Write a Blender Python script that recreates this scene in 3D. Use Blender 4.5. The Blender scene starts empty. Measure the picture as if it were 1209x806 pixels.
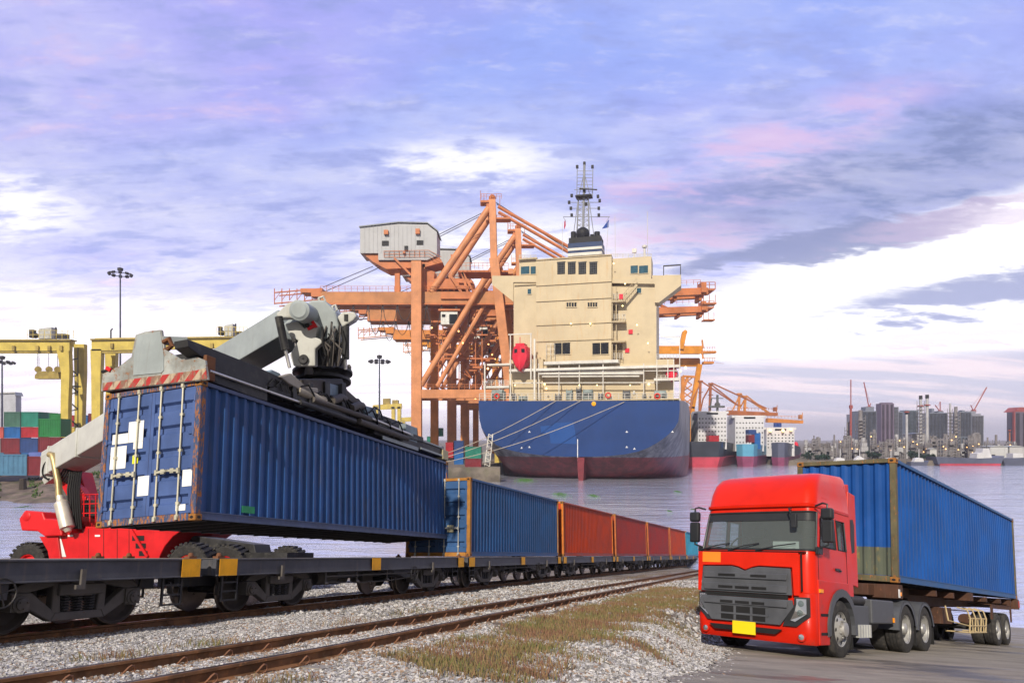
import bpy, math, random
import numpy as np
from mathutils import Matrix, Vector
random.seed(7)
rng = np.random.default_rng(7)
R = math.radians
sc = bpy.context.scene
col = sc.collection

# ------------------------------------------------------------------ camera
EYE = 14.5                     # metres above the water
F, CX, HY = 800.0, 604.5, 518.0   # focal length and horizon in photograph pixels (1209 wide)
cd = bpy.data.cameras.new('camera')
cam = bpy.data.objects.new('camera', cd); col.objects.link(cam)
cam.location = (0, 0, EYE); cam.rotation_euler = (R(90), 0, 0)
cd.sensor_width = 36; cd.lens = F / 1209 * 36
cd.shift_y = (HY - 403) / 1209; cd.clip_start = .1; cd.clip_end = 20000
sc.camera = cam
SUN_ELEV, SUN_AZ = R(36), R(197)      # azimuth clockwise from +Y
sc.view_settings.view_transform = 'Standard'; sc.view_settings.look = 'None'
sc.view_settings.exposure = 0.12; sc.view_settings.gamma = 1; sc.view_settings.use_curve_mapping = False
sc.render.engine = 'CYCLES'
sc.cycles.use_denoising = True
sc.cycles.volume_bounces = 0; sc.cycles.volume_step_rate = 4; sc.cycles.max_bounces = 6; sc.cycles.transparent_max_bounces = 8
sc.cycles.caustics_reflective = False; sc.cycles.caustics_refractive = False

# ------------------------------------------------------------------ node helper
class NT:
    def __init__(s, tree): s.t = tree
    def n(s, typ, **kw):
        nd = s.t.nodes.new(typ)
        for k, v in kw.items():
            if k in ('i',):
                for kk, vv in v.items():
                    if isinstance(vv, bpy.types.NodeSocket): s.t.links.new(vv, nd.inputs[kk])
                    else: nd.inputs[kk].default_value = vv
            else: setattr(nd, k, v)
        return nd
    def math(s, op, a, b=0.0, c=None, clamp=False):
        nd = s.t.nodes.new('ShaderNodeMath'); nd.operation = op; nd.use_clamp = clamp
        for k, v in enumerate((a, b, c)):
            if v is None: continue
            if isinstance(v, bpy.types.NodeSocket): s.t.links.new(v, nd.inputs[k])
            else: nd.inputs[k].default_value = v
        return nd.outputs[0]
    def mix(s, f, a, b, mode='MIX'):
        nd = s.t.nodes.new('ShaderNodeMix'); nd.data_type = 'RGBA'; nd.blend_type = mode; nd.clamp_factor = True
        for k, v in ((0, f), (6, a), (7, b)):
            if isinstance(v, bpy.types.NodeSocket): s.t.links.new(v, nd.inputs[k])
            else: nd.inputs[k].default_value = v if k == 0 else (tuple(v) + (1,))[:4]
        return nd.outputs[2]
    def ramp(s, f, lo, hi, a=0.0, b=1.0, smooth=True):
        nd = s.t.nodes.new('ShaderNodeMapRange'); nd.interpolation_type = 'SMOOTHSTEP' if smooth else 'LINEAR'
        s.t.links.new(f, nd.inputs[0])
        for k, v in ((1, lo), (2, hi), (3, a), (4, b)):
            if isinstance(v, bpy.types.NodeSocket): s.t.links.new(v, nd.inputs[k])
            else: nd.inputs[k].default_value = v
        return nd.outputs[0]
    def noise(s, vec, scale, detail=4, rough=.55, dist=0.0):
        nd = s.t.nodes.new('ShaderNodeTexNoise')
        if vec is not None: s.t.links.new(vec, nd.inputs['Vector'])
        nd.inputs['Scale'].default_value = scale; nd.inputs['Detail'].default_value = detail
        nd.inputs['Roughness'].default_value = rough; nd.inputs['Distortion'].default_value = dist
        return nd.outputs['Fac']
    def comb(s, x, y, z):
        nd = s.t.nodes.new('ShaderNodeCombineXYZ')
        for k, v in enumerate((x, y, z)):
            if isinstance(v, bpy.types.NodeSocket): s.t.links.new(v, nd.inputs[k])
            else: nd.inputs[k].default_value = v
        return nd.outputs[0]
    def scaled(s, vec, sx, sy, sz, loc=(0, 0, 0)):
        nd = s.t.nodes.new('ShaderNodeMapping'); s.t.links.new(vec, nd.inputs[0])
        nd.inputs['Scale'].default_value = (sx, sy, sz); nd.inputs['Location'].default_value = loc
        return nd.outputs[0]

def srgb(r, g, b):
    f = lambda c: (c / 255 / 12.92) if c / 255 <= .04045 else ((c / 255 + .055) / 1.055) ** 2.4
    return (f(r), f(g), f(b))

# ------------------------------------------------------------------ world: blended Nishita and layered cloud
w = bpy.data.worlds.new('World'); sc.world = w; w.use_nodes = True
t = NT(w.node_tree)
bg = w.node_tree.nodes['Background']
sky = t.n('ShaderNodeTexSky', sky_type='NISHITA', sun_disc=False)
sky.sun_elevation = SUN_ELEV; sky.sun_rotation = SUN_AZ; sky.air_density = 1.5; sky.dust_density = 1.5
tc = t.n('ShaderNodeTexCoord'); sp = t.n('ShaderNodeSeparateXYZ', i={0: tc.outputs['Generated']})
X, Y, Z = sp.outputs
az = t.math('ARCTAN2', X, Y)                      # 0 straight ahead, + to the right
el = t.math('ARCSINE', Z)
zz = t.math('ADD', t.math('MAXIMUM', Z, 0.0), .17)
px_, py_ = t.math('DIVIDE', X, zz), t.math('DIVIDE', Y, zz)
P = t.comb(px_, py_, 0.0)
n1 = t.noise(t.scaled(P, .7, 1.2, 1, (3.1, 1.7, 0)), 2.2, 10, .60, .12)
n2 = t.noise(t.scaled(P, .8, 1.7, 1, (11.3, 4.7, 2)), 5.5, 9, .62, .15)
n3 = t.noise(t.scaled(P, .5, .8, 1, (21.3, 9.7, 5)), 1.3, 4, .5, .1)
n4 = t.noise(t.scaled(P, .5, 2.6, 1, (5.3, 33.7, 1)), 1.6, 8, .6, .2)
# warped angles, so that the cloud banks have torn edges
wa = t.math('ADD', az, t.math('MULTIPLY', t.math('SUBTRACT', n2, .5), .26))
we = t.math('ADD', el, t.math('MULTIPLY', t.math('SUBTRACT', t.math('ADD', t.math('MULTIPLY', n1, .6), t.math('MULTIPLY', n2, .4)), .5), .17))
def blob(a0, e0, ra, re, soft=1.0, tilt=0.0):
    da = t.math('SUBTRACT', wa, a0); de = t.math('SUBTRACT', we, e0)
    if tilt: de = t.math('SUBTRACT', de, t.math('MULTIPLY', da, tilt))
    q = t.math('ADD', t.math('POWER', t.math('ABSOLUTE', t.math('DIVIDE', da, ra)), 2.0), t.math('POWER', t.math('ABSOLUTE', t.math('DIVIDE', de, re)), 2.0))
    return t.ramp(q, 1.0 + soft, max(0, 1.0 - soft), 0, 1)
SLATE = srgb(128, 140, 190)
PALE = srgb(216, 214, 250); BLUE = srgb(156, 176, 252); WHITE = (1.18, 1.15, 1.18); PINK = srgb(242, 198, 232); HORIZ = srgb(206, 197, 212)
c = t.mix(t.ramp(el, 0.15, .55), PALE, BLUE)
c = t.mix(t.ramp(n3, .40, .60), c, t.mix(t.ramp(el, .15, .5), srgb(212, 210, 248), srgb(174, 174, 250)))
c = t.mix(t.math('MULTIPLY', t.ramp(n1, .42, .72), t.ramp(el, .60, .15, .20, .80)), c, srgb(238, 236, 252))
c = t.mix(t.math('MULTIPLY', t.ramp(n2, .60, .76), t.ramp(el, .45, .2, .10, .6)), c, WHITE)
c = t.mix(t.math('MULTIPLY', t.ramp(n2, .50, .34), .70), c, srgb(158, 168, 230))
c = t.mix(t.math('MULTIPLY', t.ramp(n1, .48, .32), .55), c, srgb(158, 164, 236))
n5 = t.noise(t.scaled(P, .8, 1.9, 1, (7.3, 2.2, 4)), 10.0, 9, .68, .1)
c = t.mix(t.math('MULTIPLY', t.ramp(n5, .50, .72), .34), c, srgb(240, 236, 254))
c = t.mix(t.math('MULTIPLY', t.ramp(n5, .50, .30), .34), c, srgb(140, 150, 222))
c = t.mix(t.math('MULTIPLY', t.math('MULTIPLY', t.ramp(n2, .54, .70), t.ramp(n3, .48, .60)), t.ramp(el, .60, .35, .15, .5)), c, srgb(236, 200, 236))
# bright streaks left and middle
for b in ((-.64, .275, .08, .030, .9), (-.05, .385, .13, .035, 1.0), (.02, .27, .2, .05, 1.), (-.42, .15, .34, .035, .9)):
    c = t.mix(t.math('MULTIPLY', blob(*b), t.ramp(n2, .38, .58, .15, .9)), c, WHITE)
# dark upper bank on the right and the pink lights in it
c = t.mix(t.math('MULTIPLY', blob(.52, .325, .30, .055, 1., .08), t.ramp(n2, .3, .6, .95, .45)), c, SLATE)
c = t.mix(t.math('MULTIPLY', blob(.42, .40, .15, .03, 1., .05), t.ramp(n2, .40, .62, .05, .6)), c, PINK)
c = t.mix(t.math('MULTIPLY', blob(.29, .345, .14, .035, 1.), t.ramp(n2, .44, .64, .05, .6)), c, PINK)
c = t.mix(t.math('MULTIPLY', blob(.22, .28, .14, .02, 1.), t.ramp(n2, .42, .62, .1, .6)), c, PINK)
# the clear white window low on the right
c = t.mix(blob(.68, .190, .46, .098, .30, .10), c, WHITE)
c = t.mix(t.math('MULTIPLY', blob(.42, .255, .19, .016, .6, .06), .9), c, srgb(142, 148, 192))
c = t.mix(t.math('MULTIPLY', blob(.62, .268, .16, .012, .6, .06), .5), c, srgb(214, 190, 222))
c = t.mix(t.math('MULTIPLY', blob(.60, .175, .14, .022, .7, .06), .9), c, srgb(146, 152, 196))
c = t.mix(t.math('MULTIPLY', blob(.60, .128, .22, .010, .8), .6), c, srgb(238, 198, 208))
# lilac grey haze bank above the horizon on the right, near white on the left
low = t.math('MULTIPLY', t.ramp(el, .125, .095), t.ramp(az, .12, .26))
c = t.mix(low, c, t.mix(t.ramp(n4, .42, .60), srgb(192, 190, 212), srgb(232, 216, 226)))
lowl = t.math('MULTIPLY', t.ramp(we, .21, .12), t.ramp(az, .22, .0))
c = t.mix(t.math('MULTIPLY', lowl, .9), c, t.mix(t.ramp(n4, .40, .58), srgb(240, 230, 242), (1.12, 1.07, 1.08)))
c = t.mix(t.ramp(el, .05, .005), c, t.mix(t.ramp(az, -.1, .3), srgb(240, 226, 234), HORIZ))
c = t.mix(t.ramp(el, .0, -.05), c, srgb(150, 150, 165))
# back half of the sky, behind the camera: unseen broken cloud, greyed and dimmed to set the light
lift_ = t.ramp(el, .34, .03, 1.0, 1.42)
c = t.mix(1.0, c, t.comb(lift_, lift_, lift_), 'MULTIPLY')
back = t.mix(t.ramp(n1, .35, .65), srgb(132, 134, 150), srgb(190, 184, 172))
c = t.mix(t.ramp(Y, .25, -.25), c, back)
nish = t.mix(1.0, sky.outputs[0], (.09, .09, .09), 'MULTIPLY')
c = t.mix(.10, c, nish)
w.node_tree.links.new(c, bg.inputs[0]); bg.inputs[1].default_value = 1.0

sd = bpy.data.lights.new('sun', 'SUN'); sun = bpy.data.objects.new('sun', sd); col.objects.link(sun)
sd.energy = 4.6; sd.angle = R(1.0); sd.color = (1.0, .90, .76)
sv = Vector((math.sin(SUN_AZ) * math.cos(SUN_ELEV), math.cos(SUN_AZ) * math.cos(SUN_ELEV), math.sin(SUN_ELEV)))
sun.rotation_euler = sv.to_track_quat('Z', 'Y').to_euler(); sun.location = (0, -20, 60)

# ------------------------------------------------------------------ geometry helpers
def W(px, py, d): return Vector(((px - CX) / F * d, d, EYE + (HY - py) / F * d))
def rotm(y, p, r): return Matrix.Rotation(y, 4, 'Z') @ Matrix.Rotation(p, 4, 'Y') @ Matrix.Rotation(r, 4, 'X')

def ray_local(Mx, px, py, axis, value):
    """point where the sight line of a photograph pixel meets a plane of a local frame: used to size parts from the photograph"""
    inv = Mx.inverted(); o = inv @ Vector((0, 0, EYE)); q = inv @ W(px, py, 10.0); d = q - o
    t_ = (value - o[axis]) / d[axis]; return o + d * t_


class MB:
    """collects shapes and links them as one mesh object"""
    def __init__(s): s.v = []; s.f = []; s.sm = []; s.m = []; s.cur = 0; s.g = []
    def add(s, vs, fs, smooth=False):
        b = len(s.v); s.g.append((b, len(s.f))); s.v += [tuple(v) for v in vs]
        s.f += [tuple(b + i for i in f) for f in fs]; s.sm += [smooth] * len(fs); s.m += [s.cur] * len(fs); return s
    def slot(s, k): s.cur = k; return s
    def box(s, x0, x1, y0, y1, z0, z1):
        vs = [(x, y, z) for z in (z0, z1) for y in (y0, y1) for x in (x0, x1)]
        return s.add(vs, [(0, 2, 3, 1), (4, 5, 7, 6), (0, 1, 5, 4), (2, 6, 7, 3), (0, 4, 6, 2), (1, 3, 7, 5)])
    def cbox(s, c, size):
        return s.box(c[0] - size[0] / 2, c[0] + size[0] / 2, c[1] - size[1] / 2, c[1] + size[1] / 2, c[2] - size[2] / 2, c[2] + size[2] / 2)
    def beam(s, p, q, w, h=None, up=(0, 0, 1), w2=None, h2=None):
        p, q = Vector(p), Vector(q); h = h or w; w2 = w2 or w; h2 = h2 or h
        a = (q - p).normalized(); u = Vector(up)
        if abs(a.dot(u)) > .98: u = Vector((0, 1, 0))
        sx = a.cross(u).normalized(); uz = sx.cross(a).normalized()
        vs = []
        for c, ww, hh in ((p, w, h), (q, w2, h2)):
            for i, j in ((-1, -1), (1, -1), (1, 1), (-1, 1)): vs.append(c + sx * (i * ww / 2) + uz * (j * hh / 2))
        return s.add(vs, [(0, 3, 2, 1), (4, 5, 6, 7), (0, 1, 5, 4), (1, 2, 6, 5), (2, 3, 7, 6), (3, 0, 4, 7)])
    def tube(s, pts, r, n=8, cap=True):
        pts = [Vector(p) for p in pts]
        rs = r if isinstance(r, (list, tuple)) else [r] * len(pts)
        rings = []; prev = None
        for i, p in enumerate(pts):
            a = (pts[min(i + 1, len(pts) - 1)] - pts[max(i - 1, 0)]).normalized()
            if prev is None:
                u = Vector((0, 0, 1)) if abs(a.z) < .9 else Vector((1, 0, 0))
                u = (u - a * u.dot(a)).normalized()
            else:
                u = (prev - a * prev.dot(a))
                u = u.normalized() if u.length > 1e-6 else Vector((1, 0, 0))
            prev = u; v = a.cross(u)
            rings.append([p + (u * math.cos(2 * math.pi * k / n) + v * math.sin(2 * math.pi * k / n)) * rs[i] for k in range(n)])
        vs = [q for rg in rings for q in rg]; fs = []
        for i in range(len(pts) - 1):
            for k in range(n):
                a0, a1 = i * n + k, i * n + (k + 1) % n
                fs.append((a0, a1, a1 + n, a0 + n))
        s.add(vs, fs, True)
        if cap: s.add(rings[0], [tuple(range(n))[::-1]]); s.add(rings[-1], [tuple(range(n))])
        return s
    def cyl(s, p, q, r, n=20, r2=None): return s.tube([p, q], [r, r if r2 is None else r2], n)
    def lathe(s, c, axis, prof, n=28, smooth=True):
        """prof: (radius, height along axis)"""
        a = Vector(axis).normalized(); u = Vector((0, 0, 1)) if abs(a.z) < .9 else Vector((1, 0, 0))
        u = (u - a * u.dot(a)).normalized(); v = a.cross(u); c = Vector(c); vs = []; fs = []
        for r, h in prof:
            for k in range(n): vs.append(c + a * h + (u * math.cos(2 * math.pi * k / n) + v * math.sin(2 * math.pi * k / n)) * r)
        for i in range(len(prof) - 1):
            for k in range(n):
                a0, a1 = i * n + k, i * n + (k + 1) % n
                fs.append((a0, a1, a1 + n, a0 + n))
        return s.add(vs, fs, smooth)
    def prism(s, poly, vec):
        """poly: 3d points of one flat outline, vec: thickness vector"""
        n = len(poly); v = Vector(vec); P_ = [Vector(p) for p in poly]
        return s.add(P_ + [p + v for p in P_], [tuple(range(n))[::-1], tuple(range(n, 2 * n))] + [(i, (i + 1) % n, n + (i + 1) % n, n + i) for i in range(n)])
    def ball(s, c, r, n=12, m=8, sc3=(1, 1, 1)):
        vs = []; fs = []
        for i in range(m + 1):
            th = math.pi * i / m
            for k in range(n):
                ph = 2 * math.pi * k / n
                vs.append((c[0] + r * sc3[0] * math.sin(th) * math.cos(ph), c[1] + r * sc3[1] * math.sin(th) * math.sin(ph), c[2] + r * sc3[2] * math.cos(th)))
        for i in range(m):
            for k in range(n): fs.append((i * n + k, (i + 1) * n + k, (i + 1) * n + (k + 1) % n, i * n + (k + 1) % n))
        return s.add(vs, fs, True)
    def loft(s, rings, closed=False, smooth=True, caps=False):
        n = len(rings[0]); vs = [p for r in rings for p in r]; fs = []
        for i in range(len(rings) - 1):
            for k in range(n if closed else n - 1):
                a0, a1 = i * n + k, i * n + (k + 1) % n
                fs.append((a0, a1, a1 + n, a0 + n))
        s.add(vs, fs, smooth)
        if caps:
            s.add(rings[0], [tuple(range(n))[::-1]]); s.add(rings[-1], [tuple(range(n))])
        return s
    def build_each(s, name, mats, parent=None, per=1, bevel=0):
        """one object for every PER shapes added"""
        out = []
        for k in range(0, len(s.g), per):
            v0, f0 = s.g[k]; v1, f1 = s.g[k + per] if k + per < len(s.g) else (len(s.v), len(s.f))
            b_ = MB(); b_.v = s.v[v0:v1]; b_.f = [tuple(i - v0 for i in f) for f in s.f[f0:f1]]; b_.sm = s.sm[f0:f1]; b_.m = s.m[f0:f1]
            out.append(b_.build(name, mats, parent, bevel=bevel, seg=1))
        return out
    def build(s, name, mats, parent=None, matrix=None, bevel=0, seg=2, recalc=False):
        used = sorted({i for f in s.f for i in f})
        if len(used) < len(s.v):
            mp = {k: j for j, k in enumerate(used)}; s.v = [s.v[k] for k in used]; s.f = [tuple(mp[i] for i in f) for f in s.f]
        me = bpy.data.meshes.new(name); me.from_pydata(s.v, [], s.f)
        me.polygons.foreach_set('use_smooth', s.sm)
        mats = mats if isinstance(mats, (list, tuple)) else [mats]
        for m in mats: me.materials.append(m)
        if len(mats) > 1: me.polygons.foreach_set('material_index', s.m)
        if recalc:
            import bmesh
            bm = bmesh.new(); bm.from_mesh(me); bmesh.ops.remove_doubles(bm, verts=bm.verts, dist=1e-5)
            bmesh.ops.recalc_face_normals(bm, faces=bm.faces); bm.to_mesh(me); bm.free()
        me.update()
        if any(s.sm): me.set_sharp_from_angle(angle=R(38))
        o = bpy.data.objects.new(name, me); col.objects.link(o)
        if parent is not None: o.parent = parent
        if matrix is not None: o.matrix_world = matrix
        if bevel:
            b = o.modifiers.new('bevel', 'BEVEL'); b.width = bevel; b.segments = seg; b.limit_method = 'ANGLE'; b.angle_limit = R(35)
        return o

def tag(o, label=None, cat=None, group=None, kind=None):
    if label: o['label'] = label
    if cat: o['category'] = cat
    if group: o['group'] = group
    if kind: o['kind'] = kind
    return o
def thing(name, label, cat, group=None, matrix=None, loc=None):
    o = bpy.data.objects.new(name, None); col.objects.link(o); o.empty_display_size = .3
    if matrix is not None: o.matrix_world = matrix
    elif loc is not None: o.location = loc
    return tag(o, label, cat, group)
def copy_tree(o, parent=None):
    c_ = o.copy(); col.objects.link(c_); c_.parent = parent
    for ch in list(o.children): copy_tree(ch, c_)
    return c_

# ------------------------------------------------------------------ materials
def mat(name, color, rough=.5, metal=0.0, var=.12, scale=1.0, rust=0.0, rustcol=(.16, .055, .02), dirt=0.0, dirtcol=(.10, .085, .07),
        streak=True, spec=.28, coat=0.0, bump=0.0, bscale=60, emit=None, estr=0, seams=None):
    m = bpy.data.materials.new(name); m.use_nodes = True
    b = m.node_tree.nodes['Principled BSDF']; q = NT(m.node_tree)
    tcx = q.n('ShaderNodeTexCoord').outputs['Object']
    base = tuple(color)
    c_ = (*base, 1)
    nz = q.noise(tcx, 1.3 * scale, 6, .6)
    lo = tuple(v * (1 - var * 1.5) for v in base); hi = tuple(min(1, v * (1 + var)) for v in base)
    cc = q.mix(q.ramp(nz, .3, .7), lo, hi)
    if dirt:
        vec = q.scaled(tcx, 5 * scale, 5 * scale, .5 * scale) if streak else tcx
        nd = q.noise(vec, 2.0 if streak else 2.0 * scale, 6, .65)
        cc = q.mix(q.math('MULTIPLY', q.ramp(nd, .62 - dirt * .25, .80 - dirt * .1), min(1, .35 + dirt * .6)), cc, dirtcol)
    rr = q.ramp(nz, .3, .7, max(0, rough - .07), min(1, rough + .09))
    if rust:
        vec = q.scaled(tcx, 3 * scale, 3 * scale, .8 * scale) if streak else tcx
        nr = q.noise(vec, 3.5 if streak else 4 * scale, 9, .72, .3)
        rm = q.ramp(nr, .70 - rust * .28, .76 - rust * .24)
        rc = q.mix(q.noise(tcx, 14 * scale, 3), tuple(v * .55 for v in rustcol), tuple(min(1, v * 1.9) for v in rustcol))
        cc = q.mix(rm, cc, rc); rr = q.math('MAXIMUM', rr, q.math('MULTIPLY', rm, .85))
        if metal: m.node_tree.links.new(q.math('MULTIPLY', q.math('SUBTRACT', 1.0, rm), metal), b.inputs['Metallic'])
    elif metal: b.inputs['Metallic'].default_value = metal
    m.node_tree.links.new(cc, b.inputs['Base Color']); m.node_tree.links.new(rr, b.inputs['Roughness'])
    b.inputs['Specular IOR Level'].default_value = spec
    b.inputs['Coat Weight'].default_value = coat; b.inputs['Coat Roughness'].default_value = .08
    if bump:
        bn = q.n('ShaderNodeBump', i={'Strength': bump, 'Distance': .01 / scale, 'Height': q.noise(tcx, bscale * scale, 5)})
        m.node_tree.links.new(bn.outputs[0], b.inputs['Normal'])
    if emit:
        b.inputs['Emission Color'].default_value = (*emit, 1); b.inputs['Emission Strength'].default_value = estr
    return m
def glass(name, tint=(.02, .03, .035), rough=.05, clear=.35):
    m = bpy.data.materials.new(name); m.use_nodes = True; q = NT(m.node_tree); nt = m.node_tree
    out = nt.nodes['Material Output']; b = nt.nodes['Principled BSDF']
    b.inputs['Base Color'].default_value = (*tint, 1); b.inputs['Roughness'].default_value = rough; b.inputs['Specular IOR Level'].default_value = .8
    tr = q.n('ShaderNodeBsdfTransparent'); tr.inputs[0].default_value = (.75, .85, .84, 1)
    mx = q.n('ShaderNodeMixShader'); mx.inputs[0].default_value = clear
    nt.links.new(b.outputs[0], mx.inputs[1]); nt.links.new(tr.outputs[0], mx.inputs[2]); nt.links.new(mx.outputs[0], out.inputs[0])
    return m
M = {}
M['black'] = mat('black', (.012, .012, .013), .6)
M['dark'] = mat('dark_steel', (.028, .027, .029), .55, dirt=.4, dirtcol=(.09, .075, .06))
M['grime'] = mat('grimy_steel', (.10, .090, .082), .7, rust=.35, rustcol=(.09, .045, .025), dirt=.5, dirtcol=(.12, .10, .08), streak=False, scale=3, bump=.3)
M['rubber'] = mat('rubber', (.035, .034, .034), .85, var=.25, scale=6, dirt=.5, dirtcol=(.11, .095, .08), streak=False)
M['white'] = mat('white_paint', (.75, .76, .76), .45, dirt=.15)
M['steel'] = mat('bare_steel', (.55, .54, .52), .35, metal=.8, dirt=.3)
M['galv'] = mat('galvanised', (.42, .43, .42), .5, metal=.3, dirt=.25, rust=.12)
M['lamp_warm'] = mat('warm_lamp', (1, .6, .3), emit=(1, .50, .16), estr=4)
M['lamp_green'] = mat('cool_lamp', (.8, 1, .8), emit=(.85, 1, .75), estr=8)
# ------------------------------------------------------------------ ground, road, water
S = .172
GOFF = 1.25                      # gravel below the eye at the camera
def sm(a): a = np.clip(a, 0, 1); return a * a * (3 - 2 * a)
BND = np.array([(-2.2, -20), (-.9, 3.0), (.2, 5.0), (1.0, 6.4), (2.0, 8.4), (3.1, 10.6), (4.0, 13.6), (6.6, 18), (10, 24.5), (13, 31), (19, 47), (30, 95)], float)
def bdist(x, y):
    """signed distance from the gravel / road edge, + on the road side"""
    x = np.asarray(x, float); y = np.asarray(y, float); best = np.full(x.shape, 1e9); sg = np.ones(x.shape)
    for (ax, ay), (bx, by) in zip(BND[:-1], BND[1:]):
        dx, dy = bx - ax, by - ay; L2 = dx * dx + dy * dy
        tt = np.clip(((x - ax) * dx + (y - ay) * dy) / L2, 0, 1)
        ex, ey = x - ax - tt * dx, y - ay - tt * dy; dd = np.hypot(ex, ey)
        s_ = np.sign(ex * dy - ey * dx); m_ = dd < best
        best = np.where(m_, dd, best); sg = np.where(m_, s_, sg)
    return best * sg
TR_R = rotm(.761, .190, -.105)
TR_O = Vector((8.496, 14.883, -3.156 + EYE)) - TR_R.to_3x3().col[2] * 1.50
_n = TR_R.to_3x3().col[2]
def road_z(x, y): return TR_O.z - (_n.x * (x - TR_O.x) + _n.y * (y - TR_O.y)) / _n.z
def wob(x, y, s, k=0):
    return (np.sin(x * s * 1.3 + 1.7 + k) * np.cos(y * s * .9 - .6 + k) + np.sin(x * s * 2.7 + y * s * 2.1 + k) * .5) / 1.5
def gz(x, y):
    x = np.asarray(x, float); y = np.asarray(y, float)
    a = EYE - GOFF - S * y
    b = road_z(x, y)
    d = bdist(x, y); h = np.abs(a - b); wd = .5 + 1.6 * h
    k = sm((d + wd) / wd)
    a = a + wob(x, y, 1.1) * .035 * (y > 4)
    return a * (1 - k) + b * k

def axis_pts(lo, hi, f0, f1, fine, coarse):
    a = list(np.arange(f0, f1, fine)); x = f0; l = []
    st = fine
    while x > lo: st = min(coarse, st * 1.15); x -= st; l.append(x)
    x = a[-1]; r = []; st = fine
    while x < hi: st = min(coarse, st * 1.15); x += st; r.append(x)
    return np.array(sorted(l) + a + r)
def grid_mesh(name, xs, ys, fz, m, keep=None, lift=0, tone=None):
    XX, YY = np.meshgrid(xs, ys); ZZ = fz(XX, YY) + lift
    V = np.stack([XX, YY, ZZ], -1).reshape(-1, 3); nx = len(xs); ny = len(ys)
    i, j = np.meshgrid(np.arange(nx - 1), np.arange(ny - 1)); a = (j * nx + i).ravel()
    if keep is not None:
        cx_, cy_ = XX.ravel(), YY.ravel(); k = keep(cx_, cy_); a = a[k[a] & k[a + 1] & k[a + nx] & k[a + nx + 1]]
    Fc = np.stack([a, a + 1, a + nx + 1, a + nx], -1)
    return np_mesh(name, V, Fc, m, smooth=True, attr=None if tone is None else tone(XX.ravel(), YY.ravel()))
def np_mesh(name, V, Fc, m, smooth=False, attr=None):
    me = bpy.data.meshes.new(name); k = Fc.shape[1]
    me.vertices.add(len(V)); me.vertices.foreach_set('co', V.astype(np.float32).ravel())
    me.loops.add(Fc.size); me.loops.foreach_set('vertex_index', Fc.astype(np.int32).ravel())
    me.polygons.add(len(Fc)); me.polygons.foreach_set('loop_start', np.arange(0, Fc.size, k, dtype=np.int32))
    me.polygons.foreach_set('loop_total', np.full(len(Fc), k, dtype=np.int32))
    me.polygons.foreach_set('use_smooth', np.full(len(Fc), smooth))
    if attr is not None:
        at = me.attributes.new('tone', 'FLOAT', 'POINT'); at.data.foreach_set('value', attr.astype(np.float32))
    me.materials.append(m); me.update(); me.validate()
    o = bpy.data.objects.new(name, me); col.objects.link(o); return o

# gravel ground material
def ground_mat():
    m = bpy.data.materials.new('ballast_ground'); m.use_nodes = True; q = NT(m.node_tree); b = m.node_tree.nodes['Principled BSDF']
    o = q.n('ShaderNodeTexCoord').outputs['Object']
    v = q.n('ShaderNodeTexVoronoi', i={'Vector': o, 'Scale': 20.0, 'Randomness': 1.0})
    v2 = q.n('ShaderNodeTexVoronoi', feature='DISTANCE_TO_EDGE', i={'Vector': o, 'Scale': 20.0})
    big = q.noise(o, .7, 5, .6); mid = q.noise(o, 3.0, 6, .65)
    sepc = q.n('ShaderNodeSeparateColor', i={0: v.outputs['Color']}).outputs
    stone = q.mix(sepc[0], (.15, .14, .13), (.58, .56, .55))
    stone = q.mix(q.ramp(sepc[1], .8, .9), stone, (.22, .16, .11))
    dirt = q.mix(q.noise(o, 30, 4), (.12, .088, .058), (.22, .17, .12))
    tn = q.n('ShaderNodeAttribute', attribute_name='tone').outputs['Fac']
    k = q.math('MULTIPLY', q.math('MULTIPLY', q.ramp(v2.outputs[0], .0, .12), q.ramp(tn, .5, .1)), q.ramp(q.math('ADD', big, q.math('MULTIPLY', mid, .4)), .80, .60))
    c_ = q.mix(k, dirt, stone)
    m.node_tree.links.new(c_, b.inputs[0]); b.inputs['Roughness'].default_value = .95
    bn = q.n('ShaderNodeBump', i={'Strength': .9, 'Distance': .03, 'Height': q.math('ADD', q.math('MULTIPLY', q.ramp(v2.outputs[0], 0, .25), .8), q.math('MULTIPLY', q.noise(o, 60, 3), .3))})
    m.node_tree.links.new(bn.outputs[0], b.inputs['Normal']); return m
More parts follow.
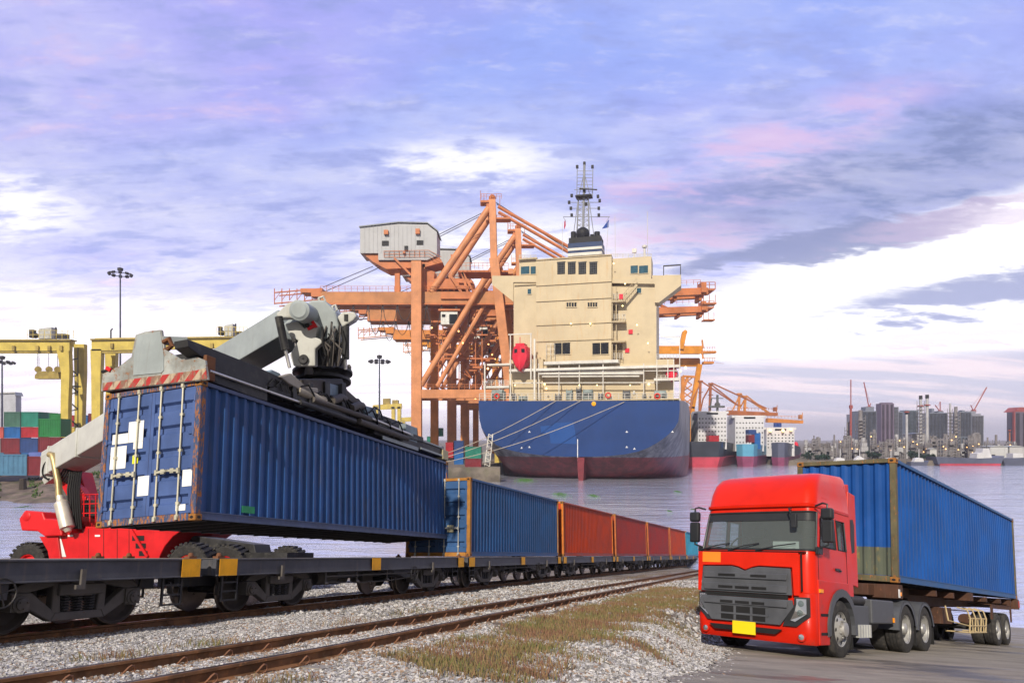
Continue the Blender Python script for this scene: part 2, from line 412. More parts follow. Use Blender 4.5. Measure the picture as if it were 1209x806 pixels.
def asphalt_mat():
    m = bpy.data.materials.new('wet_asphalt'); m.use_nodes = True; q = NT(m.node_tree); b = m.node_tree.nodes['Principled BSDF']
    o = q.n('ShaderNodeTexCoord').outputs['Object']
    vec = q.scaled(o, .35, .9, 1); vec2 = q.n('ShaderNodeMapping', i={0: o, 'Rotation': (0, 0, R(-45)), 'Scale': (.25, 1.3, 1)}).outputs[0]
    wet = q.ramp(q.noise(vec, 1.0, 7, .62, .4), .50, .62)
    tr = q.ramp(q.noise(vec2, 1.4, 6, .6, .2), .42, .62)
    fine = q.noise(o, 90, 4, .7); mid = q.noise(o, 2.2, 7, .7)
    c_ = q.mix(fine, (.17, .15, .12), (.34, .305, .25))
    c_ = q.mix(q.ramp(mid, .35, .7), c_, q.mix(fine, (.23, .20, .155), (.40, .355, .285)))
    c_ = q.mix(q.math('MULTIPLY', tr, .55), c_, (.13, .115, .09))
    c_ = q.mix(q.math('MULTIPLY', wet, .6), c_, (.09, .082, .07))
    m.node_tree.links.new(c_, b.inputs[0])
    m.node_tree.links.new(q.ramp(wet, 0, 1, .9, .36), b.inputs['Roughness'])
    bn = q.n('ShaderNodeBump', i={'Distance': .008, 'Height': fine}); m.node_tree.links.new(q.ramp(wet, 0, 1, .8, .12), bn.inputs['Strength'])
    m.node_tree.links.new(bn.outputs[0], b.inputs['Normal']); return m
def water_mat():
    m = bpy.data.materials.new('river_water'); m.use_nodes = True; q = NT(m.node_tree); b = m.node_tree.nodes['Principled BSDF']
    o = q.n('ShaderNodeTexCoord').outputs['Object']
    b.inputs['Base Color'].default_value = (.70, .75, .94, 1); b.inputs['IOR'].default_value = 1.5; b.inputs['Metallic'].default_value = .6
    b.inputs['Roughness'].default_value = .05; b.inputs['Specular IOR Level'].default_value = 1.0
    # ripples at three sizes, drawn out across the wind
    h = q.math('ADD', q.math('MULTIPLY', q.noise(q.scaled(o, .10, .30, 1), 1.0, 6, .62, .3), 2.2), q.math('MULTIPLY', q.noise(q.scaled(o, .7, 1.4, 1), 1.6, 5, .6), .35))
    h = q.math('ADD', h, q.math('MULTIPLY', q.noise(q.scaled(o, .03, .08, 1, (3, 1, 0)), 1.0, 5, .6), 4.0))
    bn = q.n('ShaderNodeBump', i={'Strength': .30, 'Distance': 1.0, 'Height': h})
    m.node_tree.links.new(bn.outputs[0], b.inputs['Normal']); return m
def patchy(x, y):
    """0..1 where earth and grass show instead of stones"""
    # distance from the main grass line
    a, b_ = np.array([-.45, 7.9]), np.array([5.6, 23.5]); v = b_ - a; L2 = v @ v
    tt = np.clip(((x - a[0]) * v[0] + (y - a[1]) * v[1]) / L2, 0, 1)
    dd = np.hypot(x - a[0] - tt * v[0], (y - a[1] - tt * v[1])) / (1.15 + 1.2 * tt)
    return np.clip(1.25 - dd + .65 * wob(x, y, 1.25, 2.6) + .35 * wob(x, y, 3.3, 1), 0, 1)
GM = ground_mat(); AM = asphalt_mat()
xs = axis_pts(-120, 110, -7, 9, .16, 4); ys = axis_pts(-20, 92, 4, 20, .16, 2)
g = grid_mesh('ground', xs, ys, gz, GM, tone=patchy, keep=lambda x, y: gz(x, y) > -6); tag(g, kind='structure')
xs2 = axis_pts(-6, 110, -2, 14, .15, 3); ys2 = axis_pts(-20, 92, 4, 20, .15, 2)
rd = grid_mesh('road', xs2, ys2, gz, AM, keep=lambda x, y: (gz(x, y) > -6) & (bdist(x, y) > .12 + .16 * wob(x, y, 2.3) + .07 * wob(x, y, 9.0)), lift=.022); tag(rd, kind='structure')
wb = MB(); wb.add([(-6000, 20, 0), (6000, 20, 0), (6000, 6200, 0), (-6000, 6200, 0)], [(0, 1, 2, 3)])
tag(wb.build('water', water_mat()), kind='structure')

# ------------------------------------------------------------------ loose stones and grass (stuff)
def stone_mat():
    m = bpy.data.materials.new('ballast_stone'); m.use_nodes = True; q = NT(m.node_tree); b = m.node_tree.nodes['Principled BSDF']
    a = q.n('ShaderNodeAttribute', attribute_name='tone').outputs['Fac']
    o = q.n('ShaderNodeTexCoord').outputs['Object']
    c_ = q.mix(q.ramp(a, 0, .88, smooth=False), (.09, .088, .088), (.66, .65, .645))
    c_ = q.mix(q.ramp(a, .92, .93), c_, q.mix(q.ramp(a, .95, 1.0), (.20, .115, .065), (.36, .25, .17)))
    c_ = q.mix(q.math('MULTIPLY', q.noise(o, 45, 4), .45), c_, (.17, .145, .12))
    m.node_tree.links.new(c_, b.inputs[0]); b.inputs['Roughness'].default_value = .9; return m
def tp_line(pts, d): return np.interp(d, [p[1] for p in pts], [p[0] for p in pts])
TRAIN = [(-9.98 + .3819 * -10, -10), (-9.98 + .3819 * 32.2, 32.2), (-9.98 + .3819 * 32.2 + .405 * 68, 100.2)]
RAILA = [(-9.2, -4), (-6.15, 3), (-4.594, 6.08), (-3.33, 8.75), (-3.33 + .405 * 42.25, 51), (-3.33 + .403 * 81.25, 90)]
def rail_near(x, y):
    ra = tp_line(RAILA, y); tn = tp_line(TRAIN, y); d = np.minimum(np.minimum(np.abs(x - ra), np.abs(x - ra - 1.3)), np.minimum(np.abs(x - tn + .66), np.abs(x - tn + 1.95)))
    return np.clip(1 - d / .55, 0, 1)
def scatter_stones(name, pts, size, label):
    # a squashed, roughened octahedron-like pebble of 8 verts
    base = np.array([(-1, -.7, -.5), (.9, -.9, -.4), (1, .8, -.5), (-.8, .9, -.5), (-.6, -.6, .6), (.7, -.5, .75), (.55, .7, .6), (-.7, .5, .7)])
    fc = np.array([(0, 1, 5, 4), (1, 2, 6, 5), (2, 3, 7, 6), (3, 0, 4, 7), (4, 5, 6, 7)])
    n = len(pts); sz = size * rng.uniform(.45, 1.15, n)[:, None, None]
    b_ = base[None] * (1 + rng.uniform(-.33, .33, (n, 8, 3))) * rng.uniform(.6, 1.2, (n, 1, 3)) * sz
    th = rng.uniform(0, 6.28, n); c_, s_ = np.cos(th), np.sin(th)
    ti = rng.uniform(-.7, .7, n); ct, st = np.cos(ti), np.sin(ti)
    x, y, z = b_[..., 0], b_[..., 1], b_[..., 2]
    y, z = y * ct[:, None] - z * st[:, None], y * st[:, None] + z * ct[:, None]
    x, y = x * c_[:, None] - y * s_[:, None], x * s_[:, None] + y * c_[:, None]
    V = np.stack([x + pts[:, 0:1], y + pts[:, 1:2], z + pts[:, 2:3] + sz[..., 0] * .15], -1).reshape(-1, 3)
    Fc = (fc[None] + (np.arange(n) * 8)[:, None, None]).reshape(-1, 4)
    o = np_mesh(name, V, Fc, STM, attr=np.repeat(np.where(rng.uniform(0, 1, n) < .05 + .55 * rail_near(pts[:, 0], pts[:, 1]) + .12 * (wob(pts[:, 0], pts[:, 1], .8, 4) > .45), .95 + .05 * rng.uniform(0, 1, n), .9 * rng.uniform(0, 1, n) ** 1.1), 8)); tag(o, label, kind='stuff'); return o
STM = stone_mat()
def sample_ground(n, dmin, dmax):
    # uniform in the wedge the picture can see, by area
    d = np.sqrt(rng.uniform(dmin ** 2, dmax ** 2, n)); u = rng.uniform(-.80, .40, n); return u * d, d
x, y = sample_ground(170000, 4.2, 14)
pt = patchy(x, y); bd = bdist(x, y)
k = (bd < .25 + .35 * rng.uniform(-1, 1, len(x)) ** 3 + .1) & (rng.uniform(0, 1, len(x)) > pt * 1.25) & (x > -12)
k &= ~((bd > .0) & (rng.uniform(0, 1, len(x)) < .6))
x, y = x[k], y[k]
scatter_stones('gravel', np.stack([x, y, gz(x, y)], -1), .0255, 'pale grey crushed stone ballast between and before the tracks')
x, y = sample_ground(90000, 14, 34); pt = patchy(x, y); bd = bdist(x, y)
k = (bd < .3) & (rng.uniform(0, 1, len(x)) > pt * .95); x, y = x[k], y[k]
scatter_stones('gravel', np.stack([x, y, gz(x, y)], -1), .046, 'pale grey crushed stone ballast further along the tracks')

def blades(name, x, y, hmin, hmax, label, m, wd=.006):
    n = len(x); z = gz(x, y) - .01; h = rng.uniform(hmin, hmax, n); th = rng.uniform(0, 6.28, n); ln = rng.uniform(.0, .55, n) * h; la = rng.uniform(0, 6.28, n)
    bx, by = np.cos(th) * wd, np.sin(th) * wd
    V = np.stack([np.stack([x - bx, y - by, z], -1), np.stack([x + bx, y + by, z], -1),
                  np.stack([x + bx * .6 + ln * .45 * np.cos(la), y + by * .6 + ln * .45 * np.sin(la), z + h * .6], -1),
                  np.stack([x + ln * np.cos(la), y + ln * np.sin(la), z + h], -1)], 1).reshape(-1, 3)
    Fc = np.arange(4 * n).reshape(-1, 4)
    o = np_mesh(name, V, Fc, m, attr=np.repeat(np.clip(rng.normal(.5, .22, n) + .35 * wob(x, y, 2.2, 5), 0, 1), 4)); tag(o, label, kind='stuff'); return o
def grass_mat():
    m = bpy.data.materials.new('dry_grass'); m.use_nodes = True; q = NT(m.node_tree); b = m.node_tree.nodes['Principled BSDF']
    a = q.n('ShaderNodeAttribute', attribute_name='tone').outputs['Fac']
    c_ = q.mix(q.ramp(a, .1, .55), (.14, .15, .045), (.26, .18, .085)); c_ = q.mix(q.ramp(a, .50, .85), c_, (.21, .10, .065))
    m.node_tree.links.new(c_, b.inputs[0]); b.inputs['Roughness'].default_value = .8; return m
GRM = grass_mat()
x, y = sample_ground(520000, 6, 30); pt = patchy(x, y); bd = bdist(x, y)
ra = tp_line(RAILA, y)
k = (rng.uniform(0, 1, len(x)) < sm((pt - .15) / .6) * 1.0) & (bd < .1) & ((x < ra - .3) | (x > ra + 1.9)); x, y = x[k], y[k]
blades('grass', x, y, .03, .13, 'dry olive and rust coloured grass growing through the ballast', GRM)
# straggling weeds beside the rails
cx_, cy_ = [], []
for d_, off, n_, sp_ in ((8.2, -1.2, 260, .22), (9.4, -1.1, 300, .3), (12.4, -1.15, 200, .35), (14.5, -1.2, 260, .5), (17.5, -1.2, 240, .5), (22, -1.2, 260, .9), (6.6, 2.1, 260, .22), (30, -1.3, 350, 2.), (40, -1.6, 350, 4.), (26, 2.4, 300, 1.5), (6.9, 3.6, 150, .2)):
    a = rng.normal(d_, sp_, n_); cy_ += list(a); cx_ += list(tp_line(RAILA, a) + off + rng.normal(0, .16, n_))
blades('weeds', np.array(cx_), np.array(cy_), .04, .17, 'thin dry weeds standing beside the rails', GRM, .004)

# ------------------------------------------------------------------ rails
def frame_at(pts, d, off, dd=.5):
    """matrix with x along the line (away), y to the left, z up from the sloping bank; origin OFF below the eye plane"""
    a = Vector((tp_line(pts, d - dd), d - dd, -S * (d - dd))); b_ = Vector((tp_line(pts, d + dd), d + dd, -S * (d + dd)))
    xa = (b_ - a).normalized(); up = Vector((0, S, 1)).normalized(); ya = up.cross(xa).normalized(); up = xa.cross(ya)
    m = Matrix((xa, ya, up)).transposed().to_4x4(); m.translation = Vector((tp_line(pts, d), d, EYE - off - S * d)); return m
RAIL_TOP = 1.10; GAUGE = 1.2
rail_m = mat('rail_rust', (.20, .098, .045), .75, rust=.5, rustcol=(.26, .11, .04), var=.3, scale=2, dirt=.4, dirtcol=(.28, .19, .11), streak=False, bump=.4)
railtop_m = mat('rail_head', (.13, .10, .09), .35, metal=.7, var=.2, scale=2)
clip_m = mat('clip_rust', (.20, .095, .055), .8, rust=.4, scale=4)
sleeper_m = mat('sleeper_concrete', (.26, .24, .21), .9, var=.25, scale=2, dirt=.6, streak=False)
def track(pts, label, side_off, d0, d1, inset, tag_clip):
    """side_off: lateral distance from the guide line to the near rail (to the left +)"""
    root = thing('railway_track', label, 'railway track', 'railway tracks'); 
    prof = [(-.065, -.155), (-.065, -.14), (-.012, -.12), (-.012, -.045), (-.036, -.032), (-.036, -.004), (-.03, 0), (.03, 0), (.036, -.004), (.036, -.032), (.012, -.045), (.012, -.12), (.065, -.14), (.065, -.155)]
    ds = list(np.arange(d0, 30, 1.0)) + list(np.arange(30, d1, 4.0))
    for rl in (side_off, side_off + GAUGE):
        b_ = MB(); rings = []
        for d in ds:
            fm = frame_at(pts, d, RAIL_TOP); rings.append([fm @ Vector((0, rl + py * 1.35, pz)) for py, pz in prof])
        b_.loft(rings, smooth=False)
        n = len(prof)
        o = b_.build('rail', [rail_m, railtop_m], root)
        mi = []
        for i in range(len(ds) - 1):
            for k in range(n - 1): mi.append(1 if k in (6,) else 0)
        o.data.polygons.foreach_set('material_index', mi)
    # clips: where each sleeper meets a rail
    dlist = []; d = d0 + .3
    while d < d1: dlist.append(d); d += .58
    count = 0; far = MB(); slp = 0; farsl = MB()
    for d in dlist:
        fm = frame_at(pts, d, RAIL_TOP)
        if d > 0:
            tgt = MB() if slp < 60 else farsl
            vs = [fm @ Vector(v) for v in [(sx * .11, yy, zz_) for zz_ in (-.28, -.152) for yy in (side_off - .42, side_off + GAUGE + .42) for sx in (-1, 1)]]
            tgt.add(vs, [(0, 2, 3, 1), (4, 5, 7, 6), (0, 1, 5, 4), (2, 6, 7, 3), (0, 4, 6, 2), (1, 3, 7, 5)])
            if slp < 60: tgt.build('sleeper', sleeper_m, root)
            slp += 1
        for rl in (side_off, side_off + GAUGE):
            for sd_ in (-1, 1):
                if sd_ > 0 and d > 22: continue
                cpt = [(-.06, .05), (-.055, .085), (-.03, .10), (.0, .10), (.035, .10), (.05, .095), (.03, .09), (.0, .085)]
                hts = [-.13, -.10, -.065, -.05, -.065, -.10, -.13, -.14]
                P3 = [fm @ Vector((a, rl + sd_ * b__, h)) for (a, b__), h in zip(cpt, hts)]
                if d > 3.5 and count < 100:
                    c_ = MB(); c_.tube(P3, .0105, 6); c_.build('rail_clip', clip_m, root); count += 1
                elif d <= 40: far.tube(P3, .014, 4, False)
    if far.v: tag(far.build('rail_clip', clip_m, root), kind='stuff')
    if farsl.v: tag(farsl.build('sleeper', sleeper_m, root), kind='stuff')
    return root
track(RAILA, 'empty rusty railway track crossing the gravel in front of the freight train', -GAUGE, -3, 84, 0, True)
track(TRAIN, 'rusty railway track under the wheels of the flat wagons', .62, 1, 84, 0, False)
# ------------------------------------------------------------------ flat wagons
beam_m = mat('wagon_grey', (.078, .080, .094), .5, dirt=.45, dirtcol=(.14, .12, .10), rust=.10, var=.2, bump=.15)
yellow_m = mat('wagon_yellow', (.80, .37, .012), .5, dirt=.25, dirtcol=(.25, .12, .03), var=.15, scale=2)
wheel_m = mat('wheel_iron', (.060, .050, .046), .65, rust=.3, rustcol=(.10, .045, .025), scale=2)
tread_m = mat('wheel_tread', (.30, .24, .20), .3, metal=.8, scale=2)
rust_m = mat('rusty_iron', (.16, .07, .035), .85, rust=.5, scale=3, streak=False)
deck_m = mat('deck_worn', (.22, .20, .18), .8, var=.25, dirt=.5, dirtcol=(.10, .08, .06), rust=.2, streak=False)
WL, WW = 10.72, 2.44
def make_bogie(root, cx_):
    f = MB()
    for s, yy in ((-1, .30), (1, WW - .30)):
        # cast side frame: top chord, dropping bottom chord, columns, axle boxes
        y0, y1 = yy - .07, yy + .07
        def slab(poly): f.prism([(cx_ + a, y0, z) for a, z in poly], (0, .14, 0))
        slab([(-1.0, .60), (-.88, .70), (-.45, .78), (.45, .78), (.88, .70), (1.0, .60), (.8, .57), (.42, .66), (-.42, .66), (-.8, .57)])
        slab([(-1.02, .58), (-.72, .58), (-.36, .28), (-.42, .16), (-.86, .42)])
        slab([(1.02, .58), (.86, .42), (.42, .16), (.36, .28), (.72, .58)])
        slab([(-.42, .16), (-.36, .28), (.36, .28), (.42, .16)])
        slab([(-.42, .27), (-.42, .67), (-.32, .67), (-.28, .27)]); slab([(.28, .27), (.32, .67), (.42, .67), (.42, .27)])
        f.box(cx_ - .36, cx_ + .36, yy - .12, yy + .12, .52, .68)   # bolster end
    f.box(cx_ - .18, cx_ + .18, .2, WW - .2, .50, .72)
    bg_ = f.build('bogie', M['grime'], root, bevel=.012, seg=1)
    for yy in (.30, WW - .30):
        for k in (-.20, 0, .20):
            sp_ = MB(); pts = [(cx_ + k + .07 * math.cos(a * 1.05), yy + .07 * math.sin(a * 1.05), .285 + .235 * a / 36) for a in range(37)]
            sp_.tube(pts, .017, 5); sp_.build('spring', M['dark'], bg_)
    for sx in (-.88, .88):
        for yy, s in ((.30, -1), (WW - .30, 1)):
            a = MB(); a.cbox((cx_ + sx, yy, .45), (.26, .2, .24)); a.lathe((cx_ + sx, yy + s * .02, .43), (0, s, 0), [(0, .15), (.06, .15), (.085, .14), (.085, .11), (.115, .10), (.115, -.02)], 16)
            for b_ in range(3):
                an = b_ * 2.094 + .5; a.cyl((cx_ + sx + .055 * math.cos(an), yy + s * .165, .43 + .055 * math.sin(an)), (cx_ + sx + .055 * math.cos(an), yy + s * .19, .43 + .055 * math.sin(an)), .014, 6)
            a.build('axle_box', M['grime'], bg_)
        for yy, s in ((.62, -1), (WW - .62, 1)):
            wv = MB(); wv.lathe((cx_ + sx, yy, .42), (0, s, 0), [(.0, .06), (.07, .06), (.09, .03), (.13, .0), (.30, -.01), (.345, .03), (.365, .052), (.405, .052)], 36)
            wv.slot(1); wv.lathe((cx_ + sx, yy, .42), (0, s, 0), [(.405, .052), (.42, .045), (.425, -.05), (.448, -.065), (.448, -.085), (.38, -.085), (.0, -.06)], 36)
            wv.build('wheel', [wheel_m, tread_m], bg_)
        a = MB(); a.cyl((cx_ + sx, .5, .42), (cx_ + sx, WW - .5, .42), .07, 12); a.build('axle', M['dark'], bg_)
        br = MB(); d_ = -1 if sx < 0 else 1
        for yy in (.62, WW - .62):
            for e in (-1, 1):
                br.prism([(cx_ + sx + e * .44, yy - .04, .34), (cx_ + sx + e * .47, yy - .04, .34), (cx_ + sx + e * .46, yy - .04, .58), (cx_ + sx + e * .42, yy - .04, .58)], (0, .08, 0))
                br.beam((cx_ + sx + e * .46, yy, .50), (cx_ + sx + e * .52, yy, .86), .04)
        br.build_each('brake_block', M['grime'], bg_, 2)
def make_wagon():
    root = thing('flat_wagon', 'x', 'flat wagon', 'container flat wagons of the train')
    DT = 1.03
    d = MB()
    for y0 in (0, WW - .09):                      # channel side beams
        d.box(.0, WL, y0, y0 + .09, DT - .31, DT)
        yo = y0 - .035 if y0 == 0 else y0 + .09
        d.box(0, WL, yo, yo + .035, DT - .31, DT - .285); d.box(0, WL, yo, yo + .035, DT - .025, DT)
    for k in range(12): xk = .12 + (WL - .34) * k / 11; d.box(xk, xk + .10, .09, WW - .09, DT - .24, DT - .012)
    d.box(.0, .22, .09, WW - .09, DT - .30, DT - .01); d.box(WL - .22, WL, .09, WW - .09, DT - .30, DT - .01)
    d.box(.1, WL - .1, WW / 2 - .26, WW / 2 - .16, DT - .52, DT - .03); d.box(.1, WL - .1, WW / 2 + .16, WW / 2 + .26, DT - .52, DT - .03)
    d.build('deck_frame', beam_m, root, bevel=.006, seg=1)
    d = MB(); d.box(.02, WL - .02, -.03, WW + .03, DT + .001, DT + .006); d.build('deck_plate', deck_m, root)
    for xk, w_ in ((.05, .44), (WL / 2 - .2, .40), (WL - .46, .40)):
        for y0, y1 in ((-.042, -.036), (WW + .036, WW + .042)):
            mk = MB(); mk.box(xk, xk + w_, y0, y1, DT - .305, DT - .002); mk.build('marker_panel', yellow_m, root)
    for xk in (.16, WL - .16):
        for yy in (.1, WW - .1):
            tl = MB(); tl.cbox((xk, yy, DT + .02), (.17, .12, .05)); tl.lathe((xk, yy, DT + .04), (0, 0, 1), [(.05, 0), (.05, .02), (.035, .06), (0, .07)], 10); tl.build('twist_lock', rust_m, root)
    make_bogie(root, 2.05); make_bogie(root, WL - 2.05)
    # ladder steps at the ends, near side and far side
    for xk in (.22, WL - .75):
        for yy in (.05, WW - .05):
            l = MB()
            for a in (0, .38): l.beam((xk + a, yy, DT - .3), (xk + a, yy, .26), .035)
            for z in (.28, .44, .60): l.beam((xk, yy, z), (xk + .38, yy, z), .03)
            l.build('step_ladder', M['dark'], root)
    # brake gear amidships
    b_ = MB()
    b_.cyl((4.1, .95, .55), (4.9, .95, .55), .17, 16); b_.cyl((5.5, 1.3, .5), (5.9, 1.3, .5), .14, 14)
    b_.beam((3.2, 1.2, .62), (7.2, 1.2, .62), .05); b_.beam((5.0, .95, .55), (5.55, 1.3, .5), .04)
    b_.box(6.2, 6.7, .9, 1.3, .40, .62); b_.build('brake_gear', M['grime'], root)
    hw = MB(); c_ = (WL - 1.15 - 2.2, .02, .60)
    pts = [(c_[0] + .19 * math.cos(a), c_[1] - .05, c_[2] + .19 * math.sin(a)) for a in [k * math.pi / 10 for k in range(21)]]
    hw.tube(pts, .013, 6)
    for k in range(4):
        a = k * math.pi / 2 + .3; hw.beam((c_[0], -.03, c_[2]), (c_[0] + .19 * math.cos(a), -.03, c_[2] + .19 * math.sin(a)), .015)
    hw.beam((c_[0], -.02, c_[2]), (c_[0], .5, c_[2]), .03); hw.build('hand_wheel', M['dark'], root)
    # truss / rods and hooks
    h = MB()
    for xk in (3.35, 4.6, 6.0, 7.3):
        h.beam((xk, .04, DT - .3), (xk, .04, .46), .03); h.cyl((xk - .04, .04, .47), (xk + .08, .04, .47), .035, 8)
    h.beam((3.35, .04, .62), (7.3, .04, .62), .025); h.tube([(3.35, .04, .5), (4.6, .04, .44), (6, .04, .44), (7.3, .04, .5)], .012, 5)
    h.build('brake_rod', M['grime'], root)
    bx = MB(); bx.prism([(6.3, .2, DT - .3), (7.6, .2, DT - .3), (7.6, .2, .50), (7.2, .2, .50)], (0, .5, 0)); bx.build('gusset_plate', beam_m, root)
    for xk in (1.7, 8.4):
        hk = MB(); hk.prism([(xk - .04, -.075, DT - .42), (xk + .10, -.075, DT - .42), (xk + .10, -.075, DT - .14), (xk + .03, -.075, DT - .14), (xk + .03, -.075, DT - .36), (xk - .04, -.075, DT - .36)], (0, .04, 0)); hk.build('rope_hook', M['grime'], root)
    cp = MB(); cp.box(-.16, 0, WW / 2 - .12, WW / 2 + .12, DT - .36, DT - .1); cp.box(WL, WL + .16, WW / 2 - .12, WW / 2 + .12, DT - .36, DT - .1)
    cp.tube([(WL, .7, .62), (WL + .1, .7, .36), (WL + .2, .7, .36), (WL + .3, .7, .6)], .025, 6); cp.build('coupler', M['grime'], root)
    return root
wag0 = make_wagon()
jd = [1.95 + 10.2 * k for k in range(8)]
wl = ['flat wagon nearest the camera, empty, running out of the left edge of the picture',
      'second flat wagon from the left, empty below the blue container hanging from the lifting machine',
      'flat wagon carrying the weathered blue container',
      'flat wagon carrying the bright orange container',
      'flat wagon carrying the dark red container next behind the orange one',
      'flat wagon carrying the second dark red container, further along the train',
      'flat wagon carrying the small looking distant orange container',
      'farthest flat wagon, carrying the light blue container beside the truck mirror']
wagon_mats = []
for i, d in enumerate(jd):
    dd = 4.9; fm = frame_at(TRAIN, d + 4.9, RAIL_TOP, dd)
    fm.translation = fm.translation - fm.to_3x3().col[0] * (WL / 2) 
    o = wag0 if i == 0 else copy_tree(wag0)
    o.matrix_world = fm; o['label'] = wl[i]; wagon_mats.append(fm)

# ------------------------------------------------------------------ shipping containers
cast_m = mat('casting_rust', (.30, .13, .03), .75, rust=.5, rustcol=(.14, .05, .02), scale=3, streak=False)
def cmats(key, color, frame, rust=.25, dirt=.3, framerust=.5, dirtcol=(.10, .10, .12)):
    return dict(body=mat(key + '_panel', color, .48, rust=rust, dirt=dirt, var=.16, scale=.6, dirtcol=dirtcol),
                frame=mat(key + '_frame', frame, .6, rust=framerust, rustcol=(.26, .10, .03), var=.2, scale=2, dirt=.3),
                door=mat(key + '_door', tuple(v * 1.0 for v in color), .5, rust=rust * .6, dirt=dirt * .8, var=.12, scale=1.0, dirtcol=dirtcol))
def corr(b, p0, ax, up, out, length, height, pitch=.278, dep=.036):
    """trapezoid-corrugated sheet from p0 along ax, height along up, outward normal out"""
    p0, ax, up, out = Vector(p0), Vector(ax), Vector(up), Vector(out)
    n = max(1, round(length / pitch)); q = length / n; us = []
    for k in range(n): us += [(k * q, 0), (k * q + q * .27, 0), (k * q + q * .5, -dep), (k * q + q * .77, -dep)]
    us.append((length, 0))
    lo = [p0 + ax * u + out * o for u, o in us]; hi = [p + up * height for p in lo]
    b.loft([lo, hi], smooth=False)
    return b
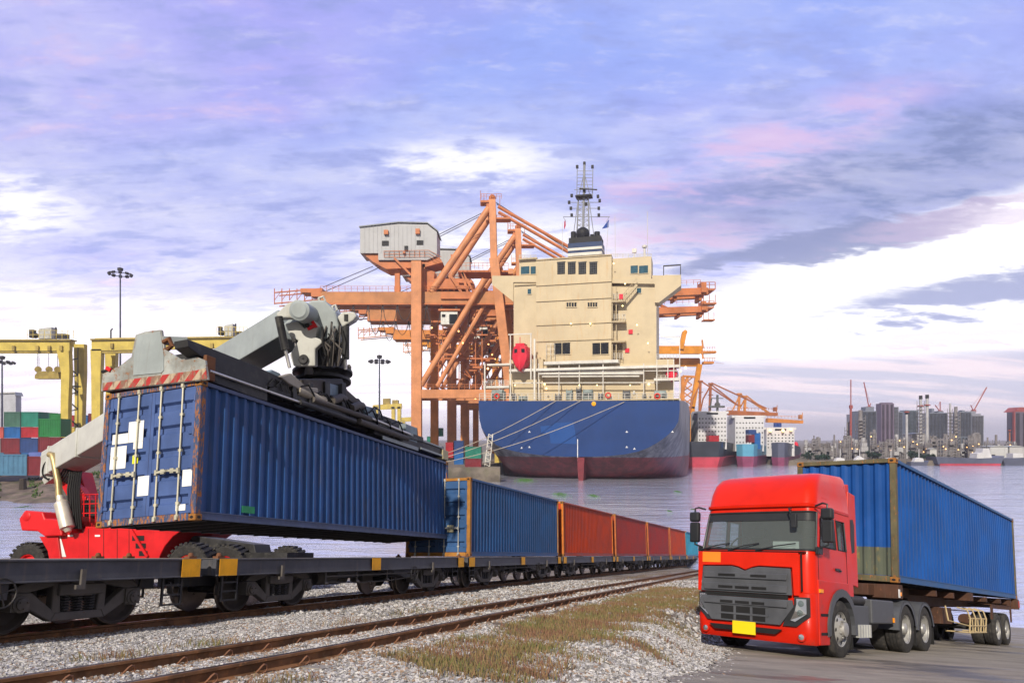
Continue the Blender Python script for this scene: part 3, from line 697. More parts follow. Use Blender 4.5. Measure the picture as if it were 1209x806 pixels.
def make_container(label, L_, W_, H_, cm, matrix, near='door', dep=.044, group=None, placards=None, extra=None, farend='plain', hi=True):
    root = thing('shipping_container', label, 'shipping container', group, matrix)
    pw = .15
    # side panels
    for yy, ou in ((.035, -1), (W_ - .035, 1)):
        b = MB(); corr(b, (pw, yy, .16), (1, 0, 0), (0, 0, 1), (0, ou, 0), L_ - 2 * pw, H_ - .16 - .09, .278, dep); b.build('side_panel', cm['body'], root)
    b = MB(); corr(b, (pw, .05, H_ - .03), (1, 0, 0), (0, 1, 0), (0, 0, 1), L_ - 2 * pw, W_ - .1, .209, .02); b.build('roof', cm['body'], root)
    b = MB(); b.box(.1, L_ - .1, .05, W_ - .05, .10, .14)
    for k in range(int(L_ / .6)): b.box(.3 + k * .6, .36 + k * .6, .05, W_ - .05, .0, .10)
    b.build('floor', M['dark'], root)
    b = MB()
    for yy in (.0, W_ - .06):
        b.box(pw, L_ - pw, yy, yy + .06, H_ - .09, H_ - .02)
        b.box(pw, L_ - pw, yy + (.012 if yy == 0 else .03), yy + (.03 if yy == 0 else .048), .03, .165); b.box(pw, L_ - pw, yy, yy + .06, .02, .04); b.box(pw, L_ - pw, yy, yy + .06, .150, .17)
    b.build('bottom_and_top_rails', cm['frame2'] if 'frame2' in cm else cm['body'], root)
    for xk, sx in ((0, 1), (L_, -1)):
        for yy, sy in ((0, 1), (W_, -1)):
            b = MB(); b.box(min(xk, xk + sx * pw), max(xk, xk + sx * pw), min(yy + sy * .004, yy + sy * .13), max(yy + sy * .004, yy + sy * .13), .118, H_ - .118); b.build('corner_post', cm['frame'], root, bevel=.01, seg=1)
            for z0 in (0, H_ - .118):
                b = MB(); b.box(min(xk - sx * .004, xk + sx * .178), max(xk - sx * .004, xk + sx * .178), min(yy - sy * .004, yy + sy * .162), max(yy - sy * .004, yy + sy * .162), z0 - .002, z0 + .12)
                o = b.build('corner_casting', cast_m, root, bevel=.012, seg=1)
                if hi:
                    h = MB(); zc = z0 + .06; cx0 = xk + sx * .09; xo = xk - sx * .006; yo = yy - sy * .006
                    h.add([(cx0 + .045 * math.cos(a), yo, zc + .028 * math.sin(a)) for a in [k * math.pi / 6 for k in range(12)]], [tuple(range(12))])
                    h.add([(xo, yy + sy * .08 + .042 * math.cos(a), zc + .028 * math.sin(a)) for a in [k * math.pi / 6 for k in range(12)]], [tuple(range(12))])
                    h.build('painted_lock_hole', M['black'], o)  # flat black ovals; the shade inside the casting holes put into the colour
        b = MB(); b.box(min(xk, xk + sx * .1), max(xk, xk + sx * .1), .16, W_ - .16, H_ - .10, H_ - .01); b.build('end_header', cm['frame'], root); b = MB(); b.box(min(xk, xk + sx * .1), max(xk, xk + sx * .1), .16, W_ - .16, .01, .14); b.build('end_sill', cm['frame'], root)
        kind = near if xk == 0 else farend
        if kind == 'plain':
            b = MB(); corr(b, (xk + sx * .04, .13, .14), (0, 1, 0), (0, 0, 1), (-sx, 0, 0), W_ - .26, H_ - .24, .25, .045); b.build('end_panel', cm['body'], root)
        else:
            dw = (W_ - .27) / 2
            for k in range(2):
                y0 = .133 + k * (dw + .008)
                b = MB(); z0, z1 = .15, H_ - .11; n = 5; hp = (z1 - z0 - .16) / n
                prof = [(z0, 0), (z0 + .08, 0)]
                for j in range(n):
                    zb = z0 + .08 + j * hp
                    prof += [(zb + hp * .22, 0), (zb + hp * .30, .062), (zb + hp * .52, .062), (zb + hp * .62, 0)]
                prof += [(z1, 0)]
                xf = xk + sx * .03
                b.loft([[(xf + sx * o_, y0 + .07, z) for z, o_ in prof], [(xf + sx * o_, y0 + dw - .07, z) for z, o_ in prof]], smooth=False)
                b.box(min(xf - sx * .006, xf + sx * .05), max(xf - sx * .006, xf + sx * .05), y0, y0 + .075, z0, z1); b.box(min(xf - sx * .006, xf + sx * .05), max(xf - sx * .006, xf + sx * .05), y0 + dw - .075, y0 + dw, z0, z1)
                dr = b.build('door', cm['door'], root)
                for fr in (.27, .76):
                    yy = y0 + dw * fr; xo = xf - sx * .04
                    rr = MB(); rr.cyl((xo, yy, .06), (xo, yy, H_ - .05), .017, 8)
                    for zb in (.10, .34, H_ * .5, H_ * .76, H_ - .10): rr.cbox((xo + sx * .012, yy, zb), (.045, .075, .05))
                    rr.cbox((xo - sx * .0, yy, .07), (.06, .06, .08)); rr.cbox((xo - sx * .0, yy, H_ - .07), (.06, .06, .08))
                    lb = rr.build('locking_bar', cm.get('rod', M['galv']), dr)
                    hd = MB(); zh = H_ * .355 + .02 * k; y_a, y_b = (yy, yy + (.30 if fr < .5 else -.30)); hd.beam((xo - sx * .03, y_a, zh), (xo - sx * .03, y_b, zh + .02), .02, .04)
                    hd.cbox((xo - sx * .02, y_a, zh), (.05, .05, .10)); hd.cbox((xo - sx * .01, (y_a + y_b) / 2, zh + .01), (.04, .09, .09)); hd.build('door_handle', cm.get('rod', M['galv']), lb)
                ye = y0 if k == 0 else y0 + dw
                for j in range(4):
                    hg = MB(); zh = .35 + j * (H_ - .7) / 3; hg.cyl((xf - sx * .03, ye, zh - .06), (xf - sx * .03, ye, zh + .06), .02, 8); hg.cbox((xf - sx * .018, ye + (.06 if k == 0 else -.06), zh), (.014, .13, .06)); hg.build('hinge', cm['door'], dr)
                gs = MB(); gs.box(min(xf + sx * .01, xf), max(xf + sx * .01, xf), y0 + dw - .002 if k == 0 else y0 - .006, y0 + dw + .006 if k == 0 else y0 + .002, z0, z1); gs.build('door_gasket', cm.get('gasket', M['black']), dr)
    for (y0, y1, z0, z1, m_) in (placards or []):
        b = MB(); b.box(.018, .0225, y0, y1, z0, z1); b.build('placard', m_, root)
    for (x0, x1, z0, z1, m_) in (extra or []):
        b = MB(); b.box(x0, x1, -.012, -.006, z0, z1); b.build('paint_patch', m_, root)
    return root

plac = mat('placard_white', (.80, .81, .80), .5, var=.04); ysticker = mat('sticker_yellow', (.85, .85, .02), .5, var=.03)
greenp = mat('green_patch', (.03, .28, .12), .6, var=.15, scale=3)
held = cmats('held_blue', (.020, .076, .235), (.045, .075, .16), rust=.16, dirt=.35, framerust=.8)
held['door'] = mat('held_door', (.060, .105, .27), .5, rust=.05, dirt=.2, var=.14, scale=1.2, dirtcol=(.03, .045, .12))
held['frame2'] = mat('held_rail', (.08, .105, .19), .55, rust=.25, rustcol=(.16, .07, .05), var=.15, scale=2)
held['rod'] = mat('rod_cream', (.50, .48, .38), .45, metal=.2, dirt=.3, dirtcol=(.28, .22, .1), rust=.15)
held['gasket'] = mat('gasket_brown', (.12, .075, .05), .8)
HL, HW, HH = 11.571, 2.42, 2.69
HM = Matrix.Translation((-5.838, 12.475, -1.489 + EYE)) @ rotm(1.239, .170, -.104)
def hd(px0, px1, py0, py1):
    # photograph pixels of the door face -> y,z on the door plane
    y0, y1 = (233 - px1) / 114 * HW, (233 - px0) / 114 * HW
    return y0, y1, (616 - py1) / 162 * HH, (616 - py0) / 162 * HH
PL = [hd(150, 168, 493, 518), hd(131, 151, 506, 518), hd(130, 149, 521, 548), hd(157, 168, 517.5, 526.5), hd(165, 178, 560, 583), hd(216, 227, 558, 577), hd(210, 221, 597, 604)]
held_c = make_container('long blue container held in the air by the lifting machine, white placards on its doors', HL, HW, HH, held, HM, dep=.06,
    placards=[(*p, plac) for p in PL] + [(*hd(157, 163.5, 534, 544), ysticker)], extra=[(ray_local(HM, 285, 608, 1, 0).x, ray_local(HM, 300, 608, 1, 0).x, .22, .36, greenp)])

CLEN, CW, CH = 10.35, 2.44, 2.66
specs = [
 (2, 'weathered blue container on a flat wagon, orange rust on its corner posts', (.024, .095, .25), (.36, .16, .03), .22),
 (3, 'bright orange container on the train, next behind the blue one', (.44, .040, .002), (.60, .17, .02), .10),
 (4, 'dark red container on the train directly behind the bright orange one', (.31, .024, .013), (.45, .12, .03), .1),
 (5, 'dark red container on the train with an orange container behind it', (.29, .020, .014), (.45, .12, .03), .1),
 (6, 'distant orange container on the train, in front of the light blue one', (.42, .040, .003), (.4, .1, .03), .1),
 (7, 'light blue container at the far end of the train beside the truck', (.03, .27, .42), (.03, .2, .3), .05)]
for wi, lab, colr, fr, ru in specs:
    cm = cmats('train_c%d' % wi, colr, fr, rust=ru, dirt=.25, framerust=.3, dirtcol=tuple(v * .45 for v in colr))
    if wi == 2: cm['door'] = mat('c2_door', (.03, .09, .23), .5, rust=.1, dirt=.3); cm['rod'] = mat('c2_rod', (.45, .45, .42), .4, metal=.4)
    else: cm['rod'] = mat('c_rod%d' % wi, tuple(v * .8 for v in colr), .5)
    fm = wagon_mats[wi] @ Matrix.Translation((.14, 0, 1.055))
    ph = [(.62, .86, .82, 1.05, mat('c2_plac', (.62, .58, .38), .5))] if wi == 2 else None
    make_container(lab, CLEN, CW, CH, cm, fm, group='containers carried by the train', placards=ph, hi=wi < 4)
# ------------------------------------------------------------------ red lorry, trailer, its container
TM = Matrix.Translation(TR_O) @ TR_R
red = mat('lorry_red', (.60, .016, .003), .34, var=.08, spec=.22, coat=.05, dirt=.10, dirtcol=(.33, .03, .02), streak=False)
redm = mat('lorry_red_low', (.54, .014, .003), .38, var=.10, spec=.22, coat=.04, dirt=.35, dirtcol=(.22, .05, .035), streak=False)
plast = mat('grey_plastic', (.075, .080, .092), .5, var=.12, scale=2)
plast2 = mat('dark_plastic', (.022, .024, .028), .45)
scr = glass('screen_glass', (.17, .20, .20), .03, .60); sglass = glass('side_glass', (.03, .04, .045), .03, .55)
trim = mat('cab_trim', (.25, .26, .26), .8); seatm = mat('seat_cloth', (.12, .125, .13), .9)
chrome = mat('lamp_chrome', (.75, .76, .78), .12, metal=.9, var=.05)
rimm = mat('wheel_rim', (.40, .40, .39), .42, metal=.35, dirt=.5, dirtcol=(.20, .16, .12), streak=False, scale=3)
brown = mat('trailer_brown', (.075, .035, .022), .75, rust=.4, rustcol=(.14, .06, .03), var=.2, scale=2, dirt=.4)
plateY = mat('plate_yellow', (.80, .60, .01), .5, var=.04); orangeM = mat('sticker_orange', (.85, .22, .02), .45, var=.05)
amber = mat('amber_lens', (.80, .28, .01), .3)
TW = 2.22
tr = thing('lorry', 'red tractor unit with a dark grey grille and a blank yellow number plate', 'lorry', None, TM)
SIDEX = [-2.72, -3.00, -3.40, -3.52]
def ring(z, xf, r=.19, ins=0.0, bow=.035, y0=0.0, y1=TW):
    y0 += ins; y1 -= ins; xwin = xf + r + .10
    near = [(x, y0) for x in SIDEX] + [(xwin, y0)]
    arc1 = [(xf + r - r * math.sin(a), y0 + r - r * math.cos(a)) for a in [k * math.pi / 12 for k in range(7)]]
    front = [(xf - bow * (1 - ((k - 3.5) / 3.5) ** 2), y0 + r + (y1 - y0 - 2 * r) * k / 7) for k in range(1, 7)]
    arc2 = [(xf + r - r * math.cos(a), y1 - r + r * math.sin(a)) for a in [k * math.pi / 12 for k in range(7)]]
    far = [(xwin, y1)] + [(x, y1) for x in SIDEX[::-1]]
    return [Vector((x, y, z)) for x, y in near + arc1 + front + arc2 + far]
lev = [(1.12, -4.60, 0), (1.30, -4.60, 0), (1.60, -4.60, 0), (1.80, -4.585, 0), (1.86, -4.57, .004), (1.95, -4.55, .008), (2.50, -4.40, .04), (2.56, -4.385, .045), (2.64, -4.38, .05)]
rings = [ring(z, xf, ins=i) for z, xf, i in lev]
n = len(rings[0]); cab = MB(); gl = MB(); sg = MB()
vs = [p for r_ in rings for p in r_]; cab.add(vs, []); b0 = 0
fs_c = []; fs_w = []; fs_s = []
WS = range(6, 21)       # windscreen columns (between the arcs)
for i in range(len(rings) - 1):
    for k in range(n - 1):
        f_ = (i * n + k, i * n + k + 1, (i + 1) * n + k + 1, (i + 1) * n + k)
        if i in (4, 5, 6) and k in WS: fs_w.append(f_)
        elif i == 5 and (k in (3, 1) or k in (n - 5, n - 3)): fs_s.append(f_)
        else: fs_c.append(f_)
cab.f = fs_c; cab.sm = [True] * len(fs_c); cab.m = [0] * len(fs_c)
cab.box(-2.74, -2.70, .05, TW - .05, 1.12, 2.7)     # rear wall
shell = cab.build('cab', red, tr)
def shrink(p, k=.012):
    c_ = Vector((-3.6, TW / 2, p.z)); d = (p - c_); return p - d.normalized() * k
gl.add([shrink(p) for p in vs], fs_w, True); gl.build('windscreen', scr, tr)
sg.add([shrink(p, .01) for p in vs], fs_s, False); sg.build('side_window', sglass, tr)
# tint band and black surround of the screen
tb = MB(); r1, r2 = [ring(z, xf, ins=i) for z, xf, i in ((2.40, -4.427, .033), (2.545, -4.388, .044))]
tb.loft([[shrink(p, -.004) for p in r1[6:22]], [shrink(p, -.004) for p in r2[6:22]]]); tb.build('sun_band', plast2, tr)
sr = MB(); ra_, rb_ = ring(1.86, -4.57, ins=.004), ring(2.56, -4.385, ins=.045)
sr.tube([shrink(p, -.004) for p in ra_[6:22]] + [shrink(p, -.004) for p in rb_[6:22][::-1]] + [shrink(ra_[6], -.004)], .020, 6); sr.build('screen_seal', plast2, tr)
for k in (1, 3, n - 4, n - 2):
    pass
for (c0, c1) in ((3, 4), (1, 2)):
    for side in (0, 1):
        a, b_ = (c0, c1) if side == 0 else (n - 1 - c0, n - 1 - c1)
        q = [rings[5][a], rings[5][b_], rings[6][b_], rings[6][a]]; m_ = MB(); m_.tube([shrink(p, -.003) for p in q + [q[0]]], .014, 5); m_.build('window_seal', plast2, tr)
# high roof with its crease, brow and grooves
rl = [(2.64, -4.38, .05), (2.655, -4.44, .035), (2.70, -4.45, .03), (2.72, -4.405, .045), (2.90, -4.33, .06), (3.04, -4.22, .085), (3.13, -4.06, .12), (3.17, -3.85, .18), (3.185, -3.6, .30)]
rr_ = [ring(z if z < 2.75 else 2.72 + (z - 2.72) * 1.32, xf, ins=i, r=.22) for z, xf, i in rl]
for j, r_ in enumerate(rr_):                        # roof rises a little toward the back
    for p in r_:
        if p.z > 2.75: p.z += max(0, (p.x + 4.3)) * .06 * (p.z - 2.7) / .45
rf = MB(); rf.loft(rr_); top = rr_[-1]; rf.add(top, [tuple(range(len(top)))], True); rf.build('roof_fairing', red, tr)
for z in (2.86, 3.0):
    g_ = MB(); g_.tube([(-4.0, .062 + (z - 2.86) * .18, z), (-2.95, .066 + (z - 2.86) * .18, z - .02)], .012, 6); g_.build('fairing_rib', red, tr)
# side deflectors behind the cab and roof wing
for y0, s in ((.06, 1), (TW - .06, -1)):
    d_ = MB(); d_.prism([(-2.69, y0, 1.36), (-2.28, y0, 1.30), (-2.28, y0, 3.12), (-2.66, y0, 3.16), (-2.69, y0, 2.7)], (0, .04 * s, 0)); dd_ = d_.build('side_deflector', red, tr, bevel=.012)
    w_ = MB(); w_.prism([(-2.62, y0 - .006 * s, 1.93), (-2.42, y0 - .006 * s, 1.98), (-2.40, y0 - .006 * s, 2.52), (-2.46, y0 - .006 * s, 2.62), (-2.60, y0 - .006 * s, 2.6)], (0, .02 * s, 0)); w_.build('deflector_panel', plast2, dd_)
wg = MB(); wg.prism([(-3.7, .22, 3.18), (-3.0, .22, 3.27), (-2.26, .18, 3.36), (-2.26, .18, 3.19), (-3.0, .22, 3.17)], (0, TW - .40, 0)); wg.build('roof_wing', red, tr, bevel=.02)
green_l = mat('green_lens', (.02, .12, .06), .3)
for yy in (.35, .9, 1.45, 2.0):
    l_ = MB(); l_.prism([(-3.98, yy - .05, 3.14), (-3.80, yy - .05, 3.16), (-3.82, yy - .05, 3.215), (-3.93, yy - .05, 3.20)], (0, .10, 0)); l_.build('roof_marker_light', green_l, tr)
sl_ = MB()
for y0 in (.185, TW - .185): sl_.box(-4.652, -4.60, y0 - .006, y0 + .006, 1.14, 1.80)
sl_.box(-4.66, -4.60, .1, TW - .1, 1.815, 1.828); sl_.build('panel_gap', M['black'], tr)
# cab interior
it = MB(); it.box(-3.02, -2.98, .1, TW - .1, 1.3, 2.6); it.box(-4.5, -2.98, .06, TW - .06, 1.25, 1.30); it.build('rear_lining', trim, tr)
db = MB(); db.prism([(-4.53, .12, 1.5), (-4.50, .12, 1.84), (-4.32, .12, 1.90), (-4.05, .12, 1.84), (-4.02, .12, 1.5)], (0, TW - .24, 0)); db.build('dashboard', mat('dash', (.09, .10, .10), .8), tr)
for yy in (.58, TW - .58):
    s_ = MB(); s_.box(-3.75, -3.25, yy - .24, yy + .24, 1.35, 1.6); s_.prism([(-3.34, yy - .23, 1.55), (-3.18, yy - .23, 2.2), (-3.08, yy - .23, 2.2), (-3.22, yy - .23, 1.55)], (0, .46, 0)); s_.box(-3.2, -3.1, yy - .13, yy + .13, 2.2, 2.4); s_.build('seat', seatm, tr, bevel=.03)
sw = MB(); c_ = Vector((-3.98, TW - .58, 1.95)); sw.tube([c_ + Vector((.10 * math.sin(a), .22 * math.cos(a), .2 * math.sin(a))) for a in [k * math.pi / 10 for k in range(21)]], .018, 6); sw.beam(c_ - Vector((0, .2, 0)), c_ + Vector((0, .2, 0)), .03); sw.build('steering_wheel', plast2, tr)
pp = MB(); pp.box(-4.44, -4.43, .30, .78, 1.88, 2.02); pp.build('dashboard_paper', mat('paper', (.6, .62, .6), .8), tr)
# lower front: bumper, grille, lamps
fr = MB()
def fl(zs, r=.17, bow=.035): return [ring(z, xf, r=r, ins=i, bow=bow)[5:-5] for z, xf, i in zs]
bz = [(.24, -4.54, .03), (.245, -4.60, .005), (.30, -4.63, -.01), (.62, -4.65, -.012), (.66, -4.63, -.008), (1.10, -4.61, -.003), (1.125, -4.59, .01)]
fr.loft(fl(bz)); bump_ = fr.build('bumper', redm, tr)
gap = MB(); gap.loft(fl([(1.10, -4.585, .01), (1.135, -4.585, .01)])); gap.build('panel_gap', M['black'], tr)
XF = -4.645
def fp(y, z, x=XF): return (x - .07 * (1 - ((y - TW / 2) / (TW / 2 - .24)) ** 2 if abs(y - TW / 2) < TW / 2 - .24 else 0), y, z)
def slabf(b, poly, th=.03, x=XF):
    b.prism([(x - .05, y, z) for y, z in poly], (-th, 0, 0)); return b
gy = lambda u: u
G = MB()
# upper grille: outline with a V notch in its top edge, two bars with slots
G1 = [(.32, 1.06), (.34, 1.52), (.92, 1.535), (1.05, 1.51), (1.19, 1.455), (1.33, 1.51), (1.46, 1.535), (2.04, 1.52), (2.08, 1.06)]
slabf(G, G1, .045)
G2 = [(.32, .98), (2.08, .98), (2.10, .86), (1.86, .54), (.54, .54), (.30, .86)]
slabf(G, G2, .045); G.build('grille', plast, tr, bevel=.008, seg=1)
for z0, z1 in ((1.31, 1.42), (1.09, 1.22), (.84, .955)):
    b_ = MB(); slabf(b_, [(.40, z0), (.38, z1), (2.02, z1), (2.0, z0)], .03, XF - .05); b_.build('grille_bar', plast, tr, bevel=.01, seg=1)
sl = MB()
for y0, y1, z0, z1 in ((.76, 1.06, 1.345, 1.39), (1.36, 1.70, 1.345, 1.39), (.76, 1.04, 1.125, 1.175), (1.09, 1.36, 1.125, 1.175), (1.41, 1.70, 1.125, 1.175)):
    slabf(sl, [(y0, z0), (y0, z1), (y1, z1), (y1, z0)], .006, XF - .078)
for z0, z1 in ((.57, .66), (.695, .81), (.86, .91)):
    for y0, y1 in ((.80, 1.04), (1.09, 1.36), (1.41, 1.66)): slabf(sl, [(y0, z0), (y0, z1), (y1, z1), (y1, z0)], .034, XF - .014 if z0 < .86 else XF - .05)
slabf(sl, [(.4, .985), (.4, 1.055), (2.0, 1.055), (2.0, .985)], .02); slabf(sl, [(.62, .38), (.50, .47), (1.90, .47), (1.78, .38)], .035, XF - .02)
sl.build('grille_opening', M['black'], tr)
for z in (.678, .835, ):
    b_ = MB(); b_.box(XF - .105, XF - .08, .74, 1.70, z - .015, z + .015); b_.build('grille_slat', plast, tr)
cr = MB(); slabf(cr, [(.20, 1.06), (.20, 1.80), (2.16, 1.80), (2.16, 1.06), (2.10, 1.06), (2.06, 1.54), (1.46, 1.555), (1.33, 1.53), (1.19, 1.475), (1.05, 1.53), (.92, 1.555), (.32, 1.54), (.30, 1.06)], .02); cr.build('front_flap', red, tr, bevel=.008, seg=1)
pl_ = MB(); pl_.box(XF - .115, XF - .10, .98, 1.42, .33, .55); pl_.build('number_plate', plateY, tr)
os_ = MB(); os_.box(XF - .076, XF - .071, 1.68, 2.06, 1.60, 1.79); os_.build('orange_sticker', orangeM, tr)
for yc, s in ((.0, 1), (TW, -1)):
    h = MB(); P2 = [(.05, 1.04), (.29, 1.04), (.29, .92), (.47, .62), (.50, .54), (.26, .54), (.05, .72)]
    def hx(y):
        return -4.655 - .035 * (1 - min(1, abs(y - TW / 2) / (TW / 2 - .17)) ** 2) if y > .17 else -4.655 + .17 - math.sqrt(max(0, .17 ** 2 - (.17 - y) ** 2))
    h.prism([(hx(a) - .012, yc + s * a, z) for a, z in P2], (-.03, 0, 0)); hl = h.build('headlight', plast2, tr)
    l_ = MB(); P3 = [(.09, 1.01), (.25, 1.01), (.25, .92), (.28, .80), (.36, .64), (.28, .62), (.09, .76)]
    l_.prism([(hx(a) - .043, yc + s * a, z) for a, z in P3], (-.012, 0, 0)); l_.build('headlight_reflector', chrome, hl)
    l2 = MB(); 
    for a, z in ((.18, .93), (.20, .77)): l2.lathe((hx(a) - .05, yc + s * a, z), (-1, 0, 0), [(0, .012), (.045, .008), (.055, 0)], 14)
    l2.build('bulb_lens', scr, hl)
    f_ = MB(); f_.lathe((-4.655, yc + s * .20, .37), (-1, 0, 0), [(.075, -.02), (.075, .015), (.05, .02)], 18); f_.slot(1); f_.lathe((-4.655, yc + s * .20, .37), (-1, 0, 0), [(.05, .012), (.0, .022)], 16); f_.build('fog_lamp', [redm, chrome], tr)
# side steps and wheel arch
for y0, s in ((0, 1), (TW, -1)):
    p = [(-4.42, 1.135), (-4.42, .25), (-3.98, .25), (-3.98, .52), (-3.92, .80), (-3.72, 1.02), (-3.42, 1.10), (-2.98, 1.10), (-2.98, 1.35), (-4.42, 1.36)]
    a = MB(); a.prism([(x, y0 - .02 * s, z) for x, z in p], (0, .10 * s, 0)); a.build('wing_panel', redm, tr, bevel=.015)
    arch = MB(); o_, i_ = [], []
    for k in range(13):
        an = R(-8 + 196 * k / 12 - 0); o_.append((-3.40 + .70 * math.cos(an), y0 - .05 * s, .50 + .74 * math.sin(an))); i_.append((-3.40 + .58 * math.cos(an), y0 - .05 * s, .50 + .60 * math.sin(an)))
    for k in range(12): arch.prism([o_[k], o_[k + 1], i_[k + 1], i_[k]], (0, .36 * s, 0))
    arch.build('wheel_arch', plast, tr)
    for z in (.42, .74):
        st = MB(); st.box(-4.36, -4.0, min(y0 - .03 * s, y0 + .05 * s), max(y0 - .03 * s, y0 + .05 * s), z, z + .045); st.build('cab_step', M['black'], tr)
    il = MB(); il.cbox((-4.34, y0 - .03 * s, 1.17), (.14, .03, .06)); il.build('side_indicator', amber, tr)
    dh = MB(); dh.cbox((-3.50, y0 - .012 * s, 1.58), (.20, .03, .045)); dh.cbox((-3.40, y0 - .02 * s, 1.56), (.04, .04, .03)); dh.build('door_handle', plast2, tr)
    dg = MB()
    for x_ in (-4.36, -3.02): dg.box(x_ - .006, x_ + .006, min(y0 - .004 * s, y0 + .004 * s), max(y0 - .004 * s, y0 + .004 * s), 1.15, 1.94)
    dg.build('door_gap', M['black'], tr)
    # mirrors on a bracket
    ym = y0 - .20 * s
    mr = MB(); mr.cbox((-4.40, ym, 2.20), (.10, .20, .40)); m1 = mr.build('mirror', plast2, tr, bevel=.03, seg=3)
    mr = MB(); mr.cbox((-4.40, ym, 2.51), (.12, .21, .20)); mr.build('mirror', plast2, tr, bevel=.04, seg=3)
    mr = MB(); mr.tube([(-4.36, y0 + .02 * s, 2.66), (-4.40, y0 - .12 * s, 2.70), (-4.40, ym, 2.68), (-4.40, ym, 2.55)], .018, 8); mr.tube([(-4.40, ym, 2.05), (-4.40, ym, 1.96), (-4.40, y0 - .02 * s, 1.90)], .018, 8); mr.cbox((-4.40, y0 - .04 * s, 1.86), (.2, .05, .12)); mr.build('mirror_bracket', plast2, tr)
fm_ = MB(); fm_.tube([(-4.45, .42, 2.62), (-4.60, .40, 2.60), (-4.62, .36, 2.50)], .016, 6); fm_.cbox((-4.62, .30, 2.37), (.07, .10, .24)); fm_.build('kerb_mirror', plast2, tr, bevel=.02)
for y0, y1 in ((.24, 1.0), (.92, 1.55), (1.5, 2.12)):
    wp = MB(); wp.tube([(-4.64, y1, 1.84), (-4.655, (y0 + y1) / 2, 1.92), (-4.60, y0 + .05, 1.97)], .012, 5); wp.tube([(-4.62, y1 + .02, 1.80), (-4.65, y1, 1.85)], .02, 6); wp.build('wiper', plast2, tr)
# chassis rails, fuel and battery boxes, mudguards
ch = MB()
for yy in (.75, TW - .83): ch.box(-4.2, 2.5, yy, yy + .08, .62, .86)
for x_ in (-2.4, -1.0, .2, 1.6, 2.4): ch.box(x_, x_ + .1, .75, TW - .75, .64, .84)
ch.box(.55, 1.55, .5, TW - .5, .9, 1.12); ch.build('chassis', M['dark'], tr)
bt = MB(); bt.box(-2.55, -1.75, .06, .6, .52, .96); bt.build('battery_box', plast, tr, bevel=.02)
bt = MB(); bt.box(-2.5, -1.8, .02, .3, .36, .60)
for k in range(5): bt.box(-2.48 + k * .14, -2.42 + k * .14, -.01, .02, .36, .6)
bt.build('air_dryer', M['galv'], tr)
for k in range(2):
    bt = MB(); bt.tube([(-1.6, .35, .62 + k * .0), (-.9, .35, .62)], .19, 14) if k == 0 else bt.cyl((-2.5, .2, 1.05), (-1.8, .2, 1.05), .10, 12); bt.build('air_tank', M['dark'], tr)
bt = MB(); bt.box(-1.7, -.62, TW - .6, TW - .05, .36, .96); bt.build('fuel_tank', M['galv'], tr, bevel=.05)
for y0, s in ((0, 1), (TW, -1)):
    bt = MB(); bt.box(-1.68, -.35, min(y0 + .02 * s, y0 + .55 * s), max(y0 + .02 * s, y0 + .55 * s), .62, 1.10); bt.build('side_box', plast, tr, bevel=.03)
    cl = MB(); cl.cbox((-.45, y0 - .0 * s, .70), (.05, .03, .1)); cl.build('side_reflector', amber, tr)
def wheel(parent, x, y, s, dual=False, r=.52, deep=True, name='wheel'):
    wroot = MB(); w_ = .30
    prof = [(r * .58, -.02), (r * .62, .0), (r * .90, .012), (r * .97, -.01), (r, -.05), (r, -w_ + .04), (r * .95, -w_), (r * .6, -w_)]
    ty = wroot.lathe((x, y, r), (0, s, 0), prof, 40).build('tyre', M['rubber'], None)
    gt = MB()
    for k in (-.085, -.15, -.215): gt.lathe((x, y, r), (0, s, 0), [(r + .002, k - .008), (r + .002, k + .008)], 40)
    rm = MB()
    if deep: rm.lathe((x, y, r), (0, s, 0), [(r * .60, -.005), (r * .585, -.02), (r * .54, -.03), (r * .50, -.15), (r * .40, -.17), (r * .30, -.16), (r * .26, -.10), (r * .22, -.02), (r * .12, -.0), (0, .0)], 36)
    else: rm.lathe((x, y, r), (0, s, 0), [(r * .60, -.005), (r * .57, -.03), (r * .54, -.07), (r * .46, -.05), (r * .34, .02), (r * .26, .03), (r * .24, .09), (r * .12, .10), (0, .10)], 36)
    for k in range(8):
        a = k * math.pi / 4
        hh = (-.165 if deep else -.02); rr0 = r * .45
        c_ = Vector((x + rr0 * math.cos(a), y + s * (hh + .012), r + rr0 * math.sin(a)))
        rm.slot(1).lathe(c_, (0, s, 0), [(.033, .004), (0, .006)], 8)
        rm.slot(0)
        a += .39; rr1 = r * (.33 if deep else .30); hh2 = -.155 if deep else .03
        c_ = Vector((x + rr1 * math.cos(a), y + s * hh2, r + rr1 * math.sin(a))); rm.lathe(c_, (0, s, 0), [(.016, 0), (.016, .03), (0, .03)], 6)
    wo = thing(name, None, None) if False else None
    ty.name = name; ty.parent = parent
    gt.build('tread_groove', M['black'], ty); rm.build('rim', [rimm, M['black']], ty)
    if dual:
        t2 = MB().lathe((x, y - s * .34, r), (0, s, 0), prof, 32).build(name, M['rubber'], parent)
for y0, s in ((.0, -1), (TW, 1)):
    wheel(tr, -3.40, y0 + s * .0, s, deep=False); wheel(tr, .38, y0, s, dual=True); wheel(tr, 1.74, y0, s, dual=True)
ax_ = MB()
for x_ in (-3.40, .38, 1.74): ax_.cyl((x_, .3, .52), (x_, TW - .3, .52), .08, 10); ax_.ball((x_, TW / 2, .52), .22, 12, 8)
ax_.build('axle', M['dark'], tr)
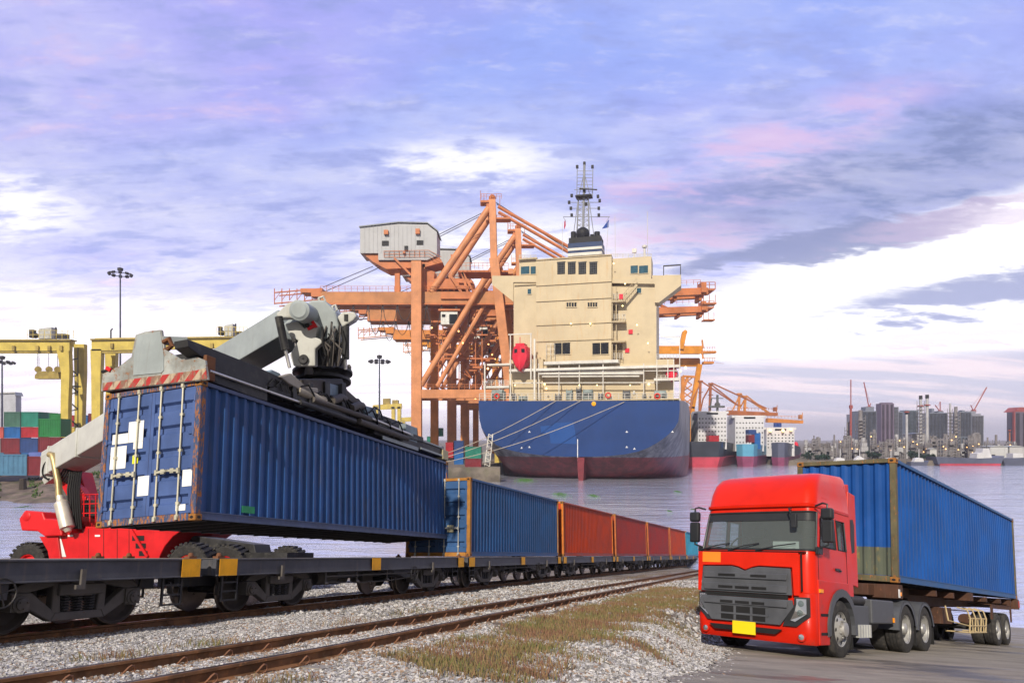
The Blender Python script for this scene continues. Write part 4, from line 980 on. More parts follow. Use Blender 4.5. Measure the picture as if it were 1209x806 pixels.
for xc in (.38, 1.74):
    for y0, s in ((-.03, 1), (TW + .03, -1)):
        mg = MB(); ri = []
        for k in range(15):
            an = R(8 + 172 * k / 14); c0, s0 = math.cos(an), math.sin(an); rr0 = .635 + (.03 if k in (0, 14) else 0)
            ri.append([(xc + rr0 * c0, y0, .50 + rr0 * s0), (xc + rr0 * c0, y0 + .62 * s, .50 + rr0 * s0), (xc + (rr0 - .03) * c0, y0 + .62 * s, .50 + (rr0 - .03) * s0), (xc + (rr0 - .03) * c0, y0, .50 + (rr0 - .03) * s0), ])
        mg.loft(ri, closed=True, smooth=False, caps=True)
        ri2 = [[(xc + rr * math.cos(R(8 + 172 * k / 14)), y0, .50 + rr * math.sin(R(8 + 172 * k / 14))) for rr in (.55, .637)] for k in range(15)]
        mg.loft(ri2, smooth=False); mg.build('mudguard', plast, tr)
    mf = MB(); mf.box(xc + .64, xc + .66, .0, .6, .16, .75); mf.build('mud_flap', M['black'], tr)
mf = MB(); mf.box(-2.80, -2.78, .02, .42, .14, .7); mf.build('mud_flap', M['black'], tr)

LT, TWc, HT = 12.785, 2.24, 2.792
tl = thing('container_trailer', 'rusty brown skeletal semi-trailer under the blue container, coupled behind the red lorry', 'semi-trailer', None, TM)
b = MB(); b.box(-.05, .25, .0, TW, 1.16, 1.46); b.box(-.4, -.04, .5, TW - .5, 1.2, 1.44); b.build('front_bolster', brown, tl, bevel=.01)
for yy in (.62, TW - .74):
    b = MB(); b.prism([(.25, yy, 1.46), (12.4, yy, 1.46), (12.4, yy, 1.20), (3.0, yy, 1.0), (2.7, yy, 1.22), (.25, yy, 1.22)], (0, .12, 0)); b.box(2.6, 12.4, yy - .03, yy + .15, .98, 1.01); b.build('main_beam', brown, tl)
for k, x_ in enumerate((2.9, 4.5, 6.15, 8.2, 10.1, 11.6)):
    b = MB(); b.box(x_, x_ + .12, .03, TW - .03, 1.30, 1.44)
    if k == 2: b.box(x_ - .1, x_ + .25, -.02, TW + .02, 1.28, 1.5)
    b.build('cross_member', brown, tl)
b = MB(); b.box(12.4, 12.75, -.02, TW + .02, 1.16, 1.5); b.build('rear_bolster', brown, tl, bevel=.01)
for yy in (-.03, TW - .02):
    b = MB(); b.box(12.62, 12.80, yy, yy + .05, 1.22, 1.44); b.build('tail_lamp', mat('tail_lens', (.4, .03, .01), .35) if yy < 0 else amber, tl)
b = MB(); b.box(-.07, .03, -.012, -.002, 1.18, 1.36); b.build('front_lamp', M['white'], tl)
b = MB(); b.box(.03, .07, -.03, .0, 1.22, 1.30); b.build('marker_lamp', amber, tl)
for yy in (.45, TW - .55):
    b = MB(); b.box(3.1, 3.24, yy, yy + .12, .32, 1.1); b.box(3.05, 3.3, yy - .05, yy + .17, .28, .32); b.build('landing_leg', brown, tl)
for xc in (9.35, 10.62):
    for y0, s in ((.0, -1), (TW, 1)): wheel(tl, xc, y0, s, dual=True, r=.5)
    b = MB(); b.cyl((xc, .3, .5), (xc, TW - .3, .5), .07, 10); b.build('axle', M['dark'], tl)
for y0, s in ((-.02, 1), (TW + .02, -1)):
    b = MB(); o_ = [(8.55, 1.16), (8.62, 1.24), (11.3, 1.24), (11.4, 1.16), (11.36, .72), (11.28, .72), (11.28, 1.12), (8.75, 1.12), (8.70, .80), (8.55, .80)]
    b.prism([(x_, y0, z) for x_, z in o_], (0, .04 * s, 0)); b.box(8.58, 11.38, min(y0, y0 + .6 * s), max(y0, y0 + .6 * s), 1.225, 1.25); b.build('trailer_mudguard', brown, tl)
    # spare wheel cage of cream painted pipes
cage_m = mat('cage_cream', (.46, .36, .20), .6, rust=.35, scale=3, dirt=.3)
b = MB()
for x_ in (5.9, 6.5, 7.15, 7.75): b.tube([(x_, .02, .42), (x_, -.02, .80), (x_, .04, 1.02), (x_, .28, 1.08)], .022, 6)
for z in (.42, .60, .80): b.tube([(5.9, .0, z), (7.75, .0, z)], .020, 6)
for x_ in (6.2, 6.82, 7.45): b.tube([(x_, .0, .42), (x_, .0, .80)], .016, 5)
b.tube([(5.9, .0, .42), (5.9, .6, .42)], .02, 6); b.tube([(7.75, .0, .42), (7.75, .6, .42)], .02, 6); b.tube([(4.6, .2, .72), (5.9, .02, .60)], .018, 5); b.tube([(4.6, .2, .72), (4.6, .25, 1.1)], .02, 6); b.build('wheel_cage', cage_m, tl)
b = MB(); b.box(4.7, 5.6, .35, .9, .62, 1.05); b.build('tool_box', brown, tl)
b = MB(); b.cyl((8.0, .6, .75), (8.5, .6, .75), .16, 12); b.build('air_tank', brown, tl)

tc_ = cmats('lorry_blue', (.007, .070, .29), (.115, .10, .055), rust=.10, dirt=.22, framerust=.5, dirtcol=(.03, .09, .20))
tc_['frame2'] = mat('lorry_blue_rail', (.03, .10, .26), .55, rust=.3, rustcol=(.10, .08, .05), scale=2)
tcm = TM @ Matrix.Translation((.0, .02, 1.50)) @ Matrix.Rotation(.030, 4, 'X')
tcn = make_container('bright blue container on the lorry trailer, olive rust on its front corner', LT, TWc, HT, tc_, tcm, near='plain', hi=True)
b = MB(); corr(b, (.037, 1.15, .18), (0, 1, 0), (0, 0, 1), (-1, 0, 0), .74, .62, .25, .045)
b = MB()
corr(b, (.036, .134, .15), (0, 1, 0), (0, 0, 1), (-1, 0, 0), 1.0 * (TWc - .26) / 1.0, .62, .25, .045)
b.build('rust_patch', mat('rust_patch', (.085, .10, .075), .7, rust=.55, rustcol=(.15, .12, .05), dirt=.5), tcn)
# ------------------------------------------------------------------ lifting machine (reach stacker)
sr_red = mat('machine_red', (.60, .010, .014), .42, var=.12, dirt=.25, dirtcol=(.24, .02, .02), scale=.8, coat=.2)
sr_grey = mat('machine_grey', (.30, .34, .35), .5, var=.10, dirt=.30, dirtcol=(.20, .20, .18), rust=.06, scale=1)
sr_pale = mat('machine_pale', (.50, .51, .48), .5, var=.10, dirt=.35, dirtcol=(.28, .26, .21), rust=.08, scale=1)
sr_blk = mat('machine_black', (.028, .028, .03), .5, var=.35, dirt=.45, dirtcol=(.10, .095, .085), rust=.12, rustcol=(.10, .05, .025), scale=1.5, streak=False)
sr_blue = mat('machine_bluegrey', (.22, .29, .34), .55, var=.2, dirt=.5, dirtcol=(.12, .10, .08), rust=.18, streak=False)
sr_white = mat('machine_white', (.48, .49, .47), .5, var=.08, dirt=.3, dirtcol=(.30, .29, .26), rust=.05)
stripe = bpy.data.materials.new('hazard_stripe'); stripe.use_nodes = True
q = NT(stripe.node_tree); o_ = q.n('ShaderNodeTexCoord').outputs['Object']; s_ = q.n('ShaderNodeSeparateXYZ', i={0: o_}).outputs
wv = q.math('FRACT', q.math('MULTIPLY', q.math('ADD', s_[1], q.math('MULTIPLY', s_[2], .9)), 2.75))
c_ = q.mix(q.ramp(wv, .50, .53), (.38, .02, .018), (.42, .34, .24)); nr = q.noise(q.scaled(o_, 3, 3, 1), 3, 8, .7)
c_ = q.mix(q.ramp(nr, .46, .60), c_, (.20, .12, .08)); stripe.node_tree.links.new(c_, stripe.node_tree.nodes['Principled BSDF'].inputs[0])
KO = Vector((-17.9, 24.75, 0)); KO.z = EYE - GOFF - S * KO.y
kx = Vector((.975, -.222, .222 * S)).normalized(); kn = Vector((0, S, 1)).normalized(); ky = kn.cross(kx).normalized(); kn = kx.cross(ky)
KM = Matrix((kx, ky, kn)).transposed().to_4x4(); KM.translation = KO
KI = KM.inverted()
rs = thing('reach_stacker', 'red reach stacker with a long grey boom, holding up the blue container', 'reach stacker', None, KM)
def kp(px, py, y=0.0): return ray_local(KM, px, py, 1, y)
def kpoly(b, pts, y0, y1): P_ = [kp(a, c, y0) for a, c in pts]; return b.prism([(p.x, y0, p.z) for p in P_], (0, y1 - y0, 0))
b = MB(); kpoly(b, [(66, 628), (98, 629), (101, 621), (214, 626), (204, 633), (194, 645), (188, 657), (187, 676), (68, 676)], 0, 3.0); b.build('chassis', sr_red, rs, bevel=.03)
b = MB(); kpoly(b, [(215, 630), (300, 642), (304, 662), (240, 662)], 1.0, 2.0); b.build('front_frame', sr_blk, rs, bevel=.03)
b = MB(); kpoly(b, [(22, 612), (29, 602), (50, 604), (53, 612), (71, 613), (73, 632), (52, 633), (44, 627), (25, 626)], -.25, 3.25); b.build('counterweight', sr_red, rs, bevel=.05)
b = MB(); b.lathe(kp(31, 609, -.26), (0, -1, 0), [(.0, .02), (.14, .02), (.18, 0)], 14); b.lathe(kp(59, 613, .6), (0, 0, 1), [(.13, -.2), (.13, .18), (.09, .26), (0, .3)], 14); b.build('filler_cap', sr_red, rs)
b = MB(); kpoly(b, [(46, 633), (68, 633), (73, 672), (60, 672), (56, 650)], -.1, .9); b.build('rear_fender', sr_red, rs, bevel=.02)
b = MB(); p = kp(74, 633, -.012); kpoly(b, [(68, 632), (71, 632), (78, 657), (73, 657)], -.02, -.012); b.build('white_chevron', M['white'], rs)
for a in (104, 122, 138, 152):
    b = MB(); kpoly(b, [(a, 624), (a + .6, 624), (a + .6, 672), (a, 672)], -.006, -.002); b.build('panel_seam', M['black'], rs)
for a, c in ((80, 631), (112, 631), (58, 635)):
    b = MB(); kpoly(b, [(a, c), (a + 6, c), (a + 6, c + 2.2), (a, c + 2.2)], -.03, -.012); b.build('label_plate', M['white'], rs)
b = MB(); 
for k in range(3): kpoly(b, [(156 + k * 4, 632 + k * 9), (170 + k * 2, 632 + k * 9), (170 + k * 2, 638 + k * 9), (156 + k * 4, 638 + k * 9)], -.012, -.004)
b.build('step_recess', M['black'], rs)
b = MB(); b.beam(kp(154, 624, -.05), kp(174, 657, -.05), .05, .09); b.build('step_stringer', sr_red, rs)
# boom support posts
b = MB()
for y in (.75, 1.95): b.beam(kp(78, 560, y), kp(118, 625, y), .30, .62, w2=.30, h2=.7)
b.build('boom_post', sr_red, rs, bevel=.03)
b = MB(); b.beam(kp(96, 560, 1.1), kp(112, 622, 1.1), .6, .5); b.build('engine_cover', sr_red, rs, bevel=.03)
b = MB(); b.cyl(kp(110, 600, .6), kp(128, 610, .6), .30, 16); b.cbox(kp(112, 600, .4), (.7, .5, .6)); b.build('hydraulic_unit', sr_blk, rs, bevel=.02)
# railings
b = MB()
for a in (92, 99, 106, 113, 119): b.tube([kp(a, 584, -.1), kp(a, 606 + (a - 92) * .5, -.1)], .022, 6)
for c in (584, 595, 606): b.tube([kp(92, c, -.1), kp(119, c - 1, -.1)], .022, 6)
b.tube([kp(92, 584, -.1), kp(86, 626, -.1)], .022, 6); b.build('railing', sr_red, rs)
# exhaust
br_m = mat('exhaust_brass', (.42, .33, .17), .4, metal=.55, var=.2, dirt=.3); mu_m = mat('muffler', (.62, .58, .50), .4, metal=.4, dirt=.3)
b = MB(); b.tube([kp(58, 536, -.35), kp(62, 537, -.35), kp(64, 544, -.35), kp(69, 570, -.35), kp(70, 588, -.35)], [.11, .12, .12, .12, .12], 12); b.build('exhaust_pipe', br_m, rs)
b = MB(); b.lathe(kp(80, 624, -.35), kp(70, 584, -.35) - kp(80, 624, -.35), [(0, -.12), (.10, -.12), (.15, 0), (.24, .04), (.24, 1.0), (.13, 1.12), (.12, 1.3)], 18); b.build('muffler', mu_m, rs)
# hoses
for k in range(6):
    b = MB(); a = 74 + k * 2.6; b.tube([kp(a - 6, 566 + k, -.15), kp(a + 2, 553 + k * .8, -.2), kp(a + 9, 556, -.2), kp(a + 6, 578, -.22), kp(a + 7, 600, -.2), kp(a + 9, 624, -.12)], .035, 6); b.build('hose', M['black'], rs)
for k in range(4):
    b = MB(); b.tube([kp(88, 548 - k * 1.5, .55), kp(98, 540 - k * 3, .5), kp(106, 536 - k * 2.2, .5), kp(118, 520 - k * 2, .5)], .03, 5); b.build('hose', M['black'], rs)
# tyres
def big_wheel(x, y, s, r, wd):
    b = MB(); b.lathe((x, y, r), (0, s, 0), [(r * .5, -.02), (r * .55, .01), (r * .86, .03), (r * .955, -.03), (r * .955, -wd + .03), (r * .86, -wd - .03), (r * .5, -wd)], 36)
    for k in range(26):
        a = 2 * math.pi * k / 26
        for e in (0, 1):
            aa = a + e * .12; y0 = y + s * (.0 - e * wd * .52); c = Vector((x, y0 - s * wd * .22, r)) + Vector((math.cos(aa), 0, math.sin(aa))) * r * .965
            t_ = Vector((-math.sin(aa), 0, math.cos(aa)))
            b.beam(c + Vector((0, s * wd * .26, 0)) - t_ * .02, c - Vector((0, s * wd * .24, 0)) + t_ * .05, r * .115, r * .09, up=(math.cos(aa), 0, math.sin(aa)))
    o = b.build('wheel', M['rubber'], rs); h = MB(); h.lathe((x, y, r), (0, s, 0), [(r * .52, -.04), (r * .46, -.05), (r * .42, -.16), (r * .22, -.14), (r * .2, -.02), (0, -.02)], 24); h.build('rim', sr_red, o)
px_f = kp(222, 657, -.3).x; RW = .84
big_wheel(px_f, -.35, -1, RW, .6); big_wheel(px_f + .9, .42, -1, RW * .97, .6); 
big_wheel(kp(333, 657, 2.9).x, 3.1, -1, RW * .96, .6); big_wheel(kp(300, 657, 2.4).x, 2.35, -1, RW * .9, .6)
rx = kp(33, 657, -.1).x; big_wheel(rx, -.15, -1, .86, .5); big_wheel(rx, 3.05, 1, .86, .5)
b = MB(); b.cyl((px_f, -.3, RW), (px_f, 3.2, RW), .22, 14); b.cyl((rx, 0, .7), (rx, 3, .7), .18, 12); b.box(px_f - 1.4, px_f + 3.2, .6, 2.4, RW - .3, RW + .5); b.build('axle', sr_blk, rs)
# boom, world points brought into the machine frame
def wl_(px, py, d): return KI @ W(px, py, d)
A0, A1 = wl_(66, 550, 26.2), wl_(345, 386, 17.2)
bd_ = (A1 - A0)
b = MB(); pm = A0 + bd_ * .62
b.beam(A0, pm, 1.05, 1.0, w2=1.0, h2=.96); b.build('outer_boom', sr_white, rs, bevel=.04)
b = MB(); b.beam(A0 + bd_ * .55, A1, .84, .80, w2=.80, h2=.74); b.build('inner_boom', sr_grey, rs, bevel=.03)
b = MB()
for e in (.05, .22, .40, .62): c = A0 + bd_ * e; b.beam(c - bd_.normalized() * .06, c + bd_.normalized() * .06, 1.12, 1.08)
b.build('boom_collar', sr_pale, rs, bevel=.02)
b = MB(); b.prism([wl_(a, c, 25.5) for a, c in ((47, 538), (62, 530), (72, 520), (76, 534), (92, 546), (66, 562), (52, 572), (49, 566), (54, 560), (50, 552))], KI.to_3x3() @ Vector((.1, .5, 0))); b.build('boom_foot', sr_white, rs, bevel=.03)
b = MB(); c = wl_(58, 554, 25.4); b.tube([c + Vector((.30 * math.cos(a), 0, .36 * math.sin(a))) for a in [R(40 + k * 22) for k in range(12)]], .03, 6); b.build('hose', M['black'], rs)
b = MB()
for y in (.6, 2.1): b.cyl(kp(118, 612, y), KI @ W(205, 480 + 20, 21.2), .17, 14)
b.build('lift_cylinder', sr_blk, rs)
# ---- boom head above the container
HI = HM.inverted(); RHK = KI @ HM
def hp(px, py, y): return RHK @ ray_local(HM, px, py, 1, y)           # held-container frame plane y, in machine coordinates
def hpe(px, py, x=-.06): return RHK @ ray_local(HM, px, py, 0, x)
hv = RHK.to_3x3()
DH = 16.4
dv = KI.to_3x3() @ Vector((0.05, 1, 0))      # depth direction
def hd_poly(pts, d, th): 
    b_ = MB(); b_.prism([wl_(a, c, d) for a, c in pts], dv * th); return b_
hd_poly([(333, 383), (343, 374), (356, 360), (368, 354), (383, 354), (396, 368), (400, 384), (398, 398), (386, 406), (366, 400), (352, 396), (339, 394)], DH - .1, .85).build('boom_head', sr_grey, rs, bevel=.05)
hd_poly([(336, 382), (350, 378), (360, 388), (368, 376), (376, 384), (372, 398), (383, 402), (372, 412), (372, 432), (346, 432), (342, 418), (352, 402), (342, 397)], DH - .28, .22).build('head_plate', sr_pale, rs, bevel=.03)
hd_poly([(372, 398), (398, 394), (396, 412), (388, 432), (372, 432)], DH + .1, .5).build('head_underside', sr_blk, rs, bevel=.02)
hd_poly([(325, 371), (338, 358), (350, 353), (358, 357), (360, 370), (352, 376), (338, 375), (329, 376)], DH - .62, .3).build('pivot_lug', sr_pale, rs, bevel=.04)
c = wl_(353, 366, DH - .75); b = MB(); b.lathe(c, dv, [(0, -.02), (.17, -.02), (.19, 0), (.24, .02), (.24, .75)], 24); b.build('pivot_pin', sr_grey, rs)
b = MB(); b.lathe(wl_(363, 384, DH - .3), dv, [(0, -.03), (.05, -.03), (.06, 0)], 12); b.lathe(wl_(358, 424, DH - .34), dv, [(.02, -.01), (.05, -.02), (.10, -.02), (.12, .02)], 14); b.build('pivot_pin', sr_blk, rs)
hd_poly([(398, 374), (404, 368), (418, 368), (421, 373), (417, 378), (404, 386)], DH - .2, .3).build('pivot_lug', sr_pale, rs, bevel=.03)
hd_poly([(366, 370), (370, 378), (375, 386), (370, 387), (364, 390), (362, 386), (369, 383), (365, 377)], DH - .31, .02).build('red_arrow', mat('arrow_red', (.75, .01, .02), .4), rs)
for pts in ([(376, 352), (382, 350), (384, 355), (379, 359)], [(392, 362), (396, 360), (398, 366), (394, 368)]):
    b = MB(); b.tube([wl_(a, c, DH) for a, c in pts + [pts[0]]], .03, 6); b.build('lifting_eye', sr_pale, rs)
for (p0, p1, p2, d) in (((329, 374), (337, 413), (342, 434), DH - .75), ((408, 376), (408, 424), (408, 436), DH - .1), ((345, 378), (349, 404), (352, 420), DH + .6)):
    b = MB(); b.cyl(wl_(*p0, d), wl_(*p1, d), .09, 14); o = b.build('tilt_cylinder', sr_blk, rs); b = MB(); b.cyl(wl_(*p1, d), wl_(*p2, d), .04, 10); b.build('piston_rod', M['steel'], o)
b = MB(); b.beam(wl_(408, 372, DH - .1), wl_(408, 380, DH - .1), .22, .2); b.build('cylinder_clevis', sr_blk, rs)
random.seed(3)
for k in range(16):
    x0 = 384 + random.uniform(-4, 18); x1 = x0 + random.uniform(-8, 8); d = DH - .15 + random.uniform(-.2, .4)
    ys = [380 + random.uniform(-6, 12), 398 + random.uniform(-6, 8), 414 + random.uniform(-5, 8), 432]
    b = MB(); P_ = [Vector(wl_(x0, ys[0], d)), Vector(wl_(x0 + random.uniform(-6, 8), ys[1], d - .15)), Vector(wl_(x1 + random.uniform(-5, 6), ys[2], d - .12)), Vector(wl_(x1, ys[3], d))]
    cr_ = []
    for j in range(13):
        u = j / 12 * 3; i_ = min(2, int(u)); f_ = u - i_; f_ = f_ * f_ * (3 - 2 * f_); cr_.append(P_[i_].lerp(P_[i_ + 1], f_))
    b.tube(cr_, random.choice((.016, .022, .028)), 6); b.build('hose', random.choice((M['black'], M['black'], M['grime'])), rs)
# rotator: ring, motors
hz = lambda v: hv @ Vector(v)
rc = hp(381, 440, 1.2); up = hz((0, 0, 1)).normalized()
b = MB(); b.lathe(rc, up, [(0, .06), (.74, .06), (.82, .03), (.82, -.04), (.70, -.06), (.62, -.14), (.62, -.20), (.78, -.22), (.78, -.29), (.6, -.31), (0, -.31)], 40); b.build('rotator_ring', sr_blk, rs)
for a, c, r_, h_ in ((375, 430, .10, .30), (379, 422, .08, .2), (396, 424, .11, .42), (388, 432, .16, .2), (404, 430, .09, .34), (365, 433, .10, .14), (412, 434, .07, .25)):
    b = MB(); p = hp(a, c + 6, 1.1); b.lathe(p, up, [(r_ * 1.2, -.1), (r_ * 1.2, h_ * .3), (r_, h_ * .35), (r_, h_ * .8), (r_ * .7, h_ * .85), (r_ * .6, h_), (0, h_)], 14); b.build('slew_motor', M['grime'], rs)
# spreader frame, along the top of the container
def hpoly(b_, pts, y0, y1):
    P_ = [ray_local(HM, a, c, 1, y0) for a, c in pts]; P_ = [RHK @ Vector((p.x, y0, p.z)) for p in P_]; return b_.prism(P_, hv @ Vector((0, y1 - y0, 0)))
sp_root = MB()
for y0, y1 in ((.02, .34), (2.08, 2.40)):
    hpoly(sp_root, [(246, 449), (243, 425), (222, 409), (221, 400), (232, 404), (300, 431), (340, 449), (340, 461), (316, 456), (316, 474), (300, 469)] if y0 < 1 else [(246, 449), (243, 425), (222, 409), (221, 400), (232, 404), (300, 431), (340, 449), (340, 461), (316, 456), (316, 474), (300, 469)], y0, y1)
spr = sp_root.build('spreader_beam', sr_blk, rs, bevel=.015)
def lbox(name, x0, x1, y0, y1, z0, z1, m_, bev=.012, parent=None):
    b_ = MB(); b_.box(x0, x1, y0, y1, z0, z1); b_.v = [tuple(RHK @ Vector(v)) for v in b_.v]; return b_.build(name, m_, parent or rs, bevel=bev)
H0 = HH
xA, xB = 2.0, 9.3
lbox('spreader_frame', xA, xB, .25, .75, H0 + .20, H0 + .50, sr_blk); lbox('spreader_frame', xA, xB, HW - .75, HW - .25, H0 + .20, H0 + .50, sr_blk)
lbox('spreader_beam', .1, 11.4, .80, 1.12, H0 + .16, H0 + .44, sr_blk, parent=spr); lbox('spreader_beam', .1, 11.4, 1.32, 1.62, H0 + .16, H0 + .44, sr_blk, parent=spr)
lbox('spreader_beam', 6.6, 11.35, .06, .34, H0 + .12, H0 + .42, sr_blk, parent=spr)
for x_ in (3.4, 4.4, 5.5, 6.6, 7.4): lbox('spreader_crossbeam', x_, x_ + .22, .08, HW - .08, H0 + .22, H0 + .62 if 4 < x_ < 7 else H0 + .56, sr_blk)
lbox('spreader_box', 3.2, 3.9, .03, .62, H0 + .22, H0 + .64, sr_blue, .03); lbox('spreader_box', 7.6, 8.2, .1, .55, H0 + .3, H0 + .72, sr_blk, .03)
lbox('spreader_box', 8.5, 9.3, .05, .8, H0 + .30, H0 + .80, sr_blue, .03); lbox('spreader_plate', 8.2, 11.2, .02, .5, H0 + .42, H0 + .47, sr_grey, .0)
lbox('spreader_box', 9.5, 11.2, .02, .05, H0 + .14, H0 + .20, sr_grey, .0)
b = MB(); hpoly(b, [(312, 459), (342, 449), (352, 447), (404, 447), (411, 462), (429, 478), (446, 488), (493, 505), (495, 530), (440, 513), (345, 482), (312, 472)], .42, 2.0); b.build('spreader_body', sr_blk, rs, bevel=.015)
# near side of the turntable carriage: rails, posts, gussets and boxes one behind the other
def nb(name, pts, y0, y1, m_, bev=.012): b = MB(); hpoly(b, pts, y0, y1); return b.build(name, m_, rs, bevel=bev)
nb('carriage_rail', [(318, 458), (330, 456), (500, 516), (500, 522), (470, 514), (318, 464)], .02, .16, sr_blk)
nb('carriage_rail', [(346, 449), (404, 455), (446, 492), (446, 498), (402, 464), (346, 455)], .12, .40, M['grime'])
for x0, x1, y0, y1 in ((346, 351, 450, 474), (366, 370, 452, 480), (384, 390, 450, 489), (404, 409, 452, 494), (424, 427, 474, 500), (446, 449, 488, 508)): nb('carriage_post', [(x0, y0), (x1, y0), (x1, y1), (x0, y1 - 1)], -.02, .30, [sr_blk, M['grime']][x0 % 2])
nb('hydraulic_box', [(313, 440), (322, 436), (331, 440), (336, 452), (330, 458), (316, 456)], .20, .75, sr_blue, .03); nb('hydraulic_box', [(388, 452), (404, 456), (403, 470), (388, 466)], .1, .4, sr_blue, .02); nb('hydraulic_box', [(412, 468), (424, 470), (432, 480), (432, 492), (413, 486)], .15, .6, sr_blk, .03)
nb('hydraulic_box', [(430, 478), (444, 482), (447, 498), (432, 492)], .05, .55, sr_blue, .02); nb('cover_strip', [(448, 497), (488, 512), (488, 515), (448, 501)], .0, .02, sr_grey, 0); nb('cover_strip', [(452, 514), (494, 528), (494, 532), (452, 518)], -.01, .01, sr_grey, 0)
nb('cable_arm', [(331, 444), (344, 440), (362, 456), (376, 458), (376, 464), (358, 462), (340, 452)], -.04, .12, mat('arm_cream', (.30, .28, .25), .55, dirt=.5, streak=False, rust=.15), .03)
nb('carriage_plate', [(358, 448), (384, 448), (388, 462), (376, 466), (360, 458)], .05, .15, M['grime']); nb('carriage_plate', [(366, 470), (404, 483), (404, 490), (366, 478)], -.05, .05, sr_blk)
for x_ in (318, 326, 352, 372, 398, 418, 436):
    b = MB(); P_ = [ray_local(HM, x_ + dx, 450 + (x_ - 318) * .28 + dy, 1, -.02) for dx, dy in ((0, 4), (6, -3), (13, 2), (16, 12))]; b.tube([RHK @ p for p in P_], .022, 6); b.build('hose', M['black'], rs)
b = MB(); b.lathe(hp(381, 452, 1.2), up, [(.62, .15), (.58, -.05), (.66, -.35), (.8, -.75), (.9, -1.2)], 12, False); b.build('turntable_base', sr_blk, rs)
def ltube(name, pts, r_, m_, parent=None, n=10):
    b_ = MB(); b_.tube([RHK @ Vector(p) for p in pts], r_, n); return b_.build(name, m_, parent or rs)
ltube('slide_rod', [(.15, -.04, H0 + .20), (3.0, -.04, H0 + .22)], .028, M['steel']); ltube('slide_rod', [(6.2, -.03, H0 + .50), (8.6, -.03, H0 + .46)], .04, M['steel'])
ltube('spreader_cylinder', [(3.0, -.04, H0 + .22), (5.4, -.04, H0 + .24)], .07, sr_blk); ltube('spreader_cylinder', [(3.5, -.05, H0 + .40), (6.2, -.05, H0 + .46)], .075, M['grime']); ltube('spreader_cylinder', [(5.6, -.05, H0 + .28), (8.4, -.05, H0 + .28)], .085, M['grime'])
ltube('spreader_cylinder', [(3.0, .05, H0 + .52), (4.1, .05, H0 + .50)], .12, mat('cyl_cream', (.42, .38, .30), .5, dirt=.4, streak=False))
for k in range(7): x_ = 3.0 + k * .75; ltube('hose', [(x_, -.02, H0 + .58), (x_ + .25, -.10, H0 + .70 - .05 * k % .1), (x_ + .5, -.08, H0 + .52), (x_ + .7, -.02, H0 + .35)], .022, M['black'], n=6)
for x_, y_ in ((5.7, .2), (4.8, .3)):
    b = MB(); b.tube([RHK @ Vector(p) for p in ((x_ - .5, -.05, H0 + .55), (x_, .0, H0 + .75), (x_ + .3, .1, H0 + .8))], .11, 10); b.build('damper', M['grime'], rs)
# end frames
ef = [(119, 462), (121, 441), (141, 432), (155, 421), (160, 395), (172, 391), (190, 389), (194, 412), (214, 424), (232, 421), (242, 425), (245, 448)]
b = MB(); b.prism([hpe(a, c, -.07) for a, c in ef], hv @ Vector((.06, 0, 0))); endf = b.build('spreader_end_plate', mat('end_plate', (.34, .36, .35), .6, var=.22, rust=.55, rustcol=(.20, .10, .055), dirt=.7, dirtcol=(.17, .15, .12), scale=1.8, streak=False), rs, bevel=.008)
b = MB(); b.prism([hpe(a, c, -.085) for a, c in ((157, 443), (158, 420), (162, 396), (189, 391), (193, 420), (193, 437), (190, 440))], hv @ Vector((.014, 0, 0))); b.build('cover_panel', sr_grey, endf, bevel=.004)
st_ = MB(); P_ = [ray_local(HM, a, c, 0, -.082) for a, c in ((121, 461), (121, 452), (232, 437), (243, 434), (244, 447))]
st_.prism(P_, (.012, 0, 0)); so = st_.build('hazard_strip', stripe, None); so.parent = endf; so.matrix_basis = RHK
lbox('end_crossbeam', -.01, .42, .0, HW, H0 + .05, H0 + .36, sr_blk, parent=endf)
lbox('end_crossbeam', HL - .42, HL + .04, .0, HW, H0 + .05, H0 + .40, mat('end_cream', (.42, .37, .22), .6, rust=.3, dirt=.4, streak=False), .02)
lbox('end_post', .05, .30, -.05, .10, H0 + .02, H0 + .50, rust_m, parent=endf)
for x_ in (.09, HL - .09):
    for y_ in (.09, HW - .09):
        ltube('twist_lock', [(x_, y_, H0 - .03), (x_, y_, H0 + .12)], .045, M['grime'])
b = MB(); b.beam(hpe(192, 402, -.02), hpe(221, 403, .35), .12, .16); b.build('end_arm', sr_grey, rs, bevel=.01)
b = MB(); b.tube([hpe(193, 404, -.05), hpe(200, 400, -.05), hpe(203, 408, -.02), hpe(198, 412, 0)], .05, 8); b.build('end_shackle', rust_m, rs)
lbox('end_guide', .02, .9, .10, 1.4, H0 + .42, H0 + .60, sr_blk, .02)
b = MB(); p = hpe(121, 439, -.05); b.beam(p, hpe(133, 436, -.05), .06, .05); b.build('lock_indicator', M['black'], rs); b = MB(); b.beam(hpe(126, 434, -.08), hpe(131, 437, -.08), .05, .07); b.build('lock_indicator_flag', mat('flag_red', (.7, .02, .02), .4), rs)

